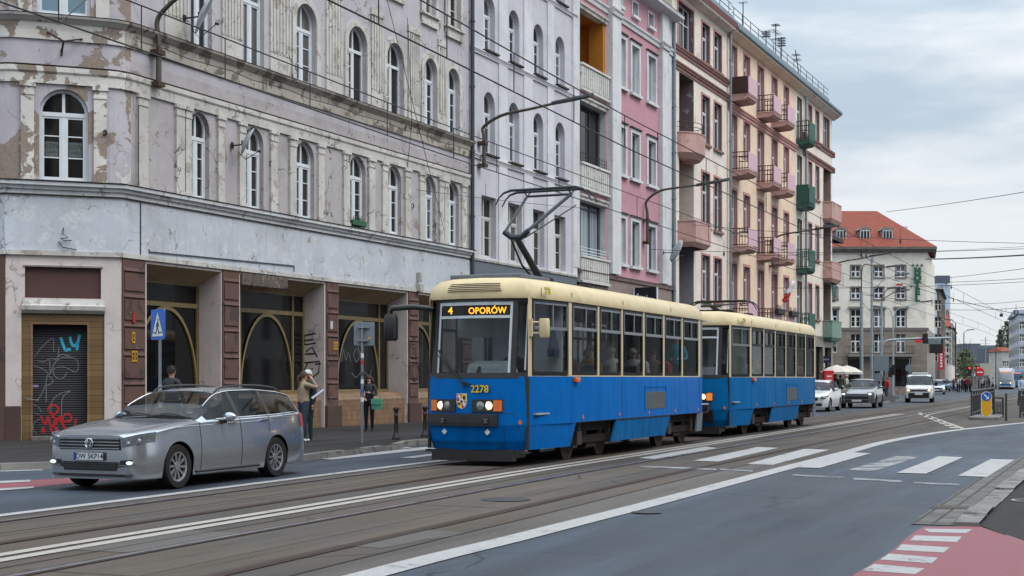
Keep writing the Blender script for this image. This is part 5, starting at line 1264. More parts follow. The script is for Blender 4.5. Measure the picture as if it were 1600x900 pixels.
# right side of the street
block('tenement', 'grey tenement at the right edge of the street', 1583, 1606, 330, 494, 20, M_OFFW, M_HAZESLATE, 4, 3, 1.8, .5, flankdir=.3, left=True)
t_ = block('tenement', 'bluish corner block nearest on the right side of the street', 1592, 1640, 280, 490, 30, plaster('pale_blue_render', (.38, .42, .47), (((.3, .33, .38), .7, .58),), .3, streak=.3, crack=0), M_HAZESLATE, 4, 5, 1.5, 1, flankdir=.3, left=True)
block('small_house', 'small white house with a red roof below the poplars', 1566, 1586, 390, 549, 12, M_OFFW, M_RTILE, 1, 3, 1.3, .6, z_first=5.0)
for a in ((1493, 1512, 620, 545, 30, M_HAZEGREY, 'dark blue grey block beside the last tenement'), (1506, 1532, 900, 538, 30, M_HAZESLATE, 'long slate block with a raised middle on the skyline'), (1528, 1562, 760, 541, 30, M_HAZEGREY, 'broad blue grey block on the skyline behind the traffic lights'), (1553, 1575, 560, 547, 20, M_HAZESLATE, 'slate block half behind the poplars'), (1502, 1524, 480, 563, 20, M_OFFW, 'low pale house at the end of the street')):
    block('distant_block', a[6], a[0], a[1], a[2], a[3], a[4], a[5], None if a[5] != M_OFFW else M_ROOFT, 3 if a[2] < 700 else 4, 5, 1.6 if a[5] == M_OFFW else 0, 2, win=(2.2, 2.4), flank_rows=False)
# narrow house set back right behind the end of the row
NB = thing('narrow_house', 'narrow beige house with dark sloping eave between the row and the hotel', 'building', facade_pt(1302)+Vector((-CT, ST, 0))*1.1, ROT)
mb = MB(); ops = [(1.2+2.2*i, 2.2+2.2*i, 1.2+3.6*k, 3.2+3.6*k, 0) for i in range(2) for k in range(3)]+[]
wall(mb, 0, 4.6, 0, 13.2, ops, .2); body(mb, 0, 4.6, 13.2, 9, .002); mb.build('wall', M_BEIGE, NB)
for o in ops: window(NB, (o[0]+o[1])/2, .17, o[2], 1.0, 2.0, 0, 'casement', M_WINW, tr=.66, bars=0)
mb = MB(); mb.add([(-.3, -.9, 12.9), (5.0, -.9, 12.9), (5.0, 5, 16.2), (-.3, 5, 16.2), (-.3, -.9, 12.6), (5.0, -.9, 12.6), (5.0, 9, 13.2), (-.3, 9, 13.2)], [(0, 1, 2, 3), (0, 4, 5, 1), (3, 2, 6, 7), (0, 3, 7, 4), (1, 5, 6, 2)]); mb.build('roof', M_IRON, NB)
for k in (0, 1): balcony(NB, 1.0, 2.6, 4.3+3.7*k, .8, M_HOOD, M_GREENB, M_GREENB, 'bars', 'balcony')

# poplars: trunk, limbs and a crown of leaf clumps
def tree(px, Y, h, r, label, mleaf, seed, group=None):
    rnd = random.Random(seed)
    b = Vector(((px-CX)*Y/F_PX, Y, 0)); tr = thing('poplar_tree', label, 'tree', b, 0, group)
    mb = MB(); P = [Vector((rnd.uniform(-.1, .1)*k, rnd.uniform(-.1, .1)*k, h*k/6)) for k in range(6)]; mb.tube(P, [.32*(1-k/6.5) for k in range(6)], 8)
    for k in range(16):
        z = h*rnd.uniform(.15, .75); a = rnd.uniform(0, 6.28); l = r*rnd.uniform(.5, .9)
        mb.tube([(0, 0, z), (l*.4*math.cos(a), l*.4*math.sin(a), z+l*.8), (l*.7*math.cos(a), l*.7*math.sin(a), z+l*1.9)], [.09, .06, .02], 5)
    mb.build('trunk', plain('bark', (.06, .05, .04), .9), tr)
    mb = MB()
    for k in range(2200):
        z = h*(.1+.9*rnd.random()**.85); f = math.sin(PI*min(1, (z/h*.93+.06)))**.6*(.55+.45*math.sin(z*2.1+seed)**2); a = rnd.uniform(0, 6.28); rr = r*f*math.sqrt(rnd.random())
        c = Vector((rr*math.cos(a), rr*math.sin(a), z)); s = rnd.uniform(.14, .34)
        u = Vector((rnd.uniform(-1, 1), rnd.uniform(-1, 1), rnd.uniform(-.4, 1))).normalized(); v = u.orthogonal().normalized()
        mb.add([c-u*s, c+v*s*.6, c+u*s, c-v*s*.6], [(0, 1, 2, 3)])
    mb.build('crown', mleaf, tr)
M_LEAF = plain('poplar_leaf', (.032, .05, .026), .7, var=.45, scale=1.2); M_LEAF2 = plain('spring_leaf', (.075, .095, .035), .7, var=.4, scale=1.2)
tree(1563, 400, 15.5, 1.9, 'slim dark poplar left of the taller one at the right of the street', M_LEAF, 1)
tree(1573, 405, 18, 3.4, 'tallest dark poplar behind the small white house', M_LEAF, 2)
tree(1582, 410, 16.5, 3.0, 'dark poplar half behind the grey tenement on the right', M_LEAF, 3)
tree(1508, 330, 8.5, 3.2, 'pale green street tree at the far end of the street', M_LEAF2, 4)
# ---------------------------------------------------------------- the houses across the street, outside the picture to the right: added to shade the road and darken reflections in the glass
for i, (s0, s1, d, z1, m, lab) in enumerate(((-46, -8, 15, 19, M_BEIGE, 'unseen beige house added across the street behind the viewer'), (-7, 20, 16, 17, M_MAUVE, 'unseen mauve stone house added across the street beside the viewer'), (46, 74, 20, 18, M_LILAC2, 'unseen pale house added across the street opposite the blue tram'), (75, 130, 21, 16, M_OFFW, 'unseen off white house added across the street opposite the balconies'))):
    b = Vector((CT, -ST, 0))*d+Vector((ST, CT, 0))*s1; h = thing('house', lab, 'building', b, ROT+PI); L_ = s1-s0
    mb = MB(); ops = [(1.2+3*k, 2.5+3*k, 1.0+3.9*f, 3.3+3.9*f, 0) for k in range(int((L_-2)/3)) for f in range(int((z1-3)/3.9)+1)]
    wall(mb, 0, L_, -.02, z1, ops, .2); body(mb, 0, L_, z1, 11, .25, 0, -.02); mb.build('wall', m, h)
    mb = MB(); cornice(mb, 0, L_, [(-.03, z1-.5), (.2, z1-.4), (.4, z1), (-.03, z1+.05)]); mb.build('eave', M_WHITEP, h)
    mb = MB()
    for o in ops: mb.poly([(o[0], .19, o[2]), (o[1], .19, o[2]), (o[1], .19, o[3]), (o[0], .19, o[3])])
    p = mb.build('pane', M_SHOPGLASS, h); p['kind'] = 'stuff'
# ---------------------------------------------------------------- people: one skinned surface each
M_SKIN = plain('skin', (.42, .25, .185), .55, var=.05)
CLOTH = {}
def cloth(c, rough=.85):
    k = tuple(round(x, 3) for x in c)
    if k not in CLOTH: CLOTH[k] = plain('cloth_%d' % len(CLOTH), c, rough, spec=.2, var=.15, scale=9)
    return CLOTH[k]
def person(label, loc, rz, J, top, legs, shoe, hair, hair_style='short', height=1.7, skin=None, fingers=False, group=None, extra_mats=(), base_z=0.0, name='person', grouplabel=None):
    """J: joints in a frame facing -y, in metres for a 1.75 m adult; one continuous skinned body"""
    k = height/1.75; skin = skin or M_SKIN
    r = thing(name, label, 'person', loc, rz, group)
    V, E, RAD, SEG = [], [], [], []
    def chain(pts, mi):
        for p in pts:
            V.append(Vector(p[:3])*k); RAD.append(p[3]*k)
    idx = {}
    def v(n, p, rad):
        idx[n] = len(V); V.append(Vector(p)*k); RAD.append(rad*k*(1.13 if n[:2] in ('pe', 'wa', 'ch', 'sh', 'el', 'hi', 'kn') else 1.0)); return idx[n]
    def e(a, b, mi): E.append((idx[a], idx[b])); SEG.append((idx[a], idx[b], mi))
    T, L, S, K = 0, 1, 2, 3          # top, legs, shoes, skin
    pe, ch, nk, hd = [Vector(J[q]) for q in ('pelvis', 'chest', 'neck', 'head')]
    v('pelvis', pe, .135); v('waist', pe.lerp(ch, .45), .118); v('chest', ch, .145); v('neck0', ch.lerp(nk, .72), .085); v('neck', nk, .052); v('head', nk.lerp(hd, .55), .078); v('head1', hd, .088)
    e('pelvis', 'waist', T); e('waist', 'chest', T); e('chest', 'neck0', T); e('neck0', 'neck', K); e('neck', 'head', K); e('head', 'head1', K)
    arms = {}
    for s in 'lr':
        if 'sh'+s in J:
            sh, el, wr = [Vector(J[q+s]) for q in ('sh', 'el', 'wr')]
            v('sh'+s, sh, .062); v('el'+s, el, .046); v('wr'+s, wr, .034); hn = wr+(wr-el).normalized()*.07; v('hn'+s, hn, .032)
            e('neck0', 'sh'+s, T); e('sh'+s, 'el'+s, T); e('el'+s, 'wr'+s, T); e('wr'+s, 'hn'+s, K); arms[s] = (el, wr, hn)
        if 'hip'+s in J:
            hp, kn, an, to = [Vector(J[q+s]) for q in ('hip', 'kn', 'an', 'to')]
            v('hip'+s, hp, .098); v('kn'+s, kn, .064); v('an'+s, an, .047); v('heel'+s, an+Vector((0, 0, -.045)), .042); v('to'+s, to, .034)
            e('pelvis', 'hip'+s, L); e('hip'+s, 'kn'+s, L); e('kn'+s, 'an'+s, L); e('an'+s, 'heel'+s, S); e('heel'+s, 'to'+s, S)
    me = bpy.data.meshes.new('body'); me.from_pydata([tuple(p) for p in V], [E[i] for i in range(len(E))], [])
    o = bpy.data.objects.new('body', me); COL.objects.link(o)
    sk = o.modifiers.new('skin', 'SKIN'); sk.use_smooth_shade = True
    for i, d in enumerate(me.skin_vertices[0].data): d.radius = (RAD[i], RAD[i]); d.use_root = (i == 0)
    sb = o.modifiers.new('sub', 'SUBSURF'); sb.levels = 1; sb.render_levels = 1
    bpy.context.view_layer.update(); dg = bpy.context.evaluated_depsgraph_get()
    m2 = bpy.data.meshes.new_from_object(o.evaluated_get(dg)); bpy.data.objects.remove(o)
    mb = MB(); mats = [cloth(top), cloth(legs), cloth(shoe), skin]+list(extra_mats)
    vs = [Vector(q.co) for q in m2.vertices]; fs = [tuple(p.vertices) for p in m2.polygons]
    mb.v = vs; mb.f = fs
    sha = {'pelvis': L}
    for p in m2.polygons:
        c = Vector(p.center); best = (1e9, 0)
        for a, b, mi in SEG:
            A, B = V[a], V[b]; d = B-A; t = max(0, min(1, (c-A).dot(d)/max(1e-9, d.length_squared))); q = A+d*t
            dist = (c-q).length/(RAD[a]*(1-t)+RAD[b]*t)
            if dist < best[0]: best = (dist, mi if not (mi == T and a == 0 and t < .35) else L)
        mb.m.append(best[1])
    # face: nose, brow, eyes, ears; the face looks along J['look'] (default -y)
    look = Vector(J.get('look', (0, -1, 0))).normalized(); side = Vector((0, 0, 1)).cross(look).normalized(); up = look.cross(side)*1
    if up.z < 0: up = -up
    hc = (nk.lerp(hd, .8))*k
    mb.mi = 3
    mb.ell(hc+look*.092*k-up*.012*k, (.014*k, .016*k, .02*k), 6, 5)
    for q in (-1, 1): mb.ell(hc+side*q*.085*k, (.016*k, .016*k, .03*k), 6, 5)
    mats.append(M_IRON); mb.mi = len(mats)-1
    for q in (-1, 1): mb.ell(hc+look*.08*k+side*q*.032*k+up*.02*k, .010*k, 6, 5)
    mb.mi = 3
    if fingers:
        for s, (el, wr, hn) in arms.items():
            d = (hn-wr).normalized(); n = d.cross(Vector((0, 0, 1))); n = n.normalized() if n.length > .1 else Vector((1, 0, 0)); c = d.cross(n)
            for q in range(4):
                b = (hn+n*(-.027+.018*q))*k; l = (.062, .072, .068, .05)[q]*k
                mb.tube([b, b+d*l*.55+c*l*.15, b+d*l*.85+c*l*.5], [.010*k, .009*k, .007*k], 6)
            b = (wr+d*.03+n*.034)*k; mb.tube([b, b+(d*.5+n*.6).normalized()*.045*k, b+(d*.9+n*.5).normalized()*.07*k], [.012*k, .010*k, .008*k], 6)
    mb.build('body', mats, r, 180)
    # hair
    hb = MB(); hm = cloth(hair, .6)
    C = nk.lerp(hd, .82)*k
    rings = []
    for i in range(7):
        a = PI/2*i/6; rr = .108*k*math.sin(a+.001); zz = .118*k*math.cos(a)
        rings.append([C+side*rr*math.cos(b)*.95-look*rr*math.sin(b)*1.05-look*.014*k+up*(zz+.012*k-(.05*k*max(0, math.sin(b)) if i == 6 else 0)+(.012*k if math.sin(b) < -.3 and i > 4 else 0)) for b in [2*PI*q/14 for q in range(14)]])
    hb.loft(rings, True, False)
    if hair_style in ('long', 'bob'):
        ln = .30 if hair_style == 'long' else .16
        for q in range(9):
            b = PI*.02+PI*.96*q/8; s0 = C+side*.098*k*math.cos(b)-look*.105*k*math.sin(b)
            hb.tube([s0+up*.03*k, s0-up*ln*.5*k+side*.012*math.cos(b)*k-look*.01*k, s0-up*ln*k-side*.01*math.cos(b)*k], [.036*k, .04*k, .018*k], 6)
    if hair_style == 'ponytail':
        b = C-look*.105*k+up*.02*k; hb.tube([b, b-look*.07*k-up*.05*k, b-look*.06*k-up*.2*k, b-look*.09*k-up*.34*k], [.035*k, .036*k, .03*k, .01*k], 7)
    if hair_style == 'tousled':
        rn = random.Random(4)
        for q in range(26):
            b = rn.uniform(0, 6.3); a = rn.uniform(.1, 1.3); d = side*math.cos(b)*math.sin(a)-look*math.sin(b)*math.sin(a)+up*math.cos(a)
            p = C+d*.1*k+up*.01*k; hb.tube([p, p+d*.03*k+side*.01*k, p+d*.035*k+side*.03*k-up*.01*k], [.022*k, .016*k, .004*k], 5)
    hb.build('hair', hm, r, 180)
    return r
def standing(dx=0.0, look=(0, -1, 0), stride=.0, arms='down', lean=.0):
    J = dict(pelvis=(0, 0, .95), chest=(0, -lean, 1.28), neck=(0, -lean*1.2, 1.50), head=(0, -lean*1.4-.02, 1.655), look=look)
    for s, q in (('l', 1), ('r', -1)):
        st = stride*q
        J['hip'+s] = (q*.095, 0, .90); J['kn'+s] = (q*.1, -st*.55-.02, .49); J['an'+s] = (q*.1, -st, .085+(.02 if st < 0 else 0)); J['to'+s] = (q*.12, -st-.15, .03)
        J['sh'+s] = (q*.185, -lean, 1.41); J['el'+s] = (q*.235, st*.4-lean+.02, 1.13); J['wr'+s] = (q*.22, st*.7-lean-.04, .88)
        if arms == 'front': J['el'+s] = (q*.25, -lean+.0, 1.13); J['wr'+s] = (q*.10, -lean-.2, 1.12)
        if arms == 'bag': J['el'+s] = (q*.25, -.03, 1.12); J['wr'+s] = (q*.08, -.2, 1.2 if q > 0 else 1.02)
        if arms == 'face': J['el'+s] = (q*.22, -.27, 1.33); J['wr'+s] = (q*.07, -.2, 1.56)
    return J
def seated(look=(0, -1, 0), arms=True):
    J = dict(pelvis=(0, 0, .12), chest=(0, .02, .46), neck=(0, 0, .68), head=(0, -.02, .835), look=look)
    for s, q in (('l', 1), ('r', -1)):
        J['hip'+s] = (q*.1, -.02, .1); J['kn'+s] = (q*.12, -.42, .12); J['an'+s] = (q*.12, -.42, -.32); J['to'+s] = (q*.13, -.56, -.38)
        J['sh'+s] = (q*.185, .02, .59); J['el'+s] = (q*.23, -.04, .32); J['wr'+s] = (q*.14, -.26, .25)
    return J
# ---------------------------------------------------------------- the blue two-car tram
def gloss(name, c, rough=.3, coat=.22, dirt=.35, dirtc=(.05, .045, .04)):
    t = NT(name); co = t.co(); s = t.z(co)
    f = t.noise(3, 5, .6, co); st = t.noise(1, 5, .6, t.co(scale=(5, 5, .5)))
    k = t.math('MULTIPLY', t.ramp(st, .42, .75), t.ramp(s[2], .3, 1.5, dirt, dirt*.25))
    col = t.mix(t.ramp(f, .3, .7), tuple(x*.9 for x in c), tuple(min(1, x*1.08) for x in c))
    return t.fin(t.mix(k, col, dirtc), t.ramp(st, .3, .8, rough, rough+.25), 0, .04, coat)
M_BLUE = gloss('tram_blue', (.0, .112, .385), .35, .05, .3, (.004, .03, .08)); M_BLUE2 = gloss('faded_shaded_tram_blue', (.001, .108, .30), .42, .05, .5, (.008, .04, .075))
M_CREAMT = gloss('tram_cream', (.55, .45, .275), .35, .2, .25, (.2, .15, .09))
M_GREYE = plain('tram_grey_end', (.10, .115, .13), .5, var=.15)
M_RUB = plain('black_rubber', (.008, .008, .009), .55); M_BLKP = plain('black_plastic', (.012, .012, .013), .45, spec=.5)
M_ALU = plain('window_aluminium', (.30, .32, .34), .35, .7, var=.08)
M_WS = plain('pale_screen_frame', (.42, .46, .49), .5)
M_UNDER = plain('tram_underframe', (.018, .015, .013), .9, spec=.2, var=.4)
M_WHEEL = plain('rusty_wheel', (.05, .034, .027), .8, .2, var=.35, scale=12)
M_ORG = plain('amber_lens', (.62, .13, .012), .25, spec=.6); M_REFW = plain('white_reflector', (.6, .62, .64), .3)
M_LAMP = emit('headlamp_lit', (1.0, .74, .42), 1.6); M_LAMPC = emit('headlamp_core', (1.0, .9, .7), 5.0); M_LAMPO = plain('lamp_off', (.3, .31, .32), .15, .6)
M_AMBLIT = emit('amber_lit', (1.0, .28, .03), .5); M_LED = emit('led_text', (1.0, .42, .02), 3.2)
M_NUM = plain('yellow_number', (.62, .47, .03), .5); M_NUMB = plain('number_edge', (.01, .01, .01), .5)
M_PANEL = plain('cab_panel', (.50, .53, .54), .6); M_DASH = plain('pale_dashboard', (.56, .60, .61), .5)
M_SEATF = plain('tram_seat', (.05, .055, .07), .7); M_INT = plain('tram_interior', (.3, .31, .31), .7)
def clear_glass(name, tint=.42, refl=.12, dirt=.04):
    t = NT(name); tr = t.n('ShaderNodeBsdfTransparent'); tr.inputs['Color'].default_value = (tint*.93, tint*.99, tint, 1)
    gl = t.n('ShaderNodeBsdfGlossy'); gl.inputs['Roughness'].default_value = .04; gl.inputs['Color'].default_value = (.85, .9, .95, 1)
    lw = t.n('ShaderNodeLayerWeight'); lw.inputs['Blend'].default_value = .25
    mx = t.n('ShaderNodeMixShader'); t.lk(t.ramp(lw.outputs['Fresnel'], 0, 1, refl*.3, refl*3), mx.inputs[0]); t.lk(tr.outputs[0], mx.inputs[1]); t.lk(gl.outputs[0], mx.inputs[2])
    df = t.n('ShaderNodeBsdfDiffuse'); df.inputs['Color'].default_value = (.25, .25, .25, 1); m2 = t.n('ShaderNodeMixShader')
    t.lk(t.ramp(t.noise(1.5, 5), .4, .8, 0, dirt*2), m2.inputs[0]); t.lk(mx.outputs[0], m2.inputs[1]); t.lk(df.outputs[0], m2.inputs[2]); t.lk(m2.outputs[0], t.out.inputs[0])
    return t.mat
M_TGLASS = clear_glass('tram_glass', .64, .04, .02); M_TGLASS2 = clear_glass('dusty_tram_glass', .5, .06, .08); M_WSCREEN = clear_glass('windscreen', .52, .07, .02)
FC = .08                                  # the nose bulges a little off the track centre
def half(sgn):
    return [(.28*(w)**2, sgn*w) for w in (.25, .5, .75, .9, 1.0)]
def plan():
    right = half(-1)+[(1.97, -1.2), (10.95, -1.2), (11.7, -1.04), (12.25, -.8)]
    left = [(s, -y) for s, y in right]
    return [(0, 0)]+right+left[::-1]
PLAN = plan()
DSZ = [(.29, .15), (.45, .07), (.75, 0), (1.5, .02), (3.1, .20)]
def ds(z):
    for (a, u), (b, v_) in zip(DSZ, DSZ[1:]):
        if z <= b: return u+(v_-u)*max(0, (z-a)/(b-a))
    return DSZ[-1][1]
def pt(s, y, z, sc=1.0):
    f = max(0, 1-s/1.97)
    return (s+ds(z)*f, y*sc, z)
def ring(z, sc=1.0): return [pt(s, y, z, sc) for s, y in PLAN]
def nose(w, z, out=0.0):
    """a point on the bulging front at lateral w (metres, + = the tram's right side as it travels)"""
    return (.28*w*w+ds(z)-out, w, z)
def nose_patch(mb, w0, w1, z0, z1, out, mi=0, n=6, thick=.0, nz=1):
    A = [[nose(w0+(w1-w0)*i/n, z0+(z1-z0)*j/nz, out) for i in range(n+1)] for j in range(nz+1)]
    for j in range(nz):
        mb.add(A[j]+A[j+1], [(i, i+1, n+2+i, n+1+i) for i in range(n)], mi)
    if thick:
        B = [[(p[0]+thick, p[1], p[2]) for p in r] for r in A]
        mb.add(A[0]+B[0], [(i, i+1, n+2+i, n+1+i) for i in range(n)], mi); mb.add(A[-1]+B[-1], [(i, i+1, n+2+i, n+1+i) for i in range(n)], mi)
        for q in (0, n): mb.add([r[q] for r in A]+[r[q] for r in B], [(j, j+1, nz+2+j, nz+1+j) for j in range(nz)], mi)
def plan_strip(mb, i0, i1, zs, mi=0):
    """part of the side wall: plan points i0..i1 lofted over zs"""
    P = PLAN[i0:i1+1]; n = len(P)
    for z0, z1 in zip(zs, zs[1:]):
        mb.add([pt(s, y, z0) for s, y in P]+[pt(s, y, z1) for s, y in P], [(i, i+1, n+i+1, n+i) for i in range(n-1)], mi)
def make_tram(label, o0, blue, glass, number, second=False):
    rz = PI/2-TT
    root = thing('tram', label, 'tram', o0, rz, None)
    # lower body
    mb = MB(); rs = [ring(z) for z in (.745, .95, 1.25, 1.635)]; mb.loft(rs, True, False); body_ = mb.build('body', [blue], root, 30)
    N = len(PLAN)
    # front skirt (both sides and nose)
    mb = MB(); F = [p for p in PLAN if p[0] < 1.0]; R_ = [(s, y) for s, y in F if y <= 0]; Lf = [(s, y) for s, y in F if y > 0]
    def wside(s): return 1.0+.2*min(1, max(0, (s-.28)/1.69))
    order = [(2.25, wside(2.25))]+Lf+R_+[(2.25, -wside(2.25))]
    for z0, z1 in ((.29, .46), (.46, .6), (.6, .745)):
        n = len(order); f = lambda s, z: s-(.16 if s > 2 else 0)*(.745-z)/.455
        mb.add([pt(f(s, z0), y, z0, 1-(.745-z0)*.11) for s, y in order]+[pt(f(s, z1), y, z1, 1-(.745-z1)*.11) for s, y in order], [(i, i+1, n+i+1, n+i) for i in range(n-1)])
    mb.build('front_skirt', blue, root, 30)
    for sg in (-1, 1):
        mb = MB(); y = sg*1.2; mb.extrude([(4.62, y, .745), (8.42, y, .745), (8.22, y*.95, .29), (4.46, y*.95, .29)], (0, -sg*.04, 0)); mb.build('side_skirt', M_BLUE2, root); mb = MB(); mb.box(2.3, 11.0, y-.003, y+.003, .738, .752); mb.box(4.66, 8.4, y-.004, y+.004, .72, .738)  # darker, grimier blue paints in the shade of the inward-tilted side skirts
        for sx_ in (1.99, 4.98, 10.9): mb.box(sx_-.004, sx_+.004, y-.003, y+.003, .75, 1.64)
        mb.build('panel_seam', M_UNDER, root)
        mb = MB(); mb.extrude([(10.72, y, .745), (11.3, y*.97, .745), (11.2, y*.97, .29), (10.6, y, .29)], (0, -sg*.04, 0)); mb.build('rear_skirt', M_GREYE, root)
        # body seam lines
        mb = MB(); mb.box(.6, 2.2, y*.0+sg*1.0-.0, sg*1.0, 0, 0) if False else None
    mb = MB(); mb.box(.5, 11.6, -1.0, 1.0, .55, .94); mb.box(.9, 2.3, -.9, .9, .32, .6); mb.box(4.7, 8.2, -1.05, 1.05, .3, .6); mb.build('underframe', M_UNDER, root)
    # bogies with their wheels
    for c in (3.745, 9.75):
        mb = MB()
        for sg in (-1, 1):
            mb.box(c-1.35, c+1.35, sg*.93-.06, sg*.93+.06, .30, .46); mb.box(c-.3, c+.3, sg*.86-.1, sg*.86+.1, .2, .36)
            for q in (-.45, .45): mb.cyl((c+q, sg*.93, .46), (c+q, sg*.93, .7), .08)
        mb.box(c-.5, c+.5, -.7, .7, .3, .55); bg_ = mb.build('bogie', M_UNDER, root, bevel=.015)
        for q in (-.945, .945):
            for sg in (-1, 1):
                mb = MB(); mb.xf = Matrix.Translation((c+q, sg*.7175, .335)) @ Matrix.Rotation(PI/2, 4, 'X')
                mb.lathe([(.001, -.07), (.1, -.07), (.12, -.05), (.27, -.045), (.29, -.065), (.325, -.065), (.328, .05), (.36, .055), (.36, .075), (.1, .07), (.001, .07)], n=24); mb.build('wheel', M_WHEEL, bg_, 35)
                mb = MB(); mb.box(c+q-.13, c+q+.13, sg*.98-.09, sg*.98+.09, .28, .56); mb.cyl((c+q, sg*.98, .56), (c+q, sg*.98, .78), .1); mb.build('axle_box', M_WHEEL, bg_, bevel=.02)
    # window band: pillars in cream, each window a rubber frame with panes
    pill = [1.97, 3.52, 4.98, 6.45, 7.92, 9.39, 10.85]
    WT, WB = 3.02, 1.70
    for sg in (-1, 1):
        SM = Matrix.Identity(4) if sg < 0 else Matrix.Scale(-1, 4, (0, 1, 0))
        mb = MB(); mb.xf = SM
        wall(mb, 1.97, 10.95, 1.635, 3.1, [(a+.05, b-.05, WB-.045, WT+.04, 0, .05) for a, b in zip(pill, pill[1:])], .05, 0, 0, -1.2)
        mb.build('window_pillars', M_CREAMT, root)
        for a, b in zip(pill, pill[1:]):
            w_ = b-a-.1; zc = (WB+WT)/2; mb = MB(); mb.xf = SM @ Matrix.Translation(((a+b)/2, -1.19, zc))
            O, I = rrect(w_+.005, WT-WB+.09, .09), rrect(w_-.13, WT-WB-.05, .07); n = len(O)
            mb.add([(p[0], 0, p[1]) for p in O]+[(p[0], -.012, p[1]) for p in I]+[(p[0], .04, p[1]) for p in I], [(i, (i+1) % n, n+(i+1) % n, n+i) for i in range(n)]+[(n+i, n+(i+1) % n, 2*n+(i+1) % n, 2*n+i) for i in range(n)])
            fr = mb.build('window', M_RUB, root)
            zr = 2.56-zc; mb = MB(); mb.xf = SM @ Matrix.Translation(((a+b)/2, -1.19, zc)); h2 = (WT-WB-.05)/2; w2 = (w_-.13)/2
            mb.box(-w2, w2, -.02, .01, zr-.03, zr+.03); mb.box(-w2, w2, -.018, .01, h2-.035, h2); mb.box(-w2, -w2+.03, -.018, .01, zr, h2); mb.box(w2-.03, w2, -.018, .01, zr, h2); mb.box(-.02+.05, .02+.05, -.02, .008, zr+.03, h2-.035)
            mb.build('slider_frame', M_ALU if not second else M_RUB, fr)
            mb = MB(); mb.xf = SM @ Matrix.Translation(((a+b)/2, -1.175, zc)); mb.poly([(p[0], 0, p[1]) for p in I]); mb.build('pane', glass, fr)
        # the tapering cab side: window beside the driver
        a0 = Vector((.30, -1.0)); a1 = Vector((1.97, -1.2)); ang = math.atan2(a1.y-a0.y, a1.x-a0.x); Lc = (a1-a0).length
        CM = SM @ Matrix.Translation((a0.x, a0.y, 0)) @ Matrix.Rotation(ang, 4, 'Z')
        mb = MB(); mb.xf = CM; wall(mb, .02, Lc, 1.635, 3.1, [(.16, Lc-.09, WB-.06, WT+.04, 0, .05)], .05); mb.build('cab_pillars', M_CREAMT, root)
        mb = MB(); mb.xf = CM @ Matrix.Translation(((Lc+.07)/2, .01, zc)); w_ = Lc-.25; O, I = rrect(w_+.005, WT-WB+.1, .1), rrect(w_-.12, WT-WB-.04, .07); n = len(O)
        mb.add([(p[0], 0, p[1]) for p in O]+[(p[0], -.012, p[1]) for p in I]+[(p[0], .04, p[1]) for p in I], [(i, (i+1) % n, n+(i+1) % n, n+i) for i in range(n)]+[(n+i, n+(i+1) % n, 2*n+(i+1) % n, 2*n+i) for i in range(n)])
        fr = mb.build('cab_window', M_RUB, root); zr = 2.53-zc; w2 = (w_-.12)/2; h2 = (WT-WB-.04)/2
        mb = MB(); mb.xf = CM @ Matrix.Translation(((Lc+.07)/2, .01, zc))
        for b4 in ((-w2, w2, zr-.03, zr+.03), (-w2, w2, h2-.035, h2), (-w2, -w2+.03, zr, h2), (w2-.03, w2, zr, h2), (.06, .1, zr+.03, h2-.03)): mb.box(b4[0], b4[1], -.022, .01, b4[2], b4[3])
        mb.build('slider_frame', M_ALU, fr)
        mb = MB(); mb.xf = CM @ Matrix.Translation(((Lc+.07)/2, .03, zc)); mb.poly([(p[0], 0, p[1]) for p in I]); mb.build('pane', glass, fr)
        mb = MB(); mb.xf = CM; mb.box(-.02, .06, -.012, .03, .3, 1.62); mb.build('door_seam', M_BLKP, root)
        # rear quarter
        mb = MB(); P = [(10.95, -1.2), (11.7, -1.04), (12.25, -.8)]; mb.xf = SM
        mb.add([(s, y, 1.635) for s, y in P]+[(s, y, 3.1) for s, y in P], [(0, 1, 4, 3), (1, 2, 5, 4)]); mb.build('rear_corner', M_GREYE, root)
        # small side fittings
        for s in (2.62, 4.8, 6.8, 8.8, 10.72):
            mb = MB(); q = .055; mb.extrude([(s-q*.6, sg*1.203, .83), (s, sg*1.203, .83+q), (s+q*.6, sg*1.203, .83), (s, sg*1.203, .83-q)], (0, sg*.012, 0)); mb.build('reflector', M_ORG, root)
        mb = MB(); mb.box(2.08, 2.3, sg*1.2, sg*1.28, 1.52, 1.62); mb.build('side_indicator', M_ORG, root, bevel=.02)
        mb = MB(); y = sg*1.2; mb.box(6.5, 8.1, y-.012, y+.012, 1.40, 1.44); mb.box(6.5, 6.54, y-.012, y+.012, .92, 1.44); mb.box(8.06, 8.1, y-.012, y+.012, .92, 1.44); fr = mb.build('vent_frame', blue, root)
        mb = MB(); mb.box(6.56, 8.04, y-.005, y+.008, .92, 1.30)
        for k in range(16): mb.box(6.56, 8.04, y-.012, y+.012, .93+k*.0235, .938+k*.0235)
        mb.build('vent_grille', M_GREYE, fr)
        mb = MB(); mb.box(.55, 2.1, y*.0+sg*(1.135), sg*1.14, .728, .734); mb.build('panel_seam', M_BLKP, root) if False else None
    # rear wall
    mb = MB(); mb.add([(12.25, -.8, .745), (12.25, .8, .745), (12.25, .8, 3.1), (12.25, -.8, 3.1)], [(0, 1, 2, 3)]); mb.build('rear_wall', M_GREYE, root)
    # nose: black window band, glass, pale frame
    mb = MB()
    for w0, w1, z0, z1 in ((-1.0, 1.0, 1.60, 1.70), (-1.0, 1.0, 3.0, 3.1), (-.80, -.71, 1.7, 3.0), (.80+FC, .71+FC, 1.7, 3.0), (-1.0, -.965, 1.7, 3.0), (1.0, .965, 1.7, 3.0)): nose_patch(mb, w0, w1, z0, z1, .006, 0, 8 if abs(w1-w0) > 1 else 2, .03)
    mb.build('windscreen_surround', M_BLKP, root)
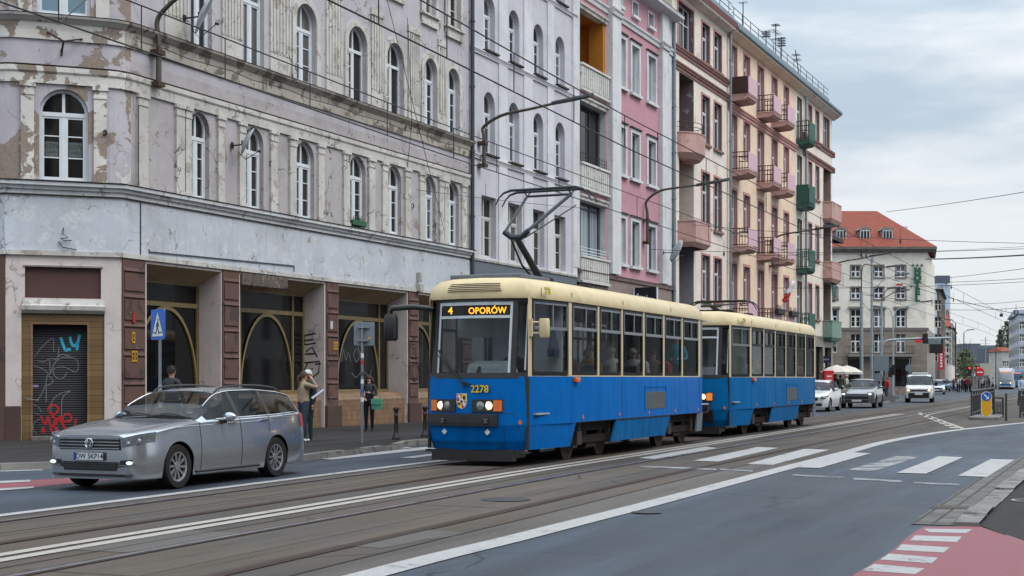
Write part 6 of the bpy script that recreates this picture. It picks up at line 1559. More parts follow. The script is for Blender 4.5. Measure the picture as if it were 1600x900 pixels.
    mb = MB()
    for w0, w1, z0, z1 in ((-.71, .79, 2.94, 3.0), (-.71, -.665, 1.7, 2.94), (.745, .79, 1.7, 2.94), (-.665, .745, 2.70, 2.75)): nose_patch(mb, w0, w1, z0, z1, .0, 0, 6, .03)
    nose_patch(mb, -.965, -.94, 1.75, 2.95, 0, 0, 1, .02)
    fr = mb.build('windscreen_frame', M_WS, root)
    mb = MB(); nose_patch(mb, -.665, .745, 1.7, 2.94, -.02, 0, 8, 0, 3); mb.build('windscreen', M_WSCREEN, root, 40)
    for w0, w1 in ((-.80, -.965), (.88, .965)):
        mb = MB(); nose_patch(mb, w0, w1, 1.7, 3.0, -.012, 0, 2); mb.build('corner_pane', M_WSCREEN, root)
    mb = MB(); mb.box(.30, .36, -.62, .70, 2.745, 2.945); disp = mb.build('destination_display', M_RUB, root)
    if not second:
        text('line_number', '4', .185, M_LED, disp, (.296, .55, 2.845), (PI/2, 0, -PI/2), ext=.001, bold=.004, sx=1.0)
        text('destination', 'OPORÓW', .165, M_LED, disp, (.296, -.20, 2.838), (PI/2, 0, -PI/2), ext=.001, bold=.003, sx=.98, space=1.05)
    # cab interior
    mb = MB(); mb.box(.45, 1.0, -.62, .55, 1.5, 1.62); mb.loft([[(.42, y, 1.62), (.5, y*.95, 1.86), (.75, y*.9, 1.93), (1.0, y*.9, 1.62)] for y in (-.62, .3)]); mb.build('dashboard', M_DASH, root, bevel=.02)
    if not second:
        mb = MB(); mb.box(.455, .46, -.35, .2, 1.70, 1.8); mb.build('notice', M_WIN, root)
        mb = MB(); mb.box(.43, .47, -.0, .08, 1.69, 1.76); mb.ell((.45, .03, 1.79), .035); mb.build('dashboard_camera', M_BLKP, root)
    mb = MB(); mb.box(1.75, 1.79, -1.1, .35, .95, 3.0); mb.box(1.75, 1.79, .35, 1.1, 2.4, 3.0); mb.build('cab_partition', M_PANEL, root)
    mb = MB(); mb.box(.5, 12.1, -1.1, 1.1, .93, .96); mb.box(.6, 12.1, -1.05, 1.05, 3.06, 3.09); mb.build('saloon_lining', M_INT, root)
    mb = MB(); seat_mesh = MB(); seat_mesh.box(-.22, .2, -.21, .21, .40, .46); seat_mesh.box(.17, .23, -.21, .21, .46, .92); seat_mesh.box(-.1, .1, -.15, .15, 0, .4)
    s0 = seat_mesh.build('seat', M_SEATF, root, bevel=.02, loc=(2.75, -.8, .96))
    first = True
    for k in range(9):
        for y in (-.8, .8):
            if first: first = False; continue
            c = s0.copy(); COL.objects.link(c); c.parent = root; c.location = (2.75+.9*k, y, .96)
    mb = MB()
    for k in range(5):
        for y in (-.5, .5): mb.tube([(2.6+1.9*k, y, .96), (2.6+1.9*k, y, 3.06)], .018, 8)
    mb.build('grab_poles', M_GALV, root, 40)
    # front lamps
    for w0, w1, inner in ((-.60, -.03, -1), (.32, .92, 1)):
        mb = MB(); nose_patch(mb, w0, w1, .985, 1.215, .02, 0, 6, .06); hs = mb.build('headlight_housing', M_BLKP, root)
        wc = [w0+(w1-w0)*f for f in ((.72, .45, .15) if w0 < 0 else (.28, .55, .85))]
        for k, w_ in enumerate(wc):
            p = nose(w_, 1.1, .02)
            mb = MB()
            if k < 2:
                lit = k == 1
                mb.xf = Matrix.Translation(p) @ Matrix.Rotation(-PI/2, 4, 'Y'); mb.lathe([(.001, .012), (.03, .012), (.075, .004), (.08, -.01)], n=20); mb.build('headlight', M_LAMP if lit else M_LAMPO, hs, 40)
                if lit: m2 = MB(); m2.xf = mb.xf; m2.lathe([(.001, .02), (.03, .018), (.034, .012)], n=14); m2.build('bulb', M_LAMPC, hs)
            else:
                nose_patch(mb, w_-.075, w_+.075, 1.0, 1.2, .03, 0, 2, .02); mb.build('indicator', M_AMBLIT if second else M_ORG, hs)
    mb = MB(); nose_patch(mb, -.52, 1.0, .725, .945, .05, 0, 10, .1, 3); mb.build('bumper', M_BLKP, root, bevel=.02)
    if not second:
        for w_ in (-.32, .58):
            mb = MB(); p = nose(w_, .83, .06); mb.box(p[0], p[0]-.02, p[1]-.055, p[1]+.055, p[2]-.05, p[2]+.05); l = mb.build('coupler_latch', M_BLKP, root)
            m2 = MB(); m2.box(p[0]-.02, p[0]-.026, p[1]-.045, p[1]+.045, p[2]+.02, p[2]+.032); m2.box(p[0]-.02, p[0]-.026, p[1]-.008, p[1]+.008, p[2]-.035, p[2]+.02); m2.box(p[0]-.02, p[0]-.026, p[1]-.03, p[1]+.03, p[2]-.04, p[2]-.03); m2.build('latch_mark', M_LAMPO, l)
        for w_ in (-.32, .58):
            mb = MB(); p = nose(w_, .62, .012); q = .058; mb.extrude([(p[0], p[1]-q, p[2]), (p[0], p[1], p[2]+q), (p[0], p[1]+q, p[2]), (p[0], p[1], p[2]-q)], (-.01, 0, 0)); mb.build('reflector', M_REFW, root)
        mb = MB(); nose_patch(mb, -.62, .98, .405, .413, .004, 0, 8); nose_patch(mb, -.62, -.612, .41, .70, .004); nose_patch(mb, -1.0, 1.0, .955, .963, .003, 0, 8); mb.build('panel_seam', M_BLKP, root)
    else:
        mb = MB(); nose_patch(mb, -.6, .5, .40, .72, .03, 0, 6, .1); mb.build('coupler_box', M_RUB, root)
    p = nose(-.9, .80, .01); mb = MB(); q = .05; mb.extrude([(p[0], p[1]-q*.6, p[2]), (p[0]-.03, p[1], p[2]+q), (p[0]-.05, p[1]+q*.6, p[2]), (p[0]-.03, p[1], p[2]-q)], (-.02, -.01, 0)); mb.build('reflector', M_ORG, root)
    mb = MB(); mb.box(.12, .3, -.78, .85, .09, .27); mb.box(.2, .8, -.75, .8, .14, .3); mb.box(.16, .3, -.95, 1.0, .24, .285); mb.build('track_guard', M_BLKP, root)
    # roof shell and front cap
    mb = MB(); rs = []
    for z, ins, fo in ((3.06, -.02, -.06), (3.12, -.03, -.07), (3.28, .02, -.04), (3.40, .14, .06), (3.455, .34, .25), (3.47, .8, .7)):
        r_ = []
        for s, y in PLAN:
            f = max(0, 1-s/1.97); b = max(0, (s-10.95)/1.3); k = max(.02, (abs(y)-ins)/abs(y)) if abs(y) > .01 else 0
            r_.append((s+.20*f+fo*f*.9-b*max(0, ins)*.8, y*k, z))
        rs.append(r_)
    mb.loft(rs, True, True); roof = mb.build('roof', M_CREAMT, root, 50)
    mb = MB()
    for s in (.42, 1.97, 4.98, 8.4): mb.box(s-.0025, s+.0025, -1.226, -1.215, 3.09, 3.24)
    mb.build('roof_seam', M_UNDER, roof)
    if not second:
        for k in range(5):
            mb = MB(); z = 3.185+.034*k; hw = .55-.012*k
            A = [(.28*w_*w_+.20-.075+.11*max(0, (z-3.26)/.1), w_+.02, z) for w_ in [hw*(-1+2*i/8) for i in range(9)]]
            mb.add([(p[0]-.008, p[1], p[2]) for p in A]+[(p[0]-.006, p[1], p[2]+.016) for p in A], [(i, i+1, 10+i, 9+i) for i in range(8)]); mb.build('roof_vent', M_UNDER, roof)
        mb = MB(); mb.box(.9, 2.4, -.6, .85, 3.44, 3.56); mb.build('roof_equipment', M_GREYE, roof, bevel=.02)
    mb = MB(); mb.box(2.5, 2.9, -.5, .5, 3.44, 3.6); mb.box(4.6, 4.95, -.55, .2, 3.44, 3.58); mb.build('insulator_base', M_UNDER, roof, bevel=.05)
    # fleet numbers and crest
    for bb, m, dx in ((.009, M_NUMB, -.001), (.003, M_NUM, -.004)):
        if not second:
            p = nose(-.18, 1.40, .012); text('fleet_number', number, .19, m, root, (p[0]+dx-.012, p[1], p[2]), (PI/2, 0, -PI/2-.1), ext=.002, bold=bb)
        text('fleet_number', number, .17, m, root, (.78+(.4 if second else 0), -1.145+dx-.055, 3.2), (PI/2-.12, 0, .05), ext=.002, bold=bb)
    if not second:
        p0 = nose(.18, 1.18, .014); cr = MB()
        def sh(pts, mi, dx): cr.add([(p0[0]+dx, p0[1]-u, p0[2]+v_) for u, v_ in pts], [tuple(range(len(pts)))], mi)
        o_ = [(-.105, .14), (.105, .14), (.105, -.04), (.08, -.1), (.0, -.145), (-.08, -.1), (-.105, -.04)]
        sh(o_, 0, 0); sh([(-.098, .133), (-.003, .133), (-.003, .003), (-.098, .003)], 1, -.002); sh([(.003, .133), (.098, .133), (.098, .003), (.003, .003)], 2, -.002)
        sh([(-.098, -.003), (-.003, -.003), (-.003, -.135), (-.075, -.095), (-.098, -.04)], 2, -.002); sh([(.003, -.003), (.098, -.003), (.098, -.04), (.075, -.095), (.003, -.135)], 1, -.002)
        sh([(-.08, .115), (-.045, .125), (-.02, .10), (-.02, .04), (-.05, .03), (-.04, .06), (-.08, .07)], 0, -.004); sh([(.02, .11), (.05, .09), (.08, .11), (.075, .04), (.05, .02), (.025, .04)], 3, -.004)
        sh([(.03, -.02), (.075, -.02), (.08, -.07), (.05, -.1), (.025, -.07)], 0, -.004)
        sh([(.045*math.cos(a), .045*math.sin(a)) for a in [2*PI*i/14 for i in range(14)]], 0, -.006); sh([(.026*math.cos(a), -.004+.026*math.sin(a)) for a in [2*PI*i/12 for i in range(12)]], 3, -.008)
        cb_ = cr.build('crest', [M_WIN, plain('crest_red', (.42, .02, .03), .5), plain('crest_yellow', (.7, .5, .02), .5), M_NUMB], root)
        text('crest_letter', 'W', .085, M_NUMB, cb_, (p0[0]-.006, p0[1]+.055, p0[2]-.055), (PI/2, 0, -PI/2), ext=.001, bold=.002)
        # wiper
        mb = MB(); A, B = nose(.12, 1.5, .05), nose(.70, 2.02, .035); mb.tube([A, B], .012, 6); A2 = nose(.17, 1.52, .05); mb.tube([A2, nose(.76, 2.02, .03)], .01, 6); mb.tube([nose(.76, 2.12, .03), nose(.45, 1.72, .03)], .016, 6); mb.cyl(nose(.12, 1.5, -.01), nose(.12, 1.5, .06), .035); mb.box(A[0]-.02, A[0]+.02, A[1]-.12, A[1]+.03, 1.47, 1.51); mb.build('wiper', M_RUB, root, 40)
        # mirrors
        mb = MB(); mb.tube([(.38, .95, 2.90), (.15, 1.25, 2.93), (.08, 1.66, 2.91), (.08, 1.7, 2.82)], [.05, .055, .055, .05], 10); arm = mb.build('mirror_arm', M_BLKP, root, 40)
        mb = MB(); mb.loft([[(.08+(x)*sc, 1.68+y*sc, z) for x, y in rrect(.2, .26, .08)] for z, sc in ((2.30, .7), (2.34, 1), (2.72, 1.02), (2.80, .8))]); mb.build('mirror', M_BLKP, arm, 40)
        mb = MB(); mb.tube([(.42, -1.02, 2.62), (.52, -1.22, 2.62)], .018, 8); mb.tube([(.42, -1.02, 2.42), (.52, -1.22, 2.42)], .018, 8); mb.box(.36, .42, -1.06, -1.0, 2.36, 2.68); arm = mb.build('mirror_arm', M_CREAMT, root, 40)
        mb = MB(); mb.loft([[(.52+x*sc, -1.24+y*sc, z) for x, y in rrect(.14, .19, .05)] for z, sc in ((2.34, .8), (2.37, 1), (2.66, 1), (2.69, .8))]); mb.build('mirror', M_CREAMT, arm, 40)
    # pantograph
    pm = plain('pantograph_paint', (.012, .018, .028), .5) if not second else M_IRON
    if not second:
        base, knee, head = Vector((3.56, 0, 3.5)), Vector((2.12, 0, 4.36)), Vector((3.66, 0, 5.46))
        mb = MB(); mb.tube([base, base.lerp(knee, .5), knee], [.085, .07, .06], 10); mb.tube([base+Vector((-.45, 0, .05)), base.lerp(knee, .3)+Vector((-.5, .1, .1)), knee+Vector((.05, .12, -.06))], .022, 6); mb.box(3.2, 3.95, -.5, .5, 3.46, 3.54); mb.build('lower_arm', pm, root, 40)
        mb = MB(); mb.tube([knee+Vector((0, .26, .12)), knee+Vector((0, .1, .0)), knee+Vector((0, -.1, 0)), knee+Vector((0, -.26, .12))], .06, 8); mb.tube([knee+Vector((0, .24, .12)), head+Vector((0, .42, -.1))], .028, 8); mb.tube([knee+Vector((0, -.24, .12)), head+Vector((0, -.55, -.1))], .036, 8); mb.tube([knee+Vector((.15, -.12, .0)), head+Vector((.1, -.62, -.32))], .014, 6)
        mb.tube([head+Vector((0, .42, -.1)), head+Vector((0, -.55, -.1))], .025, 8); mb.build('upper_arm', pm, root, 40)
    else:
        head = Vector((3.4, 0, 3.86)); mb = MB(); mb.tube([(3.5, 0, 3.5), (2.1, 0, 3.68)], .06, 8); mb.tube([(2.1, .2, 3.7), head+Vector((0, .4, -.06))], .03, 6); mb.tube([(2.1, -.2, 3.7), head+Vector((0, -.4, -.06))], .03, 6); mb.box(3.2, 3.9, -.5, .5, 3.45, 3.53); mb.tube([(2.1, .3, 3.68), (2.1, -.3, 3.68)], .04, 6); mb.build('lower_arm', pm, root, 40)
    for q in (-.17, .17):
        mb = MB(); A = [head+Vector((q, y, z)) for y, z in ((1.06, -.27), (.98, -.12), (.88, -.03), (.72, .02), (-.72, .02), (-.88, -.03), (-.98, -.12), (-1.06, -.27))]
        mb.tube(A, [.013, .016, .022, .028, .028, .022, .016, .013], 8); mb.build('collector', pm, root, 40)
    mb = MB()
    for y in (-.55, .42): mb.tube([head+Vector((-.17, y, 0)), head+Vector((0, y, -.1)), head+Vector((.17, y, 0))], .018, 6)
    mb.build('head_link', pm, root, 40)
    return root
C0 = WHEEL0-TN*.7175-TU*2.80
tramA = make_tram('blue and cream tram showing line 4 to Oporów, front car with raised pantograph', (C0.x, C0.y, .012), M_BLUE, M_TGLASS, '2278')
C1 = C0+TU*14.2
tramB = make_tram('second blue and cream tram car coupled behind, pantograph folded down', (C1.x, C1.y, .012), M_BLUE2, M_TGLASS2, '2279', True)
mb = MB(); a, b = C0+TU*12.2, C0+TU*14.35
cp = thing('tram_coupler', 'black coupling bar between the two tram cars', 'coupler', (a.x, a.y, .6), PI/2-TT)
mb.tube([(0, 0, 0), (2.2, 0, 0)], .06, 8); mb.tube([(0, -.5, .5), (.6, -.6, .1), (1.6, -.6, .1), (2.2, -.45, .4)], .03, 6); mb.build('bar', M_UNDER, cp, 40)
# people aboard
TMX = Matrix.Translation((C0.x, C0.y, 0)) @ Matrix.Rotation(PI/2-TT, 4, 'Z')
def aboard(s, y, z, label, top, hair, hs='short', look=(0, -1, 0), rz=-PI/2, pose=None, legs=(.02, .022, .03), h=1.72, skin=None):
    return person(label, TMX @ Vector((s, y, z)), PI/2-TT+rz, pose or seated(look), top, legs, (.02, .02, .02), hair, hs, h, skin)
Q = (.9, -.45, 0)
aboard(1.15, -.35, 1.36, 'tram driver in dark jacket seated behind the pale dashboard', (.02, .022, .03), (.015, .012, .01))
aboard(2.75, -.8, 1.37, 'passenger with dark wavy hair and open maroon jacket at the first saloon window', (.09, .012, .03), (.02, .013, .01), 'tousled', (.75, -.6, 0))
aboard(4.15, -.8, 1.37, 'passenger in ochre top and dark coat at the second saloon window', (.20, .11, .02), (.02, .015, .01), 'bob', (.6, -.7, 0))
aboard(5.45, -.8, 1.37, 'passenger in pale top seen through the third saloon window', (.42, .40, .38), (.25, .18, .12), 'short', Q)
aboard(6.9, -.8, 1.37, 'fair haired passenger in grey coat at the fourth saloon window', (.30, .28, .27), (.3, .27, .22), 'short', Q)
aboard(7.45, -.75, 1.37, 'dark haired passenger in light grey coat beside the fair haired one', (.34, .33, .33), (.02, .015, .012), 'bob', Q)
aboard(8.35, -.8, 1.37, 'passenger in brown jacket at the fifth saloon window', (.12, .075, .06), (.03, .02, .015), 'short', Q)
aboard(9.0, -.8, 1.37, 'passenger in red scarf behind the one in brown', (.25, .02, .03), (.03, .02, .015), 'bob', Q)
aboard(10.1, -.85, .97, 'standing passenger in bright turquoise jacket at the last window of the front car', (.02, .30, .42), (.03, .02, .015), 'short', (1, 0, 0), -PI/2, standing(arms='front'))
aboard(14.2+1.3, -.5, 1.36, 'dark figure seated in the cab of the second car', (.02, .02, .025), (.015, .012, .01))
aboard(14.2+2.75, -.8, 1.37, 'passenger in white top at the first window of the second car', (.5, .48, .44), (.05, .03, .02), 'short', Q)
aboard(14.2+4.2, -.8, 1.37, 'passenger in dusty pink at the second window of the second car', (.3, .15, .15), (.05, .03, .02), 'bob', Q)
aboard(14.2+7.0, -.8, 1.37, 'passenger in grey at the fourth window of the second car', (.2, .2, .21), (.02, .015, .01), 'short', Q)
aboard(14.2+9.9, -.8, 1.37, 'passenger in pink top at the last window of the second car', (.4, .15, .2), (.05, .03, .02), 'bob', Q)
ct = thing('coat', 'dark blue coat hanging on the cab partition behind the driver window', 'coat', TMX @ Vector((1.55, -1.0, 2.0)), PI/2-TT)
mb = MB(); mb.loft([[(x*sc+.03*math.sin(q*2), y*sc*1.0, z) for q, (x, y) in enumerate(rrect(.36, .14, .06, 2))] for z, sc in ((.02, .9), (.12, 1.0), (.3, .7), (.5, .35), (.52, .1))]); mb.build('cloth', cloth((.012, .035, .07)), ct, 60)
# ---------------------------------------------------------------- cars
def itp(keys):
    xs = [k[0] for k in keys]; ys = [k[1] for k in keys]; n = len(xs); m = []
    for i in range(n):
        if i == 0: m.append((ys[1]-ys[0])/(xs[1]-xs[0]))
        elif i == n-1: m.append((ys[-1]-ys[-2])/(xs[-1]-xs[-2]))
        else:
            a, b = (ys[i]-ys[i-1])/(xs[i]-xs[i-1]), (ys[i+1]-ys[i])/(xs[i+1]-xs[i])
            m.append(0 if a*b <= 0 else 2*a*b/(a+b))
    def f(x):
        if x <= xs[0]: return ys[0]
        if x >= xs[-1]: return ys[-1]
        i = max(j for j in range(n-1) if xs[j] <= x); h = xs[i+1]-xs[i]; t = (x-xs[i])/h
        return (2*t**3-3*t*t+1)*ys[i]+(t**3-2*t*t+t)*h*m[i]+(-2*t**3+3*t*t)*ys[i+1]+(t**3-t*t)*h*m[i+1]
    return f
def carpaint(name, c, metal=.8, rough=.2):
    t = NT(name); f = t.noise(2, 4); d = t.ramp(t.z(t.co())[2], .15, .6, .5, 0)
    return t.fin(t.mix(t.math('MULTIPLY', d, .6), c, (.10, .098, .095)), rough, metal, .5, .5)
M_SILV = carpaint('silver_car_paint', (.41, .44, .48)); M_CARGREY = carpaint('grey_car_paint', (.20, .21, .225)); M_CARWHITE = carpaint('white_car_paint', (.55, .56, .57), 0, .3)
M_CARBLUE = carpaint('blue_car_paint', (.05, .12, .22)); M_CHROME = plain('chrome', (.6, .62, .64), .12, 1.0, var=.03)
M_TYRE = plain('tyre', (.016, .015, .015), .8, spec=.25); M_RIM = plain('alloy_rim', (.34, .35, .36), .35, .8, var=.06); M_RIMD = plain('dark_rim', (.05, .05, .055), .4, .5)
M_CGLASS = clear_glass('car_glass', .52, .08, .03); M_CSCREEN = clear_glass('car_windscreen', .6, .12, .04); M_TRIMB = plain('car_black_trim', (.010, .010, .011), .45)
M_HL = plain('headlamp_glass', (.22, .24, .26), .08, .55, .7, var=.3, scale=14); M_TAIL = plain('tail_lamp', (.30, .012, .018), .2); M_PLATE = plain('number_plate', (.52, .54, .56), .5); M_PLATEB = plain('plate_blue', (.01, .04, .25), .5)
M_DRL = emit('daylight_lamp', (.9, 1.0, .95), .9); M_YLAMP = emit('dipped_lamp', (1.0, .75, .42), 2.6); M_SEATC = plain('car_interior', (.03, .028, .027), .8)
WHEELC = {}
def wheel(parent, loc, r, rim, spokes=10, side=-1, width=.22):
    key = (round(r, 3), rim.name, spokes, side)
    if key not in WHEELC:
        X = Matrix.Rotation(PI/2*(1 if side < 0 else -1), 4, 'X')
        mb = MB(); mb.xf = X; rr = r*.66
        mb.lathe([(rr, -width/2), (r*.93, -width/2), (r, -width*.32), (r, width*.32), (r*.94, width/2), (rr+.012, width/2-.005), (rr, width/2-.03), (rr-.01, -width*.4)], n=32)
        a = mb.build('wheel', M_TYRE, None, 40); me1 = a.data; bpy.data.objects.remove(a)
        mb = MB(); mb.xf = X; z = width/2-.022
        mb.lathe([(rr-.028, z-.1), (rr-.022, z), (rr+.004, z+.008), (rr+.006, z-.12)], n=32); mb.lathe([(.001, z+.0), (.06, z-.002), (.066, z-.04)], n=16)
        for k in range(spokes):
            q = 2*PI*k/spokes; m = X @ Matrix.Rotation(q, 4, 'Z'); mb.xf = m
            mb.add([(.05, -.022, z-.012), (rr-.02, -.034, z-.004), (rr-.02, .010, z-.004), (.05, .008, z-.012), (.05, -.022, z-.05), (rr-.02, -.034, z-.04), (rr-.02, .010, z-.04), (.05, .008, z-.05)], [(0, 1, 2, 3), (0, 4, 5, 1), (3, 2, 6, 7), (1, 5, 6, 2)])
        mb.xf = X; mb.lathe([(.001, z-.075), (rr-.03, z-.075), (rr-.03, z-.08)], n=24, mi=1)
        a = mb.build('rim', [rim, M_TRIMB], None, 35); me2 = a.data; bpy.data.objects.remove(a); WHEELC[key] = (me1, me2)
    w_ = link('wheel', WHEELC[key][0], parent, loc); link('rim', WHEELC[key][1], w_); return w_
def make_car(label, cat, loc, rz, S, paint, group=None, detail=True):
    """S: profiles over x (front 0 .. L): zr roof/bonnet line, zs shoulder, W half width, Wr roof half width, win (x0, x1, [pillars]), ws windscreen (x0, x1), rw rear window"""
    root = thing('car' if cat != 'van' else 'van', label, cat, loc, rz, group)
    L = S['L']; zr, zs, W, Wr = itp(S['zr']), itp(S['zs']), itp(S['W']), itp(S['Wr']); ax, r = S['axles'], S['r']; ra = r+.045; sill = S.get('sill', .2)
    X = sorted({round(L*i/(60 if detail else 36), 3) for i in range((61 if detail else 37))} | {0.0, L, .02, .05, L-.03} | {round(a+ra*math.cos(PI*k/10), 3) for a in ax for k in range(11)} | set(S['ws']) | set(S['win'][:2]) | {q+d for q in S['win'][2] for d in (-.045, .045)} | set(S['rw']))
    def zb(x):
        z = sill+(S.get('lift', .0)*max(0, 1-x/.5))
        for a in ax:
            d = abs(x-a)
            if d < ra: z = max(z, r+math.sqrt(max(0, ra*ra-d*d)))
        return z
    def sec(x, sgn=-1):
        b, s, t, w, wr = zb(x), zs(x), zr(x), W(x), Wr(x)
        P = []
        for f in (0, .18, .45, .72, .92):
            z = b+(s-b)*f; g = (z-sill)/max(.1, s-sill); y = w*(.945+.055*math.sin(PI*min(1, max(0, g*.92+.08)))) ; P.append((x, sgn*y, z))
        P.append((x, sgn*w*.955, s)); P.append((x, sgn*(w*.93), s+min(.03, (t-s)*.2)))
        P.append((x, sgn*(w*.93*.45+wr*.55), s+(t-s)*.56)); P.append((x, sgn*wr, s+(t-s)*.90)); P.append((x, sgn*wr*.62, t-.012)); P.append((x, 0, t))
        return P
    mats = MB(); parts = {}
    def cls(xm, k):
        if k >= 7 and S['ws'][0] <= xm <= S['ws'][1]: return 'windscreen'
        if k == 8 and S['ws'][0] <= xm <= S['ws'][1]: return 'windscreen'
        if k >= 8 and S['rw'][0] <= xm <= S['rw'][1]: return 'rear_window'
        a, b, pil = S['win']
        if k in (6, 7) and a <= xm <= b and xm > S['ws'][1]-.8*(S['ws'][1]-S['ws'][0]):
            for q in pil:
                if abs(xm-q) < .05: return 'pillar%d' % pil.index(q)
            n = sum(1 for q in pil if xm > q); return 'window%d' % n
        return 'body'
    for sgn in (-1, 1):
        for x0, x1 in zip(X, X[1:]):
            A, B = sec(x0, sgn), sec(x1, sgn)
            for k in range(10):
                c = cls((x0+x1)/2, k); key = (c, sgn) if c.startswith('window') or c.startswith('pillar') else (c, 0)
                m = parts.setdefault(key, MB()); q = [A[k], A[k+1], B[k+1], B[k]]
                m.add(q if sgn < 0 else q[::-1], [(0, 1, 2, 3)])
    m = parts[('body', 0)]
    for x in (0.0, L):
        P = sec(x, -1); Q = sec(x, 1)
        for k in range(10): m.add([P[k], P[k+1], Q[k+1], Q[k]], [(0, 1, 2, 3)])
    for key, m in parts.items():
        if key[0] == 'body': m.build('body', paint, root, 32, merge=True)
        elif key[0].startswith('pillar'): m.build('pillar', M_TRIMB, root, 40, merge=True)
        else: m.build(''.join(c for c in key[0] if not c.isdigit()), M_CSCREEN if key[0] == 'windscreen' else M_CGLASS, root, 40, merge=True)
    # floor, arches, seats
    mb = MB(); mb.box(.25, L-.2, -.78, .78, sill+.02, sill+.16); mb.box(S['ws'][0]-.1, L-.5, -.75, .75, sill+.16, zs(1.6)-.25)
    for a in ax:
        for sg in (-1, 1): mb.box(a-ra, a+ra, sg*(W(a)-.3), sg*(W(a)-.26), sill+.1, r+ra)
    mb.box(S['ws'][0]+.05, S['ws'][0]+.4, -.7, .7, zs(1.5)-.2, zs(1.5)-.03); mb.build('interior', M_SEATC, root)
    for xs_ in S.get('seats', (2.15, 3.05)):
        for y in (-.38, .38):
            mb = MB(); mb.box(xs_-.3, xs_+.15, y-.23, y+.23, .45, .6); mb.loft([[(xs_+.1+.12*f, y-w_, z), (xs_+.22+.12*f, y-w_, z), (xs_+.22+.12*f, y+w_, z), (xs_+.1+.12*f, y+w_, z)] for z, w_, f in ((.55, .23, 0), (zs(xs_)+.12, .21, 1), (zs(xs_)+.14, .1, 1), (zs(xs_)+.3, .1, 1.1))]); mb.build('seat', M_SEATC, root)
    for a in ax:
        for sg in (-1, 1): wheel(root, (a, sg*(W(a)-.125), r), r, S.get('rim', M_RIM), S.get('spokes', 10), sg)
    # surface samplers for the details
    def inv(y):
        lo, hi = 0.0, L*.4; y = abs(y)
        if y <= W(0)*.96: return 0.0
        for _ in range(30):
            md = (lo+hi)/2
            if W(md)*.975 < y: lo = md
            else: hi = md
        return hi
    def front(y, z, out=.008):
        bow = .10*(1-(abs(y)/W(.3))**2); return (inv(y)-out*1.0, y, z)
    def fpatch(mb, pts_lo, pts_hi, out=.01, mi=0, n=6, thick=.02):
        """a strip on the front between two edges given as (y, z) at both ends"""
        A = [front(pts_lo[0][0]+(pts_lo[1][0]-pts_lo[0][0])*i/n, pts_lo[0][1]+(pts_lo[1][1]-pts_lo[0][1])*i/n, out) for i in range(n+1)]
        B = [front(pts_hi[0][0]+(pts_hi[1][0]-pts_hi[0][0])*i/n, pts_hi[0][1]+(pts_hi[1][1]-pts_hi[0][1])*i/n, out) for i in range(n+1)]
        A2 = [(p[0]+thick, p[1], p[2]) for p in A]; B2 = [(p[0]+thick, p[1], p[2]) for p in B]; k = n+1
        fs = []
        for i in range(n): fs += [(i, i+1, k+i+1, k+i), (i, i+1, 2*k+i+1, 2*k+i), (k+i, k+i+1, 3*k+i+1, 3*k+i)]
        fs += [(0, k, 3*k, 2*k), (n, k+n, 3*k+n, 2*k+n)]; mb.add(A+B+A2+B2, fs, mi)
    def sidept(x, f, out=.006, sgn=-1):
        P = sec(x, sgn); t = f; k = min(9, int(t)); a, b = Vector(P[k]), Vector(P[k+1]); p = a.lerp(b, t-k); return Vector((p.x, p.y+sgn*out, p.z))
    return root, dict(front=front, fpatch=fpatch, sidept=sidept, sec=sec, zs=zs, zr=zr, W=W, Wr=Wr, inv=inv)
def mirror_part(root, x, y, z, paint, sc=1.0):
    for sg in (-1, 1):
        mb = MB(); c = (x, sg*(y+.12), z); rings = []
        for i in range(5):
            a = (-1, -.55, 0, .55, 1)[i]; s = math.sqrt(max(.04, 1-a*a)); rings.append([(c[0]+.05*math.cos(q)*s-.01+.03*abs(a), c[1]+sg*.12*a*sc, c[2]+.075*math.sin(q)*s) for q in [2*PI*k/12 for k in range(12)]])
        mb.loft(rings); m = mb.build('mirror', paint, root, 50)
        m2 = MB(); m2.box(x-.04, x+.05, sg*(y-.04), sg*(y+.06), z-.1, z-.045); m2.build('mirror_foot', M_TRIMB, m)
PASSAT = dict(L=4.77, axles=(.87, 3.58), r=.325, sill=.18, ws=(1.42, 2.22), win=(1.62, 4.42, [2.52, 3.42]), rw=(4.44, 4.68), seats=(2.25, 3.15), rim=M_RIM, spokes=10,
    zr=[(0, .80), (.12, .845), (.4, .895), (.9, .955), (1.42, 1.005), (1.8, 1.24), (2.22, 1.415), (2.6, 1.463), (3.2, 1.47), (3.9, 1.435), (4.42, 1.35), (4.68, 1.03), (4.77, .92)],
    zs=[(0, .77), (.2, .805), (.7, .88), (1.4, .945), (2.5, .965), (3.5, .985), (4.3, 1.01), (4.6, .99), (4.77, .90)],
    W=[(0, .60), (.04, .70), (.11, .78), (.24, .845), (.5, .89), (.9, .905), (2.4, .91), (3.6, .905), (4.3, .865), (4.6, .80), (4.77, .70)],
    Wr=[(0, .5), (.4, .68), (1.42, .72), (1.85, .66), (2.22, .60), (3.2, .60), (4.2, .57), (4.68, .60), (4.77, .58)])
d_ = R(21.8); CU = Vector((math.sin(d_), math.cos(d_), 0)); CL = Vector((-math.cos(d_), math.sin(d_), 0))
PF = G(272, 763.5); o0 = PF-CU*.87+CL*.80
car, K = make_car('silver estate car with roof rails driving in the near lane towards the left', 'car', (o0.x, o0.y, 0), PI/2-d_, PASSAT, M_SILV)
fp, fr_, sp = K['fpatch'], K['front'], K['sidept']
mb = MB(); fp(mb, ((-.53, .595), (.53, .595)), ((-.51, .765), (.51, .765)), .012, 0, 8); grille = mb.build('grille', M_TRIMB, car)
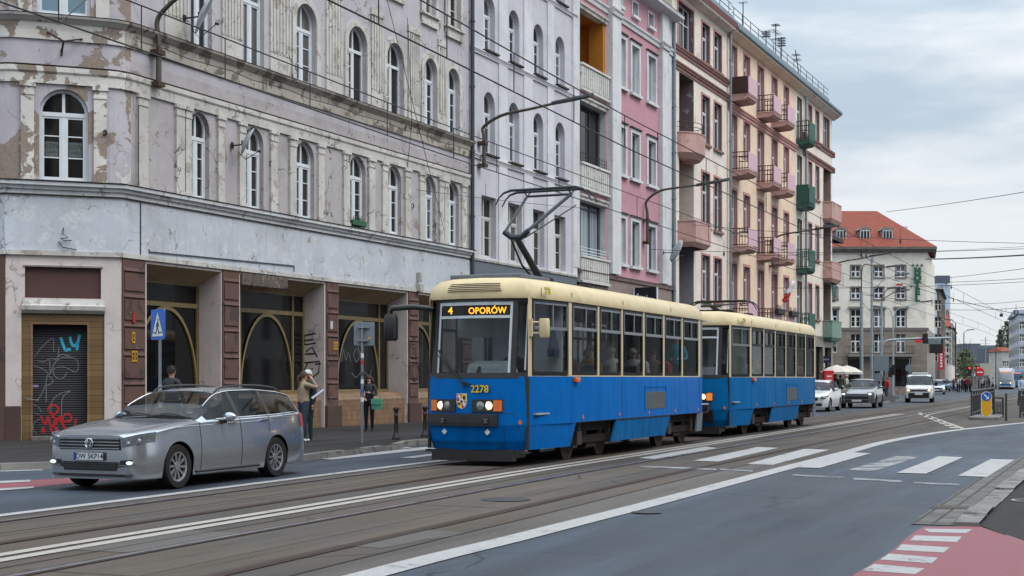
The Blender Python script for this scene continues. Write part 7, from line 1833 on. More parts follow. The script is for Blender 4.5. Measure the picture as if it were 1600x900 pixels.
for z in (.615, .66, .705, .752):
    mb = MB(); fp(mb, ((-.51, z-.006), (.51, z-.006)), ((-.51, z+.008), (.51, z+.008)), .024, 0, 8); mb.build('chrome_bar', M_CHROME, grille)
mb = MB(); mb.xf = Matrix.Translation((-.03, 0, .685)) @ Matrix.Rotation(-PI/2, 4, 'Y'); mb.lathe([(.055, .0), (.064, .012), (.075, .008), (.075, -.01)], n=24); mb.lathe([(.001, .0), (.057, .0), (.058, -.02)], n=24, mi=1)
mb.xf = None
for sgn in (-1, 1):
    mb.tube([(-.042, sgn*.032, .737), (-.042, sgn*.012, .70), (-.042, 0, .712)], .0065, 5); mb.tube([(-.042, sgn*.052, .72), (-.042, sgn*.022, .637), (-.042, 0, .68)], .0065, 5)
mb.build('badge', [M_CHROME, M_TRIMB], grille, 40)
for sgn in (-1, 1):
    mb = MB(); fp(mb, ((sgn*.55, .625), (sgn*.845, .70)), ((sgn*.53, .758), (sgn*.85, .845)), .012, 0, 6, .03); hl = mb.build('headlight', M_HL, car, 30)
    for y, z, rr in ((.63, .685, .042), (.75, .72, .046)):
        p = fr_(sgn*y, z, .016); mb = MB(); mb.ell((p[0]+.012, p[1], p[2]), (.014, rr, rr*.9), 12, 8); mb.build('lens', M_LAMPO, hl, 60)
    mb = MB(); fp(mb, ((sgn*.47, .345), (sgn*.80, .40)), ((sgn*.52, .45), (sgn*.80, .465)), .012, 0, 4); fg = mb.build('fog_light_recess', M_TRIMB, car)
    p = fr_(sgn*.66, .415, .025); mb = MB(); mb.ell((p[0], p[1], p[2]), (.02, .055, .026), 12, 8); mb.build('fog_light', M_DRL, fg, 60)
    mb = MB(); fp(mb, ((sgn*.50, .368), (sgn*.80, .395)), ((sgn*.50, .378), (sgn*.80, .405)), .026, 0, 4); mb.build('chrome_strip', M_CHROME, fg)
mb = MB(); fp(mb, ((-.45, .30), (.45, .30)), ((-.48, .425), (.48, .425)), .012, 0, 8); lg = mb.build('lower_grille', M_TRIMB, car)
for z in (.34, .37, .40): mb = MB(); fp(mb, ((-.46, z-.004), (.46, z-.004)), ((-.46, z+.004), (.46, z+.004)), .02, 0, 6); mb.build('grille_slat', M_PIPE, lg)
mb = MB(); fp(mb, ((-.66, .215), (.66, .215)), ((-.7, .255), (.7, .255)), .02, 0, 8); mb.build('front_lip', M_TRIMB, car)
mb = MB(); mb.box(-.045, -.03, -.26, .26, .445, .56); pl = mb.build('number_plate', M_TRIMB, car)
mb = MB(); mb.box(-.048, -.045, -.25, .25, .452, .553); mb.build('plate_face', M_PLATE, pl); mb = MB(); mb.box(-.0495, -.048, .215, .25, .452, .553); mb.build('plate_band', M_PLATEB, pl)
text('plate_text', 'DW 5KP14', .105, M_NUMB, pl, (-.0492, -.015, .502), (PI/2, 0, -PI/2), ext=.0006, bold=.002, sx=.95)
mirror_part(car, 2.0, .88, 1.02, M_SILV)
def seam(name, pts, r_, mat, parent): mb = MB(); mb.tube(pts, r_, 5); return mb.build(name, mat, parent)
for sgn in (-1, 1):
    for xx in (1.42, 2.52, 3.36):
        q = 1.3 if xx != 3.36 else 2.6
        pts = [sp(xx+(.10*(f-3)/3 if xx == 3.36 and f < 3.5 else 0), f, .001, sgn) for f in (q*.2, 1, 2, 3, 4, 5, 6)]
        if xx == 3.36: pts = [sp(3.36-.16*max(0, 1-f/3.2)**2, f, .001, sgn) for f in (1.6, 2, 2.6, 3.2, 4, 5, 6)]
        seam('door_seam', pts, .005, M_TRIMB, car)
    seam('window_trim', [sp(x, 6.02, .006, sgn) for x in [1.86+.2*i for i in range(13)]], .011, M_CHROME, car)
    seam('window_trim', [sp(x, 8.0, .004, sgn) for x in [1.75+.15*i for i in range(4)]+[2.4+.2*i for i in range(11)]], .009, M_CHROME, car)
    seam('waist_crease', [sp(x, 4.3, .0, sgn) for x in [.9+.3*i for i in range(12)]], .006, M_SILV, car)
    seam('sill_strip', [sp(x, .35, .006, sgn) for x in [1.3+.25*i for i in range(8)]], .02, M_TRIMB, car)
    for x in (2.28, 3.2):
        mb = MB(); p = sp(x, 4.35, .012, sgn); mb.box(p.x-.1, p.x+.1, p.y-.015, p.y+.015, p.z-.016, p.z+.016); mb.build('door_handle', M_CHROME, car, bevel=.008)
    rail = [sp(x, 8.15, .0, sgn)+Vector((0, 0, dz_)) for x, dz_ in ((2.25, .01), (2.42, .055), (2.8, .07), (3.4, .072), (4.0, .065), (4.25, .02))]
    seam('roof_rail', catmull(rail, 4), .017, M_TRIMB, car)
    mb = MB(); A = [sp(4.42+.05*i, 3.2, .01, sgn) for i in range(6)]; B = [sp(4.40+.055*i, 5.6, .01, sgn) for i in range(6)]; n = 6; mb.add(A+B, [(i, i+1, n+i+1, n+i) for i in range(5)]); o = mb.build('tail_light', M_TAIL, car, 40)
    # dark wheel-arch lips
seam('bonnet_seam', [K['sec'](x, -1)[8] for x in [.15+.1*i for i in range(12)]], .004, M_PIPE, car); seam('bonnet_seam', [K['sec'](x, 1)[8] for x in [.15+.1*i for i in range(12)]], .004, M_PIPE, car)
for y0 in (-.45, .1): seam('wiper', [(1.40, y0+.5, 1.03), (1.5, y0+.2, 1.08), (1.47, y0-.02, 1.055)], .008, M_TRIMB, car)
# the other cars
def simple_front(car, K, lamp, grille_z=(.55, .68), gw=.42, plate=True, lz=(.62, .74), lx=(.55, .84), bump=True, low=(.28, .42)):
    fp = K['fpatch']
    mb = MB(); fp(mb, ((-gw, grille_z[0]), (gw, grille_z[0])), ((-gw, grille_z[1]), (gw, grille_z[1])), .012, 0, 6); mb.build('grille', M_TRIMB, car)
    for s in (-1, 1):
        mb = MB(); fp(mb, ((s*lx[0], lz[0]), (s*lx[1], lz[0]+.02)), ((s*lx[0], lz[1]), (s*lx[1], lz[1]+.03)), .014, 0, 4); h = mb.build('headlight', M_HL, car)
        p = K['front'](s*(lx[0]+lx[1])/2, (lz[0]+lz[1])/2, .03); mb = MB(); mb.ell(p, (.03, .10, .055), 10, 7); mb.build('lamp', lamp, h, 60)
    mb = MB(); fp(mb, ((-.62, low[0]), (.62, low[0])), ((-.6, low[1]), (.6, low[1])), .012, 0, 6); mb.build('lower_grille', M_TRIMB, car)
    mb = MB(); mb.box(-.04, -.025, -.26, .26, grille_z[0]-.14, grille_z[0]-.03); mb.build('number_plate', M_PLATE, car)
SUV = dict(L=4.7, axles=(.9, 3.71), r=.37, sill=.28, ws=(1.5, 2.3), win=(1.9, 4.0, [2.6, 3.4]), rw=(4.1, 4.5), seats=(2.4, 3.2), rim=M_RIMD, spokes=5,
    zr=[(0, .80), (.15, .9), (.5, 1.0), (1.5, 1.14), (1.9, 1.4), (2.3, 1.56), (2.8, 1.62), (3.4, 1.60), (4.1, 1.45), (4.5, 1.12), (4.7, .95)], zs=[(0, .74), (.3, .86), (.9, 1.0), (1.5, 1.06), (3.0, 1.09), (4.2, 1.12), (4.7, .93)],
    W=[(0, .70), (.1, .83), (.3, .92), (.9, .96), (3.7, .97), (4.4, .9), (4.7, .75)], Wr=[(0, .5), (.5, .72), (1.5, .78), (1.9, .72), (2.3, .62), (3.4, .61), (4.5, .6), (4.7, .58)])
def place(px_front_wheel, py, S, deg, sgn=-1):
    p = G(px_front_wheel, py); a = R(deg); u = Vector((math.sin(a), math.cos(a), 0)); l = Vector((-math.cos(a), math.sin(a), 0))
    o = p-u*S['axles'][0]-l*(sgn*(S['W'][3][1]-.13)); return (o.x, o.y, 0), PI/2-a
loc, rz = place(1366, 637.5, SUV, 21)
c2, K2 = make_car('grey sport utility car with lit square lamps behind the tram in the left lane', 'car', loc, rz, SUV, M_CARGREY, None, False)
simple_front(c2, K2, M_DRL, (.50, .64), .62, True, (.70, .84), (.55, .86), True, (.32, .44)); mirror_part(c2, 2.0, .92, 1.14, M_CARGREY)
HATCH = dict(L=4.4, axles=(.85, 3.5), r=.33, sill=.22, ws=(1.25, 2.0), win=(1.65, 4.0, [2.4, 3.3]), rw=(4.05, 4.3), seats=(2.1, 2.9), rim=M_RIM, spokes=8,
    zr=[(0, .72), (.3, .86), (.8, .95), (1.25, 1.03), (1.6, 1.28), (2.0, 1.45), (2.6, 1.55), (3.4, 1.53), (4.05, 1.42), (4.3, 1.0), (4.4, .9)], zs=[(0, .66), (.4, .82), (1.25, .97), (3, 1.02), (4.2, 1.05), (4.4, .88)],
    W=[(0, .66), (.1, .77), (.3, .85), (.9, .89), (3.5, .89), (4.2, .83), (4.4, .7)], Wr=[(0, .5), (.5, .66), (1.25, .72), (2.0, .6), (3.4, .6), (4.4, .56)])
loc, rz = place(1294, 643, HATCH, 23)
c3, K3 = make_car('pale silver car half hidden by the rear tram car in the left lane', 'car', loc, rz, HATCH, M_CARWHITE, None, False); simple_front(c3, K3, M_LAMPO); mirror_part(c3, 1.75, .86, 1.08, M_CARWHITE)
loc, rz = place(1334, 626.5, HATCH, 40)
c4, K4 = make_car('white car parked by the cafe umbrellas behind the bollards', 'car', (loc[0]-2.0, loc[1]+4, 0.0), rz, HATCH, M_CARWHITE, None, False); simple_front(c4, K4, M_LAMPO)
loc, rz = place(1475, 616.5, HATCH, 16)
c5, K5 = make_car('silver car following the white van with one headlamp lit', 'car', loc, rz, HATCH, M_SILV, None, False); simple_front(c5, K5, M_YLAMP)
loc, rz = place(1484, 611.5, HATCH, 35)
c6, K6 = make_car('dark blue car waiting behind the silver one near the crowd', 'car', loc, rz, HATCH, M_CARBLUE, None, False); simple_front(c6, K6, M_LAMPO)
VAN = dict(L=4.7, axles=(.75, 3.67), r=.34, sill=.30, ws=(.62, 1.42), win=(1.3, 4.5, [2.3, 3.5]), rw=(4.6, 4.66), seats=(1.75, 2.9), rim=M_RIMD, spokes=6,
    zr=[(0, .95), (.12, 1.02), (.62, 1.18), (1.0, 1.5), (1.42, 1.82), (1.9, 1.93), (3.5, 1.95), (4.6, 1.92), (4.7, 1.8)], zs=[(0, .90), (.3, 1.0), (.62, 1.1), (1.5, 1.15), (4.7, 1.15)],
    W=[(0, .80), (.08, .85), (.3, .90), (.9, .92), (4.4, .92), (4.7, .88)], Wr=[(0, .7), (.62, .82), (1.42, .76), (4.7, .74)])
loc, rz = place(1455, 629, VAN, 18)
v1, KV = make_car('white transporter van with lit headlamps and a roof vent', 'van', loc, rz, VAN, M_CARWHITE, None, False)
simple_front(v1, KV, M_YLAMP, (.76, .86), .5, True, (.76, .90), (.52, .84), True, (.30, .52))
mb = MB(); KV['fpatch'](mb, ((-.88, .32), (.88, .32)), ((-.88, .66), (.88, .66)), .03, 0, 8, .06); mb.build('bumper', M_TRIMB, v1)
mb = MB(); mb.box(-.055, -.035, -.26, .26, .52, .63); mb.build('number_plate', M_PLATE, v1)
mb = MB(); mb.box(1.7, 2.9, -.5, .5, 1.93, 2.03); mb.build('roof_vent', M_CARWHITE, v1, bevel=.03)
for s in (-1, 1): mb = MB(); mb.box(1.0, 1.08, s*1.0, s*1.18, 1.12, 1.4); mb.box(1.02, 1.06, s*.9, s*1.02, 1.2, 1.26); mb.build('mirror', M_TRIMB, v1, bevel=.02)
# far low-floor tram and the one behind it
def far_tram(label, px, Y, deg, front, stripe):
    a = R(deg); r = thing('tram', label, 'tram', ((px-CX)*Y/F_PX, Y, 0), PI/2-a)
    mb = MB(); secs = []
    for x, w_, zt, b in ((0, .8, 2.0, .35), (.12, 1.0, 2.7, .3), (.5, 1.15, 3.1, .25), (1.2, 1.2, 3.25, .25), (22, 1.2, 3.25, .25)):
        secs.append([(x, -w_, b), (x, -w_, 1.2), (x, -w_*.97, zt-.35), (x, -w_*.8, zt), (x, w_*.8, zt), (x, w_*.97, zt-.35), (x, w_, 1.2), (x, w_, b)])
    mb.loft(secs); mb.build('body', front, r, 30)
    mb = MB(); mb.add([(.0, -.78, 1.25), (.0, .78, 1.25), (.18, .85, 2.45), (.18, -.85, 2.45)], [(0, 1, 2, 3)]); mb.xf = Matrix.Translation((-.03, 0, 0)); mb.add([(.0, -.78, 1.25), (.0, .78, 1.25), (.2, .85, 2.45), (.2, -.85, 2.45)], [(0, 1, 2, 3)]); mb.build('windscreen', M_BLUEGLASS, r)
    mb = MB(); mb.box(.10, .2, -.6, .6, 2.5, 2.75); mb.build('destination_display', emit('far_display', (1, .25, .06), .8), r)
    mb = MB(); mb.box(-.03, .1, -.75, .75, .62, .82); mb.build('stripe', stripe, r)
    for s in (-1, 1):
        mb = MB(); mb.ell((-.02, s*.72, .98), (.04, .11, .09), 10, 7); mb.build('headlight', M_LAMP, r)
        mb = MB(); mb.box(1.5, 21, s*1.19, s*1.215, 1.3, 2.6); mb.build('window_band', M_SHOPGLASS, r)
    mb = MB(); mb.box(.4, 21, -1.0, 1.0, .05, .4); mb.build('underframe', M_UNDER, r)
    return r
far_tram('silver low floor tram with a blue stripe approaching in the distance', 1571, 218, 20, plain('silver_tram', (.38, .40, .42), .4, .3), M_BLUE)
far_tram('dark blue tram behind the silver one at the right edge', 1590, 262, 20, plain('navy_tram', (.04, .10, .18), .4), M_BLUE)

for px, py, dg, pt_, lab in ((1503, 608.5, 20, M_CARGREY, 'grey car farthest back behind the crowd'), (1512, 606.8, 18, M_CARWHITE, 'white car far back between the people of the crowd'), (1480, 609, 24, M_CARWHITE, 'pale car partly behind the dark blue one')):
    loc, rz = place(px, py, HATCH, dg); c_, K_ = make_car(lab, 'car', loc, rz, HATCH, pt_, None, False); simple_front(c_, K_, M_LAMPO)
# ---------------------------------------------------------------- lamps, wires, signs, bollards
M_LAMPARM = plain('lamp_arm_brown', (.085, .07, .058), .6, .2, var=.2); M_LHEAD = plain('lamp_head', (.025, .025, .028), .5); M_POST = plain('pale_post', (.27, .31, .33), .55, .2, var=.12, scale=3, grime=.3)
M_SIGNB = plain('sign_blue', (.012, .10, .42), .35, var=.05); M_SIGNW = plain('sign_white', (.62, .64, .66), .4, var=.05); M_SIGNK = plain('sign_black', (.01, .01, .01), .5); M_SIGNG = plain('sign_back', (.17, .20, .225), .5, .4, var=.1)
M_SIGNY = plain('sign_yellow', (.60, .31, .012), .4, var=.05); M_SIGNR = plain('sign_red', (.45, .02, .025), .4)
def out_pt(pb, px, py):
    """a point straight out from the facade at pixel column pb that shows at (px, py)"""
    Z0 = facade_depth(pb); X0 = (pb-CX)*Z0/F_PX; k = (px-CX)/F_PX; o = (k*Z0-X0)/(CT+k*ST); Z = Z0-ST*o
    return Vector((X0+CT*o, Z, EYE+(HY-py)*Z/F_PX))
def lamp_head(root, tip, d, mat=M_LHEAD, L=1.0):
    mb = MB(); d = d.normalized(); a = math.atan2(d.y, d.x); mb.xf = Matrix.Translation(tip) @ Matrix.Rotation(a, 4, 'Z') @ Matrix.Rotation(-.12, 4, 'Y')
    mb.loft([[(x*L, y*w_*L, z) for y, z in ((-.11, -.04), (-.08, .05), (0, .09), (.08, .05), (.11, -.04), (0, -.06))] for x, w_ in ((-.1, .35), (.1, .7), (.45, 1.0), (.85, .9), (1.0, .4))]); mb.build('lamp_head', mat, root, 35)
def wall_lamp(label, pb, y0, y1, path, tip, head=True):
    b = out_pt(pb, pb+.001, y0); r = thing('wall_lamp', label, 'street lamp', (0, 0, 0)); ofs = Vector((CT, -ST, 0))*.22
    P = [out_pt(pb, pb+.001, y0)+ofs, out_pt(pb, pb+.001, y1)+ofs]+[out_pt(pb, *q) for q in path]
    o0 = P[0].copy(); r.location = o0
    mb = MB(); Q = [p-o0 for p in catmull(P, 6)]; mb.tube(Q, [.075-.03*i/len(Q) for i in range(len(Q))], 8); mb.build('arm', M_LAMPARM, r, 50)
    for f in (.06, .8):
        c = P[0].lerp(P[1], f)-o0; mb = MB(); mb.xf = Matrix.Translation(c) @ Matrix.Rotation(ROT, 4, 'Z'); mb.box(-.14, .14, -.1, .22, -.06, .06); mb.build('clamp', plain('rusty_clamp', (.06, .035, .022), .8) if 'rusty_clamp' not in bpy.data.materials else bpy.data.materials['rusty_clamp'], r)
    if head: lamp_head(r, P[-1]-o0, P[-1]-P[-2], M_LHEAD, 1.5)
    return r
wall_lamp('curved lamp bracket pole on the lilac corner house rising out of the picture', 237, 137, 70, [(246, 32), (262, 10), (285, -8), (330, -28)], None)
wall_lamp('long curved wall lamp on the pale lilac house above the pantograph', 748, 262, 215, [(756, 198), (785, 180), (830, 170), (868, 161)], None)
wall_lamp('curved wall lamp on the pink house reaching over the beige house', 1005, 382, 335, [(1010, 315), (1030, 299), (1060, 293), (1093, 289)], None)
wall_lamp('curved wall lamp low on the cream house in front of the pink balconies', 1202, 418, 388, [(1206, 376), (1222, 367), (1250, 362), (1276, 358)], None)
wall_lamp('small curved wall lamp at the end of the row beside the hotel', 1299, 428, 420, [(1303, 414), (1320, 408), (1345, 404), (1362, 400)], None)
def post_lamp(label, px, Y, pyb, pyt, r0, arms, cat='street lamp', mat=None, pole_to=None):
    b = Vector(((px-CX)*Y/F_PX, Y, 0)); r = thing('street_lamp' if cat == 'street lamp' else 'tram_mast', label, cat, b); zt = EYE+(HY-pyt)*Y/F_PX
    mb = MB(); mb.tube([(0, 0, 0), (0, 0, zt*.5), (0, 0, zt)], [r0*1.15, r0, r0*.8], 12); mb.cyl((0, 0, 0), (0, 0, .25), r0*1.6); mb.build('post', mat or M_POST, r, 40)
    for A in arms:
        pts = [at(q[0], q[1], Y)-b for q in A[:-1]]; mb = MB(); Q = catmull([Vector((0, 0, zt-.05))]+pts, 5); mb.tube(Q, .045, 6); mb.build('arm', M_LAMPARM if A[-1] == 'b' else (mat or M_POST), r, 50); lamp_head(r, pts[-1], pts[-1]-pts[-2], M_LHEAD, 1.1)
    return r
post_lamp('thickest pale mast near the cafe with a tall curved lamp arm', 1346, 106, 628, 456, .135, [[(1346.5, 425), (1352, 413), (1372, 422-4), (1388, 417), 'b']])
post_lamp('pale mast hung with wire fittings second from the cafe', 1362, 118, 622, 402, .11, [[(1364, 450), (1380, 438), (1400, 430), 'p']], 'mast')
post_lamp('mast carrying the long horizontal signal arm in front of the hotel', 1377.5, 125, 620, 470, .12, [[(1379, 462), (1385, 454), (1388, 451), 'b'], [(1382, 466), (1395, 458), (1402, 455), 'b']], 'mast')
post_lamp('slim grey lamp post with two spreading arms before the hotel door', 1395.5, 135, 618, 500, .09, [[(1391, 485), (1385, 481), (1379, 480), 'p'], [(1400, 486), (1412, 480), (1440, 472), 'p']])
# signal arm with its heads and boards
gy = 125; b = at(1380, 533, gy); g = thing('signal_arm', 'horizontal pale arm carrying traffic signals across the left lanes', 'signal arm', b)
P = [at(x, y, gy)-b for x, y in ((1378, 545), (1383, 535), (1395, 531), (1440, 529), (1485, 528))]; mb = MB(); mb.tube(catmull(P, 4), .10, 8); mb.build('arm', M_POST, g, 50)
def sig(x0, x1, y0, y1, m, nm):
    p, q = at(x0, y0, gy-.2)-b, at(x1, y1, gy-.2)-b; mb = MB(); mb.box(p.x, q.x, p.y-.08, p.y+.1, q.z, p.z); return mb.build(nm, m, g, bevel=.02)
M_REDL = emit('red_signal', (1, .06, .03), .9)
hd_ = sig(1441.5, 1449.5, 521, 537, M_SIGNK, 'signal_head'); sig(1450, 1462, 529, 538, M_SIGNG, 'sign_back'); sig(1462, 1470, 529, 538, M_SIGNG, 'sign_back')
ns = thing('neon_shop_sign', 'small red sign glowing beside the hotel corner', 'sign', at(1435.5, 531, 140)); mb = MB(); mb.loft([[(x*s_, y_, z*s_) for x, z in rrect(.75, .55, .25, 4)] for y_, s_ in ((-.1, .9), (-.05, 1), (.05, 1))]); mb.build('panel', emit('red_neon', (.9, .02, .03), .25), ns)
hb = thing('hotel_board', 'black board with hotel lettering jutting from the hotel flank', 'sign', at(1456, 539, 172)); mb = MB(); mb.box(-1.3, 1.3, -.1, .1, -1.0, 1.0); mb.build('board', M_SIGNK, hb); text('lettering', 'HOTEL', .62, plain('dull_gold', (.16, .14, .07), .5), hb, (0, -.11, .35), (PI/2, 0, 0), ext=.005)
rb = thing('banner', 'tall narrow red vertical banner beyond the hotel corner', 'banner', at(1470.5, 560, 195)); mb = MB(); mb.box(-.42, .42, -.05, .05, -1.5, 1.7); mb.build('panel', M_SIGNR, rb)
mb = MB()
for k in range(7): mb.box(-.15, .15, -.056, -.05, -1.2+k*.4, -.95+k*.4)
mb.build('lettering', M_SIGNW, rb)
# signal posts and back-of-sign boards near the hotel
def post_sign(label, cat, px, Y, pyb, pyt, boards, r=.045, name='road_sign', z=0.0, rz=0.0, mat=None):
    b = Vector(((px-CX)*Y/F_PX, Y, z)); rt = thing(name, label, cat, b, rz); zt = EYE+(HY-pyt)*Y/F_PX-z
    mb = MB(); mb.tube([(0, 0, 0), (0, 0, zt)], r, 8); mb.build('post', mat or M_GALV, rt, 40)
    for nm, dx, z0, z1, w_, m, shape in boards:
        mb = MB()
        if shape == 'disc': mb.xf = Matrix.Translation((dx, -.06, (z0+z1)/2)) @ Matrix.Rotation(PI/2, 4, 'X'); mb.lathe([(.001, .02), (w_/2, .02), (w_/2, -.01), (.001, -.01)], n=24)
        else: mb.box(dx-w_/2, dx+w_/2, -.075, -.045, z0, z1)
        mb.build(nm, m, rt)
    return rt
post_sign('large dark double sign board seen from behind near the umbrellas', 'road sign', 1366, 100, 628, 557, [('board', .48, 2.15, 3.2, 1.05, M_SIGNG, 'b'), ('plate', .28, 1.4, 2.05, .6, M_SIGNG, 'disc')])
post_sign('black pedestrian signal on a post before the hotel', 'traffic light', 1393, 115, 620, 573, [('signal_head', -.12, 1.75, 2.55, .34, M_SIGNK, 'b'), ('signal_head', .14, 1.9, 2.75, .3, M_SIGNK, 'b')], .06, 'traffic_light')
post_sign('grey diamond sign backs on a post by the hotel door', 'road sign', 1421, 128, 618, 560, [('board', 0, 2.2, 2.9, .75, M_SIGNG, 'disc'), ('plate', 0, 1.5, 2.1, .6, M_SIGNG, 'disc')])
nes = post_sign('red no entry sign at the tram stop', 'road sign', 1531, 150, 613, 568, [('disc', 0, 1.85, 2.75, .9, M_SIGNR, 'disc')]); mb = MB(); mb.box(-.3, .3, -.09, -.085, 2.24, 2.36); mb.build('bar', M_SIGNW, nes)
tl = post_sign('red traffic signals beside the no entry sign', 'traffic light', 1521, 155, 613, 572, [('signal_head', -.45, 1.9, 3.0, .42, M_SIGNK, 'b'), ('signal_head', .45, 1.9, 3.0, .42, M_SIGNK, 'b')], .07, 'traffic_light')
for x in (-.45, .45): mb = MB(); mb.ell((x, -.09, 2.78), (.13, .03, .13), 10, 6); mb.build('red_lamp', M_REDL, tl)
post_sign('tram stop clock board on a post right of the no entry sign', 'sign', 1540, 165, 612, 572, [('board', 0, 2.0, 3.4, 1.5, plain('beige_board', (.35, .33, .28), .6), 'b')], .06, 'stop_sign')
ms = thing('tram_mast', 'thin lattice mast on the skyline above the signals', 'mast', Vector((740*420/F_PX, 420, 0))); mb = MB(); mb.tube([(0, 0, 0), (0, 0, 14)], .12, 6); mb.tube([(-1.6, 0, 13), (1.6, 0, 13)], .06, 5); mb.tube([(-1.3, 0, 12), (1.3, 0, 12)], .06, 5); mb.build('post', M_POST, ms)
for i, (px, py, Y, s_, ch) in enumerate(((1587.5, 487.5, 120, 7, 'Z'), (1564.5, 492, 150, 5, ''))):
    b = at(px, py+s_/2+.5, Y); r = thing('section_sign', ('dark blue plate marked with a white Z' if ch else 'small dark plate') + ' hanging from the overhead wires at the right', 'sign', b); w_ = s_*Y/F_PX
    mb = MB(); mb.box(-w_/2, w_/2, -.03, .03, 0, w_); mb.build('plate', M_SIGNB if False else plain('dark_plate%d' % i, (.012, .03, .085), .5), r); mb = MB(); mb.tube([(0, 0, w_), (0, 0, w_+.5)], .02, 5); mb.build('hanger', M_BLACK, r)
    if ch: text('mark', ch, w_*.75, M_SIGNW, r, (0, -.035, w_/2), (PI/2, 0, 0), ext=.002, bold=.01)
# pedestrian crossing sign and the back of another
Y = 29.0; b = Vector(((246.5-CX)*Y/F_PX, Y, .12)); ps = thing('crossing_sign', 'blue pedestrian crossing sign with white triangle on a grey post behind the silver car', 'road sign', b, R(-50))
zc = EYE+(HY-507)*Y/F_PX-.12
mb = MB(); mb.tube([(0, .05, 0), (0, .05, zc+.25)], .032, 10); mb.build('post', M_GALV, ps, 40)
mb = MB(); mb.loft([[(x, y, zc+z) for x, z in rrect(.62, .62, .05)] for y in (0, .02)]); sb = mb.build('board', M_SIGNB, ps)
mb = MB(); mb.add([(-.25, -.004, zc-.24), (.25, -.004, zc-.24), (0, -.004, zc+.25)], [(0, 1, 2)]); mb.build('triangle', M_SIGNW, sb)
mb = MB(); y = -.008
mb.ribbon([(0.01, zc+.06), (-.01, zc-.06)], .055, y); mb.ribbon([(-.01, zc-.05), (-.05, zc-.13), (-.09, zc-.2)], .032, y); mb.ribbon([(-.005, zc-.05), (.04, zc-.13), (.07, zc-.2)], .032, y); mb.ribbon([(0, zc+.05), (.05, zc), (.07, zc-.05)], .022, y); mb.ribbon([(0, zc+.05), (-.045, zc-.005), (-.06, zc-.05)], .022, y); mb.ribbon([(-.2, zc-.165), (-.1, zc-.165)], .02, y); mb.ribbon([(.08, zc-.165), (.2, zc-.165)], .02, y); mb.ribbon([(.02, zc+.075), (.03, zc+.115)], .045, y)
mb.build('walking_figure', M_SIGNK, sb)
for z, m in ((.95, M_SIGNW), (1.3, plain('post_sticker', (.3, .33, .36), .5))): mb = MB(); mb.lathe([(.034, z-.06), (.0345, z+.06)], (0, .05, 0), 10); mb.build('sticker', m, ps)
Y = 32.9; b = Vector(((566-CX)*Y/F_PX, Y, .12)); ps = thing('road_sign', 'grey back of a square sign on a stickered post before the third shop window', 'road sign', b, 0)
zt = EYE+(HY-503)*Y/F_PX-.12
mb = MB(); mb.tube([(0, 0, 0), (0, 0, zt-.03)], .034, 10); mb.build('post', M_GALV, ps, 40)
mb = MB(); mb.loft([[(x+.04, y, zt-.275+z) for x, z in rrect(.48, .55, .04)] for y in (.04, .06)]); sb = mb.build('board', M_SIGNG, ps, bevel=.004)
for z in (-.12, -.43): mb = MB(); mb.box(-.1, .16, -.045, .04, zt+z-.02, zt+z+.02); mb.build('clamp', M_GALV, sb)
mb = MB(); mb.box(.14, .2, .032, .04, zt-.40, zt-.36); mb.build('sticker', M_SIGNY, sb)
for i, z in enumerate((1.0, 1.2, 1.42, 1.6, 1.86, 2.02)): mb = MB(); mb.lathe([(.0355, z-.05), (.0355, z+.05)], (0, 0, 0), 10); mb.build('sticker', (M_SIGNW, M_SIGNB, M_SIGNW, M_PIPE, M_SIGNR, M_SIGNW)[i], ps)
def bollard(label, px, py, h):
    p = G(px, py, .12); r = thing('bollard', label, 'bollard', p, 0, 'black bollards along the kerb'); k = h/.8
    mb = MB(); mb.lathe([(.001, 0), (.10*k, 0), (.105*k, .03), (.085*k, .08), (.06*k, .16), (.052*k, .2), (.048*k, .55*k), (.058*k, .57*k), (.058*k, .6*k), (.046*k, .62*k), (.046*k, .68*k), (.07*k, .72*k), (.075*k, .75*k), (.06*k, .79*k), (.001, .8*k)], n=16); mb.build('shaft', M_BLKP, r, 40); return r
bollard('black cast iron bollard farther left of the two by the tram nose', 619, 687, .8); bollard('black cast iron bollard nearest the tram front', 664, 683, .8)
bollard('small black bollard beside the parked white car, left one', 1303, 634, .95); bollard('small black bollard beside the parked white car, right one', 1312, 633.5, .95)
# traffic island with keep-right sign and railings
isl = G(1541, 654.5); mb = MB(); mb.xf = Matrix.Translation((isl.x, isl.y, 0)) @ Matrix.Rotation(PI/2-R(22), 4, 'Z')
mb.loft([[(x, y, z) for x, y in rrect(4.4, 1.1, .5, 5)] for z in (-.02, .12)]); struct(mb.build('island_kerb', M_KERB, bevel=.02))
Y = isl.y-.8; b = Vector(((1541-CX)*Y/F_PX, Y, .12)); ks = thing('keep_right_sign', 'yellow island sign with a white arrow on a blue disc', 'road sign', b, R(-12))
W2_ = .20; H2 = .98; prof = [(W2_*math.cos(a), .2+W2_*math.sin(a)) for a in [PI+PI*i/12 for i in range(13)]]+[(W2_*math.cos(a), H2-.2+W2_*math.sin(a)) for a in [PI*i/12 for i in range(13)]]
def shield(s_, y0, y1, m, nm, par): mb = MB(); mb.extrude([(x*s_, y0, .5+(z-.5)*(1-(1-s_)*.4)) for x, z in prof], (0, y1-y0, 0)); return mb.build(nm, m, par)
bd = shield(1.0, -.03, .03, M_SIGNW, 'board', ks); shield(.92, -.034, -.031, M_SIGNY, 'face', bd)
mb = MB(); mb.xf = Matrix.Translation((0, -.036, H2-.2)) @ Matrix.Rotation(PI/2, 4, 'X'); mb.lathe([(.001, .004), (.175, .004), (.175, 0)], n=28); dc = mb.build('disc', M_SIGNB, bd)
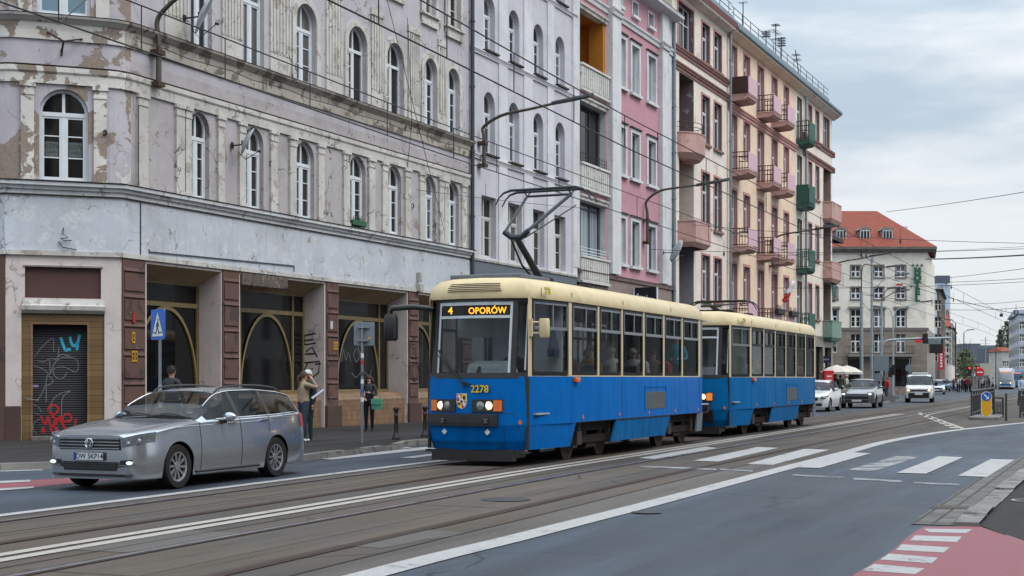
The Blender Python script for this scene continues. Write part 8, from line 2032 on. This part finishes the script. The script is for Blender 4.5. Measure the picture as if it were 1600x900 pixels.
mb = MB(); mb.ribbon([(-.09, H2-.11), (.05, H2-.25)], .045, -.044); mb.add([(.1, -.044, H2-.3), (.1, -.044, H2-.17), (-.03, -.044, H2-.3)], [(0, 1, 2)]); mb.build('arrow', M_SIGNW, dc)
M_RAILG = plain('railing_grey', (.055, .057, .06), .5, .3)
def railing(label, p, q, h=1.1, panel=True, n=8):
    r = thing('railing', label, 'railing', p); d = q-p; mb = MB()
    for z in (h, .18): mb.tube([(0, 0, z), (d.x, d.y, z)], .035, 6)
    k = int(d.length/1.9)+1
    for i in range(k+1): f = i/k; mb.tube([(d.x*f, d.y*f, 0), (d.x*f, d.y*f, h)], .04, 8)
    if panel: mb.tube([(0, 0, h*.82), (d.x, d.y, h*.82)], .03, 6)
    mb.build('frame', M_RAILG, r, 40); mb = MB(); m = int(d.length/.16)
    for i in range(m): f = (i+.5)/m; mb.tube([(d.x*f, d.y*f, .2), (d.x*f, d.y*f, h*.82)], .014 if panel else .02, 5)
    mb.build('bars', M_RAILG, r); return r
railing('long grey railing of the tram stop receding behind the yellow sign', G(1518, 652.5), G(1553, 638))
railing('short grey railing frame right of the yellow sign', G(1553, 651), G(1567, 652), .8, False); railing('grey railing cut by the right picture edge', G(1594, 653), G(1640, 640))
b = G(1572, 657.5); pp = thing('post', 'single grey steel post right of the yellow sign', 'post', b); mb = MB(); mb.tube([(0, 0, 0), (0, 0, 1.05)], .045, 8); mb.lathe([(.06, 0), (.06, .03)], n=10); mb.build('shaft', M_RAILG, pp, 40)
# cafe umbrellas, shop signs and a red stand at the end of the row
for i, (px, Y) in enumerate(((1307, 96), (1323, 100))):
    b = Vector(((px-CX)*Y/F_PX, Y, .12)); u = thing('cafe_umbrella', ('cream cafe umbrella nearer the corner shop' if i == 0 else 'cream cafe umbrella farther out towards the mast'), 'umbrella', b, .3+i)
    mb = MB(); n = 8; mb.loft([[(r_*math.cos(2*PI*k/n), r_*math.sin(2*PI*k/n), z) for k in range(n)] for r_, z in ((1.1, 1.8), (1.12, 1.95), (.6, 2.25), (.05, 2.42))], True, False); mb.build('canopy', plain('cream_canvas%d' % i, (.56, .53, .47), .8), u); mb = MB(); mb.tube([(0, 0, 0), (0, 0, 2.6)], .035, 8); mb.cyl((0, 0, 0), (0, 0, .1), .3); mb.build('pole', M_GALV, u)
b = out_pt(1286, 1290, 578); r = thing('shop_sign', 'dark blue shop sign jutting out at the end of the row', 'shop sign', b, 0); mb = MB(); mb.box(-.38, .38, -.08, .08, .55, 1.05); mb.build('board', plain('navy_sign', (.008, .012, .045), .4), r); text('lettering', 'galeria', .17, M_SIGNW, r, (0, -.085, .8), (PI/2, 0, 0), ext=.002)
mb = MB(); mb.box(-.35, -.05, -.05, .05, .2, .5); mb.build('plate', M_SIGNW, r)
b = Vector(((1294-CX)*88/F_PX, 88, .12)); r = thing('advert_stand', 'red advertising cabinet standing on the pavement by the last shop', 'advert stand', b, .2); mb = MB(); mb.box(-.32, .32, -.15, .15, .1, 2.0); mb.build('cabinet', M_SIGNR, r, bevel=.03); mb = MB(); mb.box(-.24, .24, -.158, -.15, .9, 1.8); mb.build('poster', plain('poster_red', (.5, .05, .05), .5), r)
for z in (1.6, 1.35, 1.1): mb = MB(); mb.box(-.16, .16, -.163, -.159, z, z+.08); mb.build('lettering', M_SIGNW, r)
b = Vector(((1405-CX)*140/F_PX, 140, 0)); r = thing('planter', 'brown stone planter box before the hotel door', 'planter', b); mb = MB(); mb.loft([[(x*s_, y*s_, z) for x, y in rrect(2.0, 1.2, .1)] for s_, z in ((.9, 0), (1, .8), (1.05, .85), (.95, .85))]); mb.build('box', M_MAUVE, r)

# ---------------------------------------------------------------- overhead wires
def wire(label, P, r, name='overhead_wire', cat='wire', mat=None, parts=()):
    o = P[0]; w_ = thing(name, label, cat, o); mb = MB(); mb.tube([p-o for p in P], r, 5); mb.build('line', mat or M_BLACK, w_)
    for nm, pts, rr in parts: mb = MB(); mb.tube([p-o for p in pts], rr, 5); mb.build(nm, mat or M_BLACK, w_)
    return w_
NEARC = offs(-.7175); FARC = offs(2.47)
def lineup(C, z, sag=0.0, n=None): return [Vector((p.x, p.y, z-(sag*math.sin(PI*((i % 12)/12))))) for i, p in enumerate(C)]
for C, nm in ((NEARC, 'track of the blue tram'), (FARC, 'nearer track')):
    pts = [p for p in C]; t0 = (pts[1]-pts[0]).normalized(); pts = [pts[0]-t0*14]+pts
    cw_ = [Vector((p.x, p.y, 5.52)) for p in pts]; mw_ = [Vector((p.x, p.y, 6.05)) for p in pts]
    dr = []
    i = 6
    while i < len(pts)-1:
        dr.append(('dropper', [cw_[i], mw_[i]], .008)); i += 5 if pts[i].y < 80 else 3
    wire('lower contact wire above the %s' % nm, cw_, .011); wire('upper carrying wire with droppers above the %s' % nm, mw_, .010, parts=dr)
def span(label, p, q, r=.012, sag=.15, ins=(), n=10):
    P = [p.lerp(q, i/n)-Vector((0, 0, sag*4*(i/n)*(1-i/n))) for i in range(n+1)]
    parts = []
    for f in ins:
        c = p.lerp(q, f)-Vector((0, 0, sag*4*f*(1-f))); parts.append(('insulator', [c, c-Vector((0, 0, .12)), c-Vector((0, 0, .24))], [.025, .05, .02])); parts.append(('hanger', [c+Vector((0, 0, .55)), c], .008))
    return wire(label, P, r, parts=parts)
def fp_(px, py, out=.1): return out_pt(px, px+.01, py)+Vector((CT, -ST, 0))*out
FARSIDE = lambda px, z, d=19.0: facade_pt(px)+Vector((CT, -ST, 0))*d+Vector((0, 0, z))
span('span wire from the chamfered house corner to the wire above the tram', fp_(200, -60), at(90, 38, 24), .012, .0)
span('thin span wire from the corner house to the lilac house front', fp_(645, 297, .15), fp_(905, 326, .3), .01, .05, (.35,))
span('span wire slanting up from the iron hook on the corner house', fp_(690, 360), at(600, -20, 38), .009, .0)
span('span wire crossing from the pink house over the street', fp_(1010, 390, .2), FARSIDE(1010, 7.4), .012, .2, (.2, .55))
span('span wire from the beige house across both tracks', fp_(1060, 350, .2), FARSIDE(1060, 8.0), .012, .2, (.3, .6))
span('span wire from the cream house across both tracks', fp_(1200, 450, .2), FARSIDE(1200, 7.6), .014, .2, (.3, .6))
span('upper thin wire from the cream house over the second tram car', fp_(1150, 400, .2), FARSIDE(1150, 9.0), .01, .15, (.4,))
span('thick tarred cable crossing the sky right of the hotel', at(1446, 405, 150), at(1680, 393, 95), .06, .1)
span('thin wire rising to the right just above the thick tarred cable', at(1385, 331, 130), at(1690, 285, 80), .022, .1)
span('lower thin wire crossing the sky above the far signals', at(1482, 434, 200), at(1700, 405, 120), .03, .1); span('second thin wire crossing the sky above the far signals', at(1482, 441, 190), at(1700, 428, 130), .03, .1)
span('lowest cross wire over the far end of the street', at(1484, 484, 210), at(1660, 474, 170), .03, .3, (.3, .55))
span('cross wire from the second mast over the junction', at(1362, 424, 118), at(1640, 500, 100), .022, .4, (.25, .5)); span('cross wire from the thick mast towards the hotel flank', at(1346, 460, 106), at(1600, 470, 150), .02, .5, (.35,))
span('cable looping between the two pale masts', at(1346, 470, 106), at(1377, 478, 125), .02, .6)

# manhole covers and tarred patches
for lab, px, py, r_ in (('worn round manhole cover between the rails in front of the tram', 790, 780, .33), ('small round cover close to the wide white line', 1010, 800, .18)):
    c = G(px, py, .0125); m_ = thing('manhole_cover', lab, 'manhole cover', c); mb = MB(); mb.lathe([(.001, .002), (r_*.8, .002), (r_*.82, -.001), (r_*.88, -.001), (r_*.9, .002), (r_, .001)], n=28); mb.build('cover', plain('cast_iron_cover', (.035, .034, .036), .6, .4, var=.3) if 'cast_iron_cover' not in bpy.data.materials else bpy.data.materials['cast_iron_cover'], m_, 40)
rn = random.Random(9)
M_PATCH = asphalt('tar_patch', (.034, .036, .042), .3, (.045, .048, .055), .7, .3); M_PATCH2 = asphalt('pale_patch', (.075, .068, .062), .5, (.09, .085, .08), .75, .25)
def patch(px0, px1, py, w_, m, z):
    a, b = G(px0, py), G(px1, py-(px1-px0)*.17); t_ = (b-a).normalized(); n_ = Vector((t_.y, -t_.x, 0)); mb = MB(); L_ = (b-a).length; k = max(4, int(L_/.5))
    A = [(a+t_*(L_*i/k)+n_*(w_/2+rn.uniform(-.07, .07)))[:2]+(z,) for i in range(k+1)]; B = [(a+t_*(L_*i/k)-n_*(w_/2+rn.uniform(-.07, .07)))[:2]+(z,) for i in range(k+1)]
    mb.poly(A+B[::-1]); return struct(mb.build('road_patch', m))
patch(560, 700, 855, .55, M_PATCH2, .0075); patch(150, 330, 862, .8, M_PATCH2, .0078); patch(330, 520, 745, .5, M_PATCH, .004); patch(1010, 1180, 712, .6, M_PATCH2, .0072)

for px, Y, pb, pt_, lab, arms in ((1506, 230, 609, 520, 'thin lamp post at the far end left of the signals', [(1507, 519), (1512, 516), 'p']), (1544, 260, 606, 548, 'short far lamp post behind the no entry sign', [(1541, 546), (1536, 546), 'p']), (1556, 240, 607, 545, 'far lamp post just left of the silver tram', [(1552, 544), (1548, 545), 'p']), (1493, 210, 609, 505, 'far mast at the kerb by the tenements', [(1490, 502), (1487, 500), 'p'])):
    post_lamp(lab, px, Y, pb, pt_, .09, [arms], mat=M_RAILG)
# ---------------------------------------------------------------- people in the street
def face_rz(dx, dy): return math.atan2(dx, -dy)
GREY, BLK, NAVY, BEI = (.10, .10, .105), (.012, .012, .014), (.02, .028, .05), (.30, .24, .17)
Y = 31.6; person('man with dark tousled hair in a dark hooded jacket walking behind the silver car', ((268-CX)*Y/F_PX, Y, .12), face_rz(ST, CT), standing(stride=.2), (.035, .035, .042), NAVY, BLK, (.015, .012, .010), 'tousled', 1.76, fingers=True)
p = G(474, 690.5, .12); woman = person('woman in a beige jacket with a ponytail raising her hands to her face', p, face_rz(.75, .65), standing(arms='face', stride=.12), (.26, .20, .135), (.035, .042, .06), (.5, .5, .5), (.05, .028, .018), 'ponytail', 1.66, fingers=True)
pp = thing('paper', 'rolled white paper held by the woman in the beige jacket', 'paper', p+Vector((.22, -.10, 1.02)), 0); mb = MB(); mb.tube([(0, 0, 0), (.27, .05, .2)], .03, 8); mb.build('sheet', plain('paper_white', (.55, .56, .66), .8), pp)
p2 = p+Vector((.02, .62, 0)); person('grey haired person in dark clothes partly behind the woman in the beige jacket', p2, face_rz(-.6, -.75), standing(), (.03, .035, .04), (.018, .035, .04), BLK, (.45, .45, .44), 'short', 1.70, fingers=True)
p = G(577, 673.5, .12); person('woman with curly brown hair in a black leather jacket standing with a green bag', p, face_rz(-.25, -1), standing(arms='bag'), (.03, .034, .036), BLK, (.02, .02, .02), (.045, .022, .015), 'bob', 1.58, fingers=True, skin=None)
bg_ = thing('handbag', 'green leather bag on the arm of the woman in black', 'bag', p+Vector((.24, -.28, .62)), -.15); mb = MB(); mb.loft([[(x*s_, y, z) for x, y in rrect(.32, .12, .04, 3)] for s_, z in ((.92, 0), (1.0, .04), (1.0, .26), (.9, .30))]); mb.build('body', plain('green_leather', (.05, .21, .14), .5), bg_, 40)
mb = MB(); mb.box(-.15, .15, -.075, -.06, .14, .295); mb.box(-.02, .02, -.085, -.075, .12, .17); mb.build('flap', plain('green_leather_flap', (.06, .25, .17), .45), bg_, bevel=.01)
mb = MB(); mb.tube([Vector((.1*math.cos(a), 0, .3+.14*math.sin(a))) for a in [PI*i/8 for i in range(9)]], .009, 6); mb.build('handle', plain('green_strap', (.03, .12, .09), .5), bg_)
# people far off: at the cafe, by the grey car, and the crowd at the crossing
rn = random.Random(11)
for px, py, z, c, l, hair, lab in ((1304, 626, .12, BLK, BLK, 'short', 'person in black sitting area side of the umbrellas'), (1313, 625, .12, (.10, .11, .08), BLK, 'short', 'person in olive coat under the cream umbrellas'), (1323, 628, .12, (.42, .40, .37), GREY, 'short', 'grey haired person in pale jacket beside the grey utility car'),
    (1386, 622, 0, (.45, .03, .035), (.03, .08, .10), 'short', 'person in red jacket and teal trousers behind the grey utility car'), (1381, 621.5, 0, BLK, NAVY, 'bob', 'person in black beside the one in the red jacket'), (1596, 634, 0, (.35, .42, .52), GREY, 'short', 'person in pale blue at the right edge behind the railing')):
    person(lab, G(px, py, z), rn.uniform(0, 6.28), standing(stride=rn.uniform(.05, .2)), c, l, BLK, (.3, .3, .29) if 'grey haired' in lab else (.03, .02, .015), hair, rn.uniform(1.66, 1.8))
CROWD = [(1490, (.10, .03, .03), 'dark red coat, leftmost in the far crowd'), (1496, (.4, .4, .42), 'pale grey jacket left in the far crowd'), (1499, (.25, .24, .3), 'lilac grey jacket in the far crowd'), (1504, (.012, .016, .03), 'navy coat, tall, in the far crowd'), (1509, (.3, .02, .06), 'crimson jacket in the far crowd'), (1513, (.02, .02, .02), 'black coat right of the crimson one in the far crowd'),
    (1516, (.14, .07, .04), 'brown coat in the far crowd'), (1520, (.035, .04, .035), 'dark olive coat by the concrete post'), (1527, (.02, .02, .024), 'black jacket right of the concrete post'), (1531, (.05, .08, .10), 'slate jacket in the far crowd'), (1535, (.42, .38, .36), 'pale patterned top in the far crowd'), (1538, (.03, .025, .03), 'dark jacket beside the pale patterned top'), (1546, (.015, .015, .03), 'dark blue jacket, rightmost in the far crowd')]
for i, (px, c, lab) in enumerate(CROWD):
    Y = rn.uniform(168, 186); person('person in '+lab, ((px-CX)*Y/F_PX, Y, 0), rn.uniform(0, 6.28), standing(stride=rn.uniform(0, .2)), c, rn.choice((BLK, NAVY, (.06, .07, .1))), BLK, rn.choice(((.02, .015, .01), (.08, .05, .03), (.2, .17, .14))), rn.choice(('short', 'bob', 'short')), rn.uniform(1.62, 1.84), group='crowd at the far crossing')
for i, (px, c, lab) in enumerate(((1494, (.03, .03, .035), 'charcoal coat behind the pale grey jacket in the far crowd'), (1507, (.35, .3, .25), 'tan jacket behind the crimson one in the far crowd'), (1529, (.22, .05, .05), 'rust coloured coat by the no entry sign'), (1541, (.05, .06, .07), 'slate hooded jacket near the railing end'), (1551, (.25, .27, .3), 'light grey coat by the silver tram'), (1478, (.02, .02, .025), 'black coat left of the far crowd'))):
    Y = rn.uniform(186, 200); person('person in '+lab, ((px-CX)*Y/F_PX, Y, 0), rn.uniform(0, 6.28), standing(stride=rn.uniform(0, .2)), c, BLK, BLK, (.02, .015, .01), 'short', rn.uniform(1.62, 1.84), group='crowd at the far crossing')
b = Vector(((1523.5-CX)*160/F_PX, 160, 0)); r = thing('concrete_post', 'pale concrete post in the middle of the far crowd', 'post', b); mb = MB(); mb.tube([(0, 0, 0), (0, 0, 1.9)], [.32, .28], 12); mb.lathe([(.4, 0), (.36, .2)], n=12); mb.build('shaft', M_KERB, r, 40)
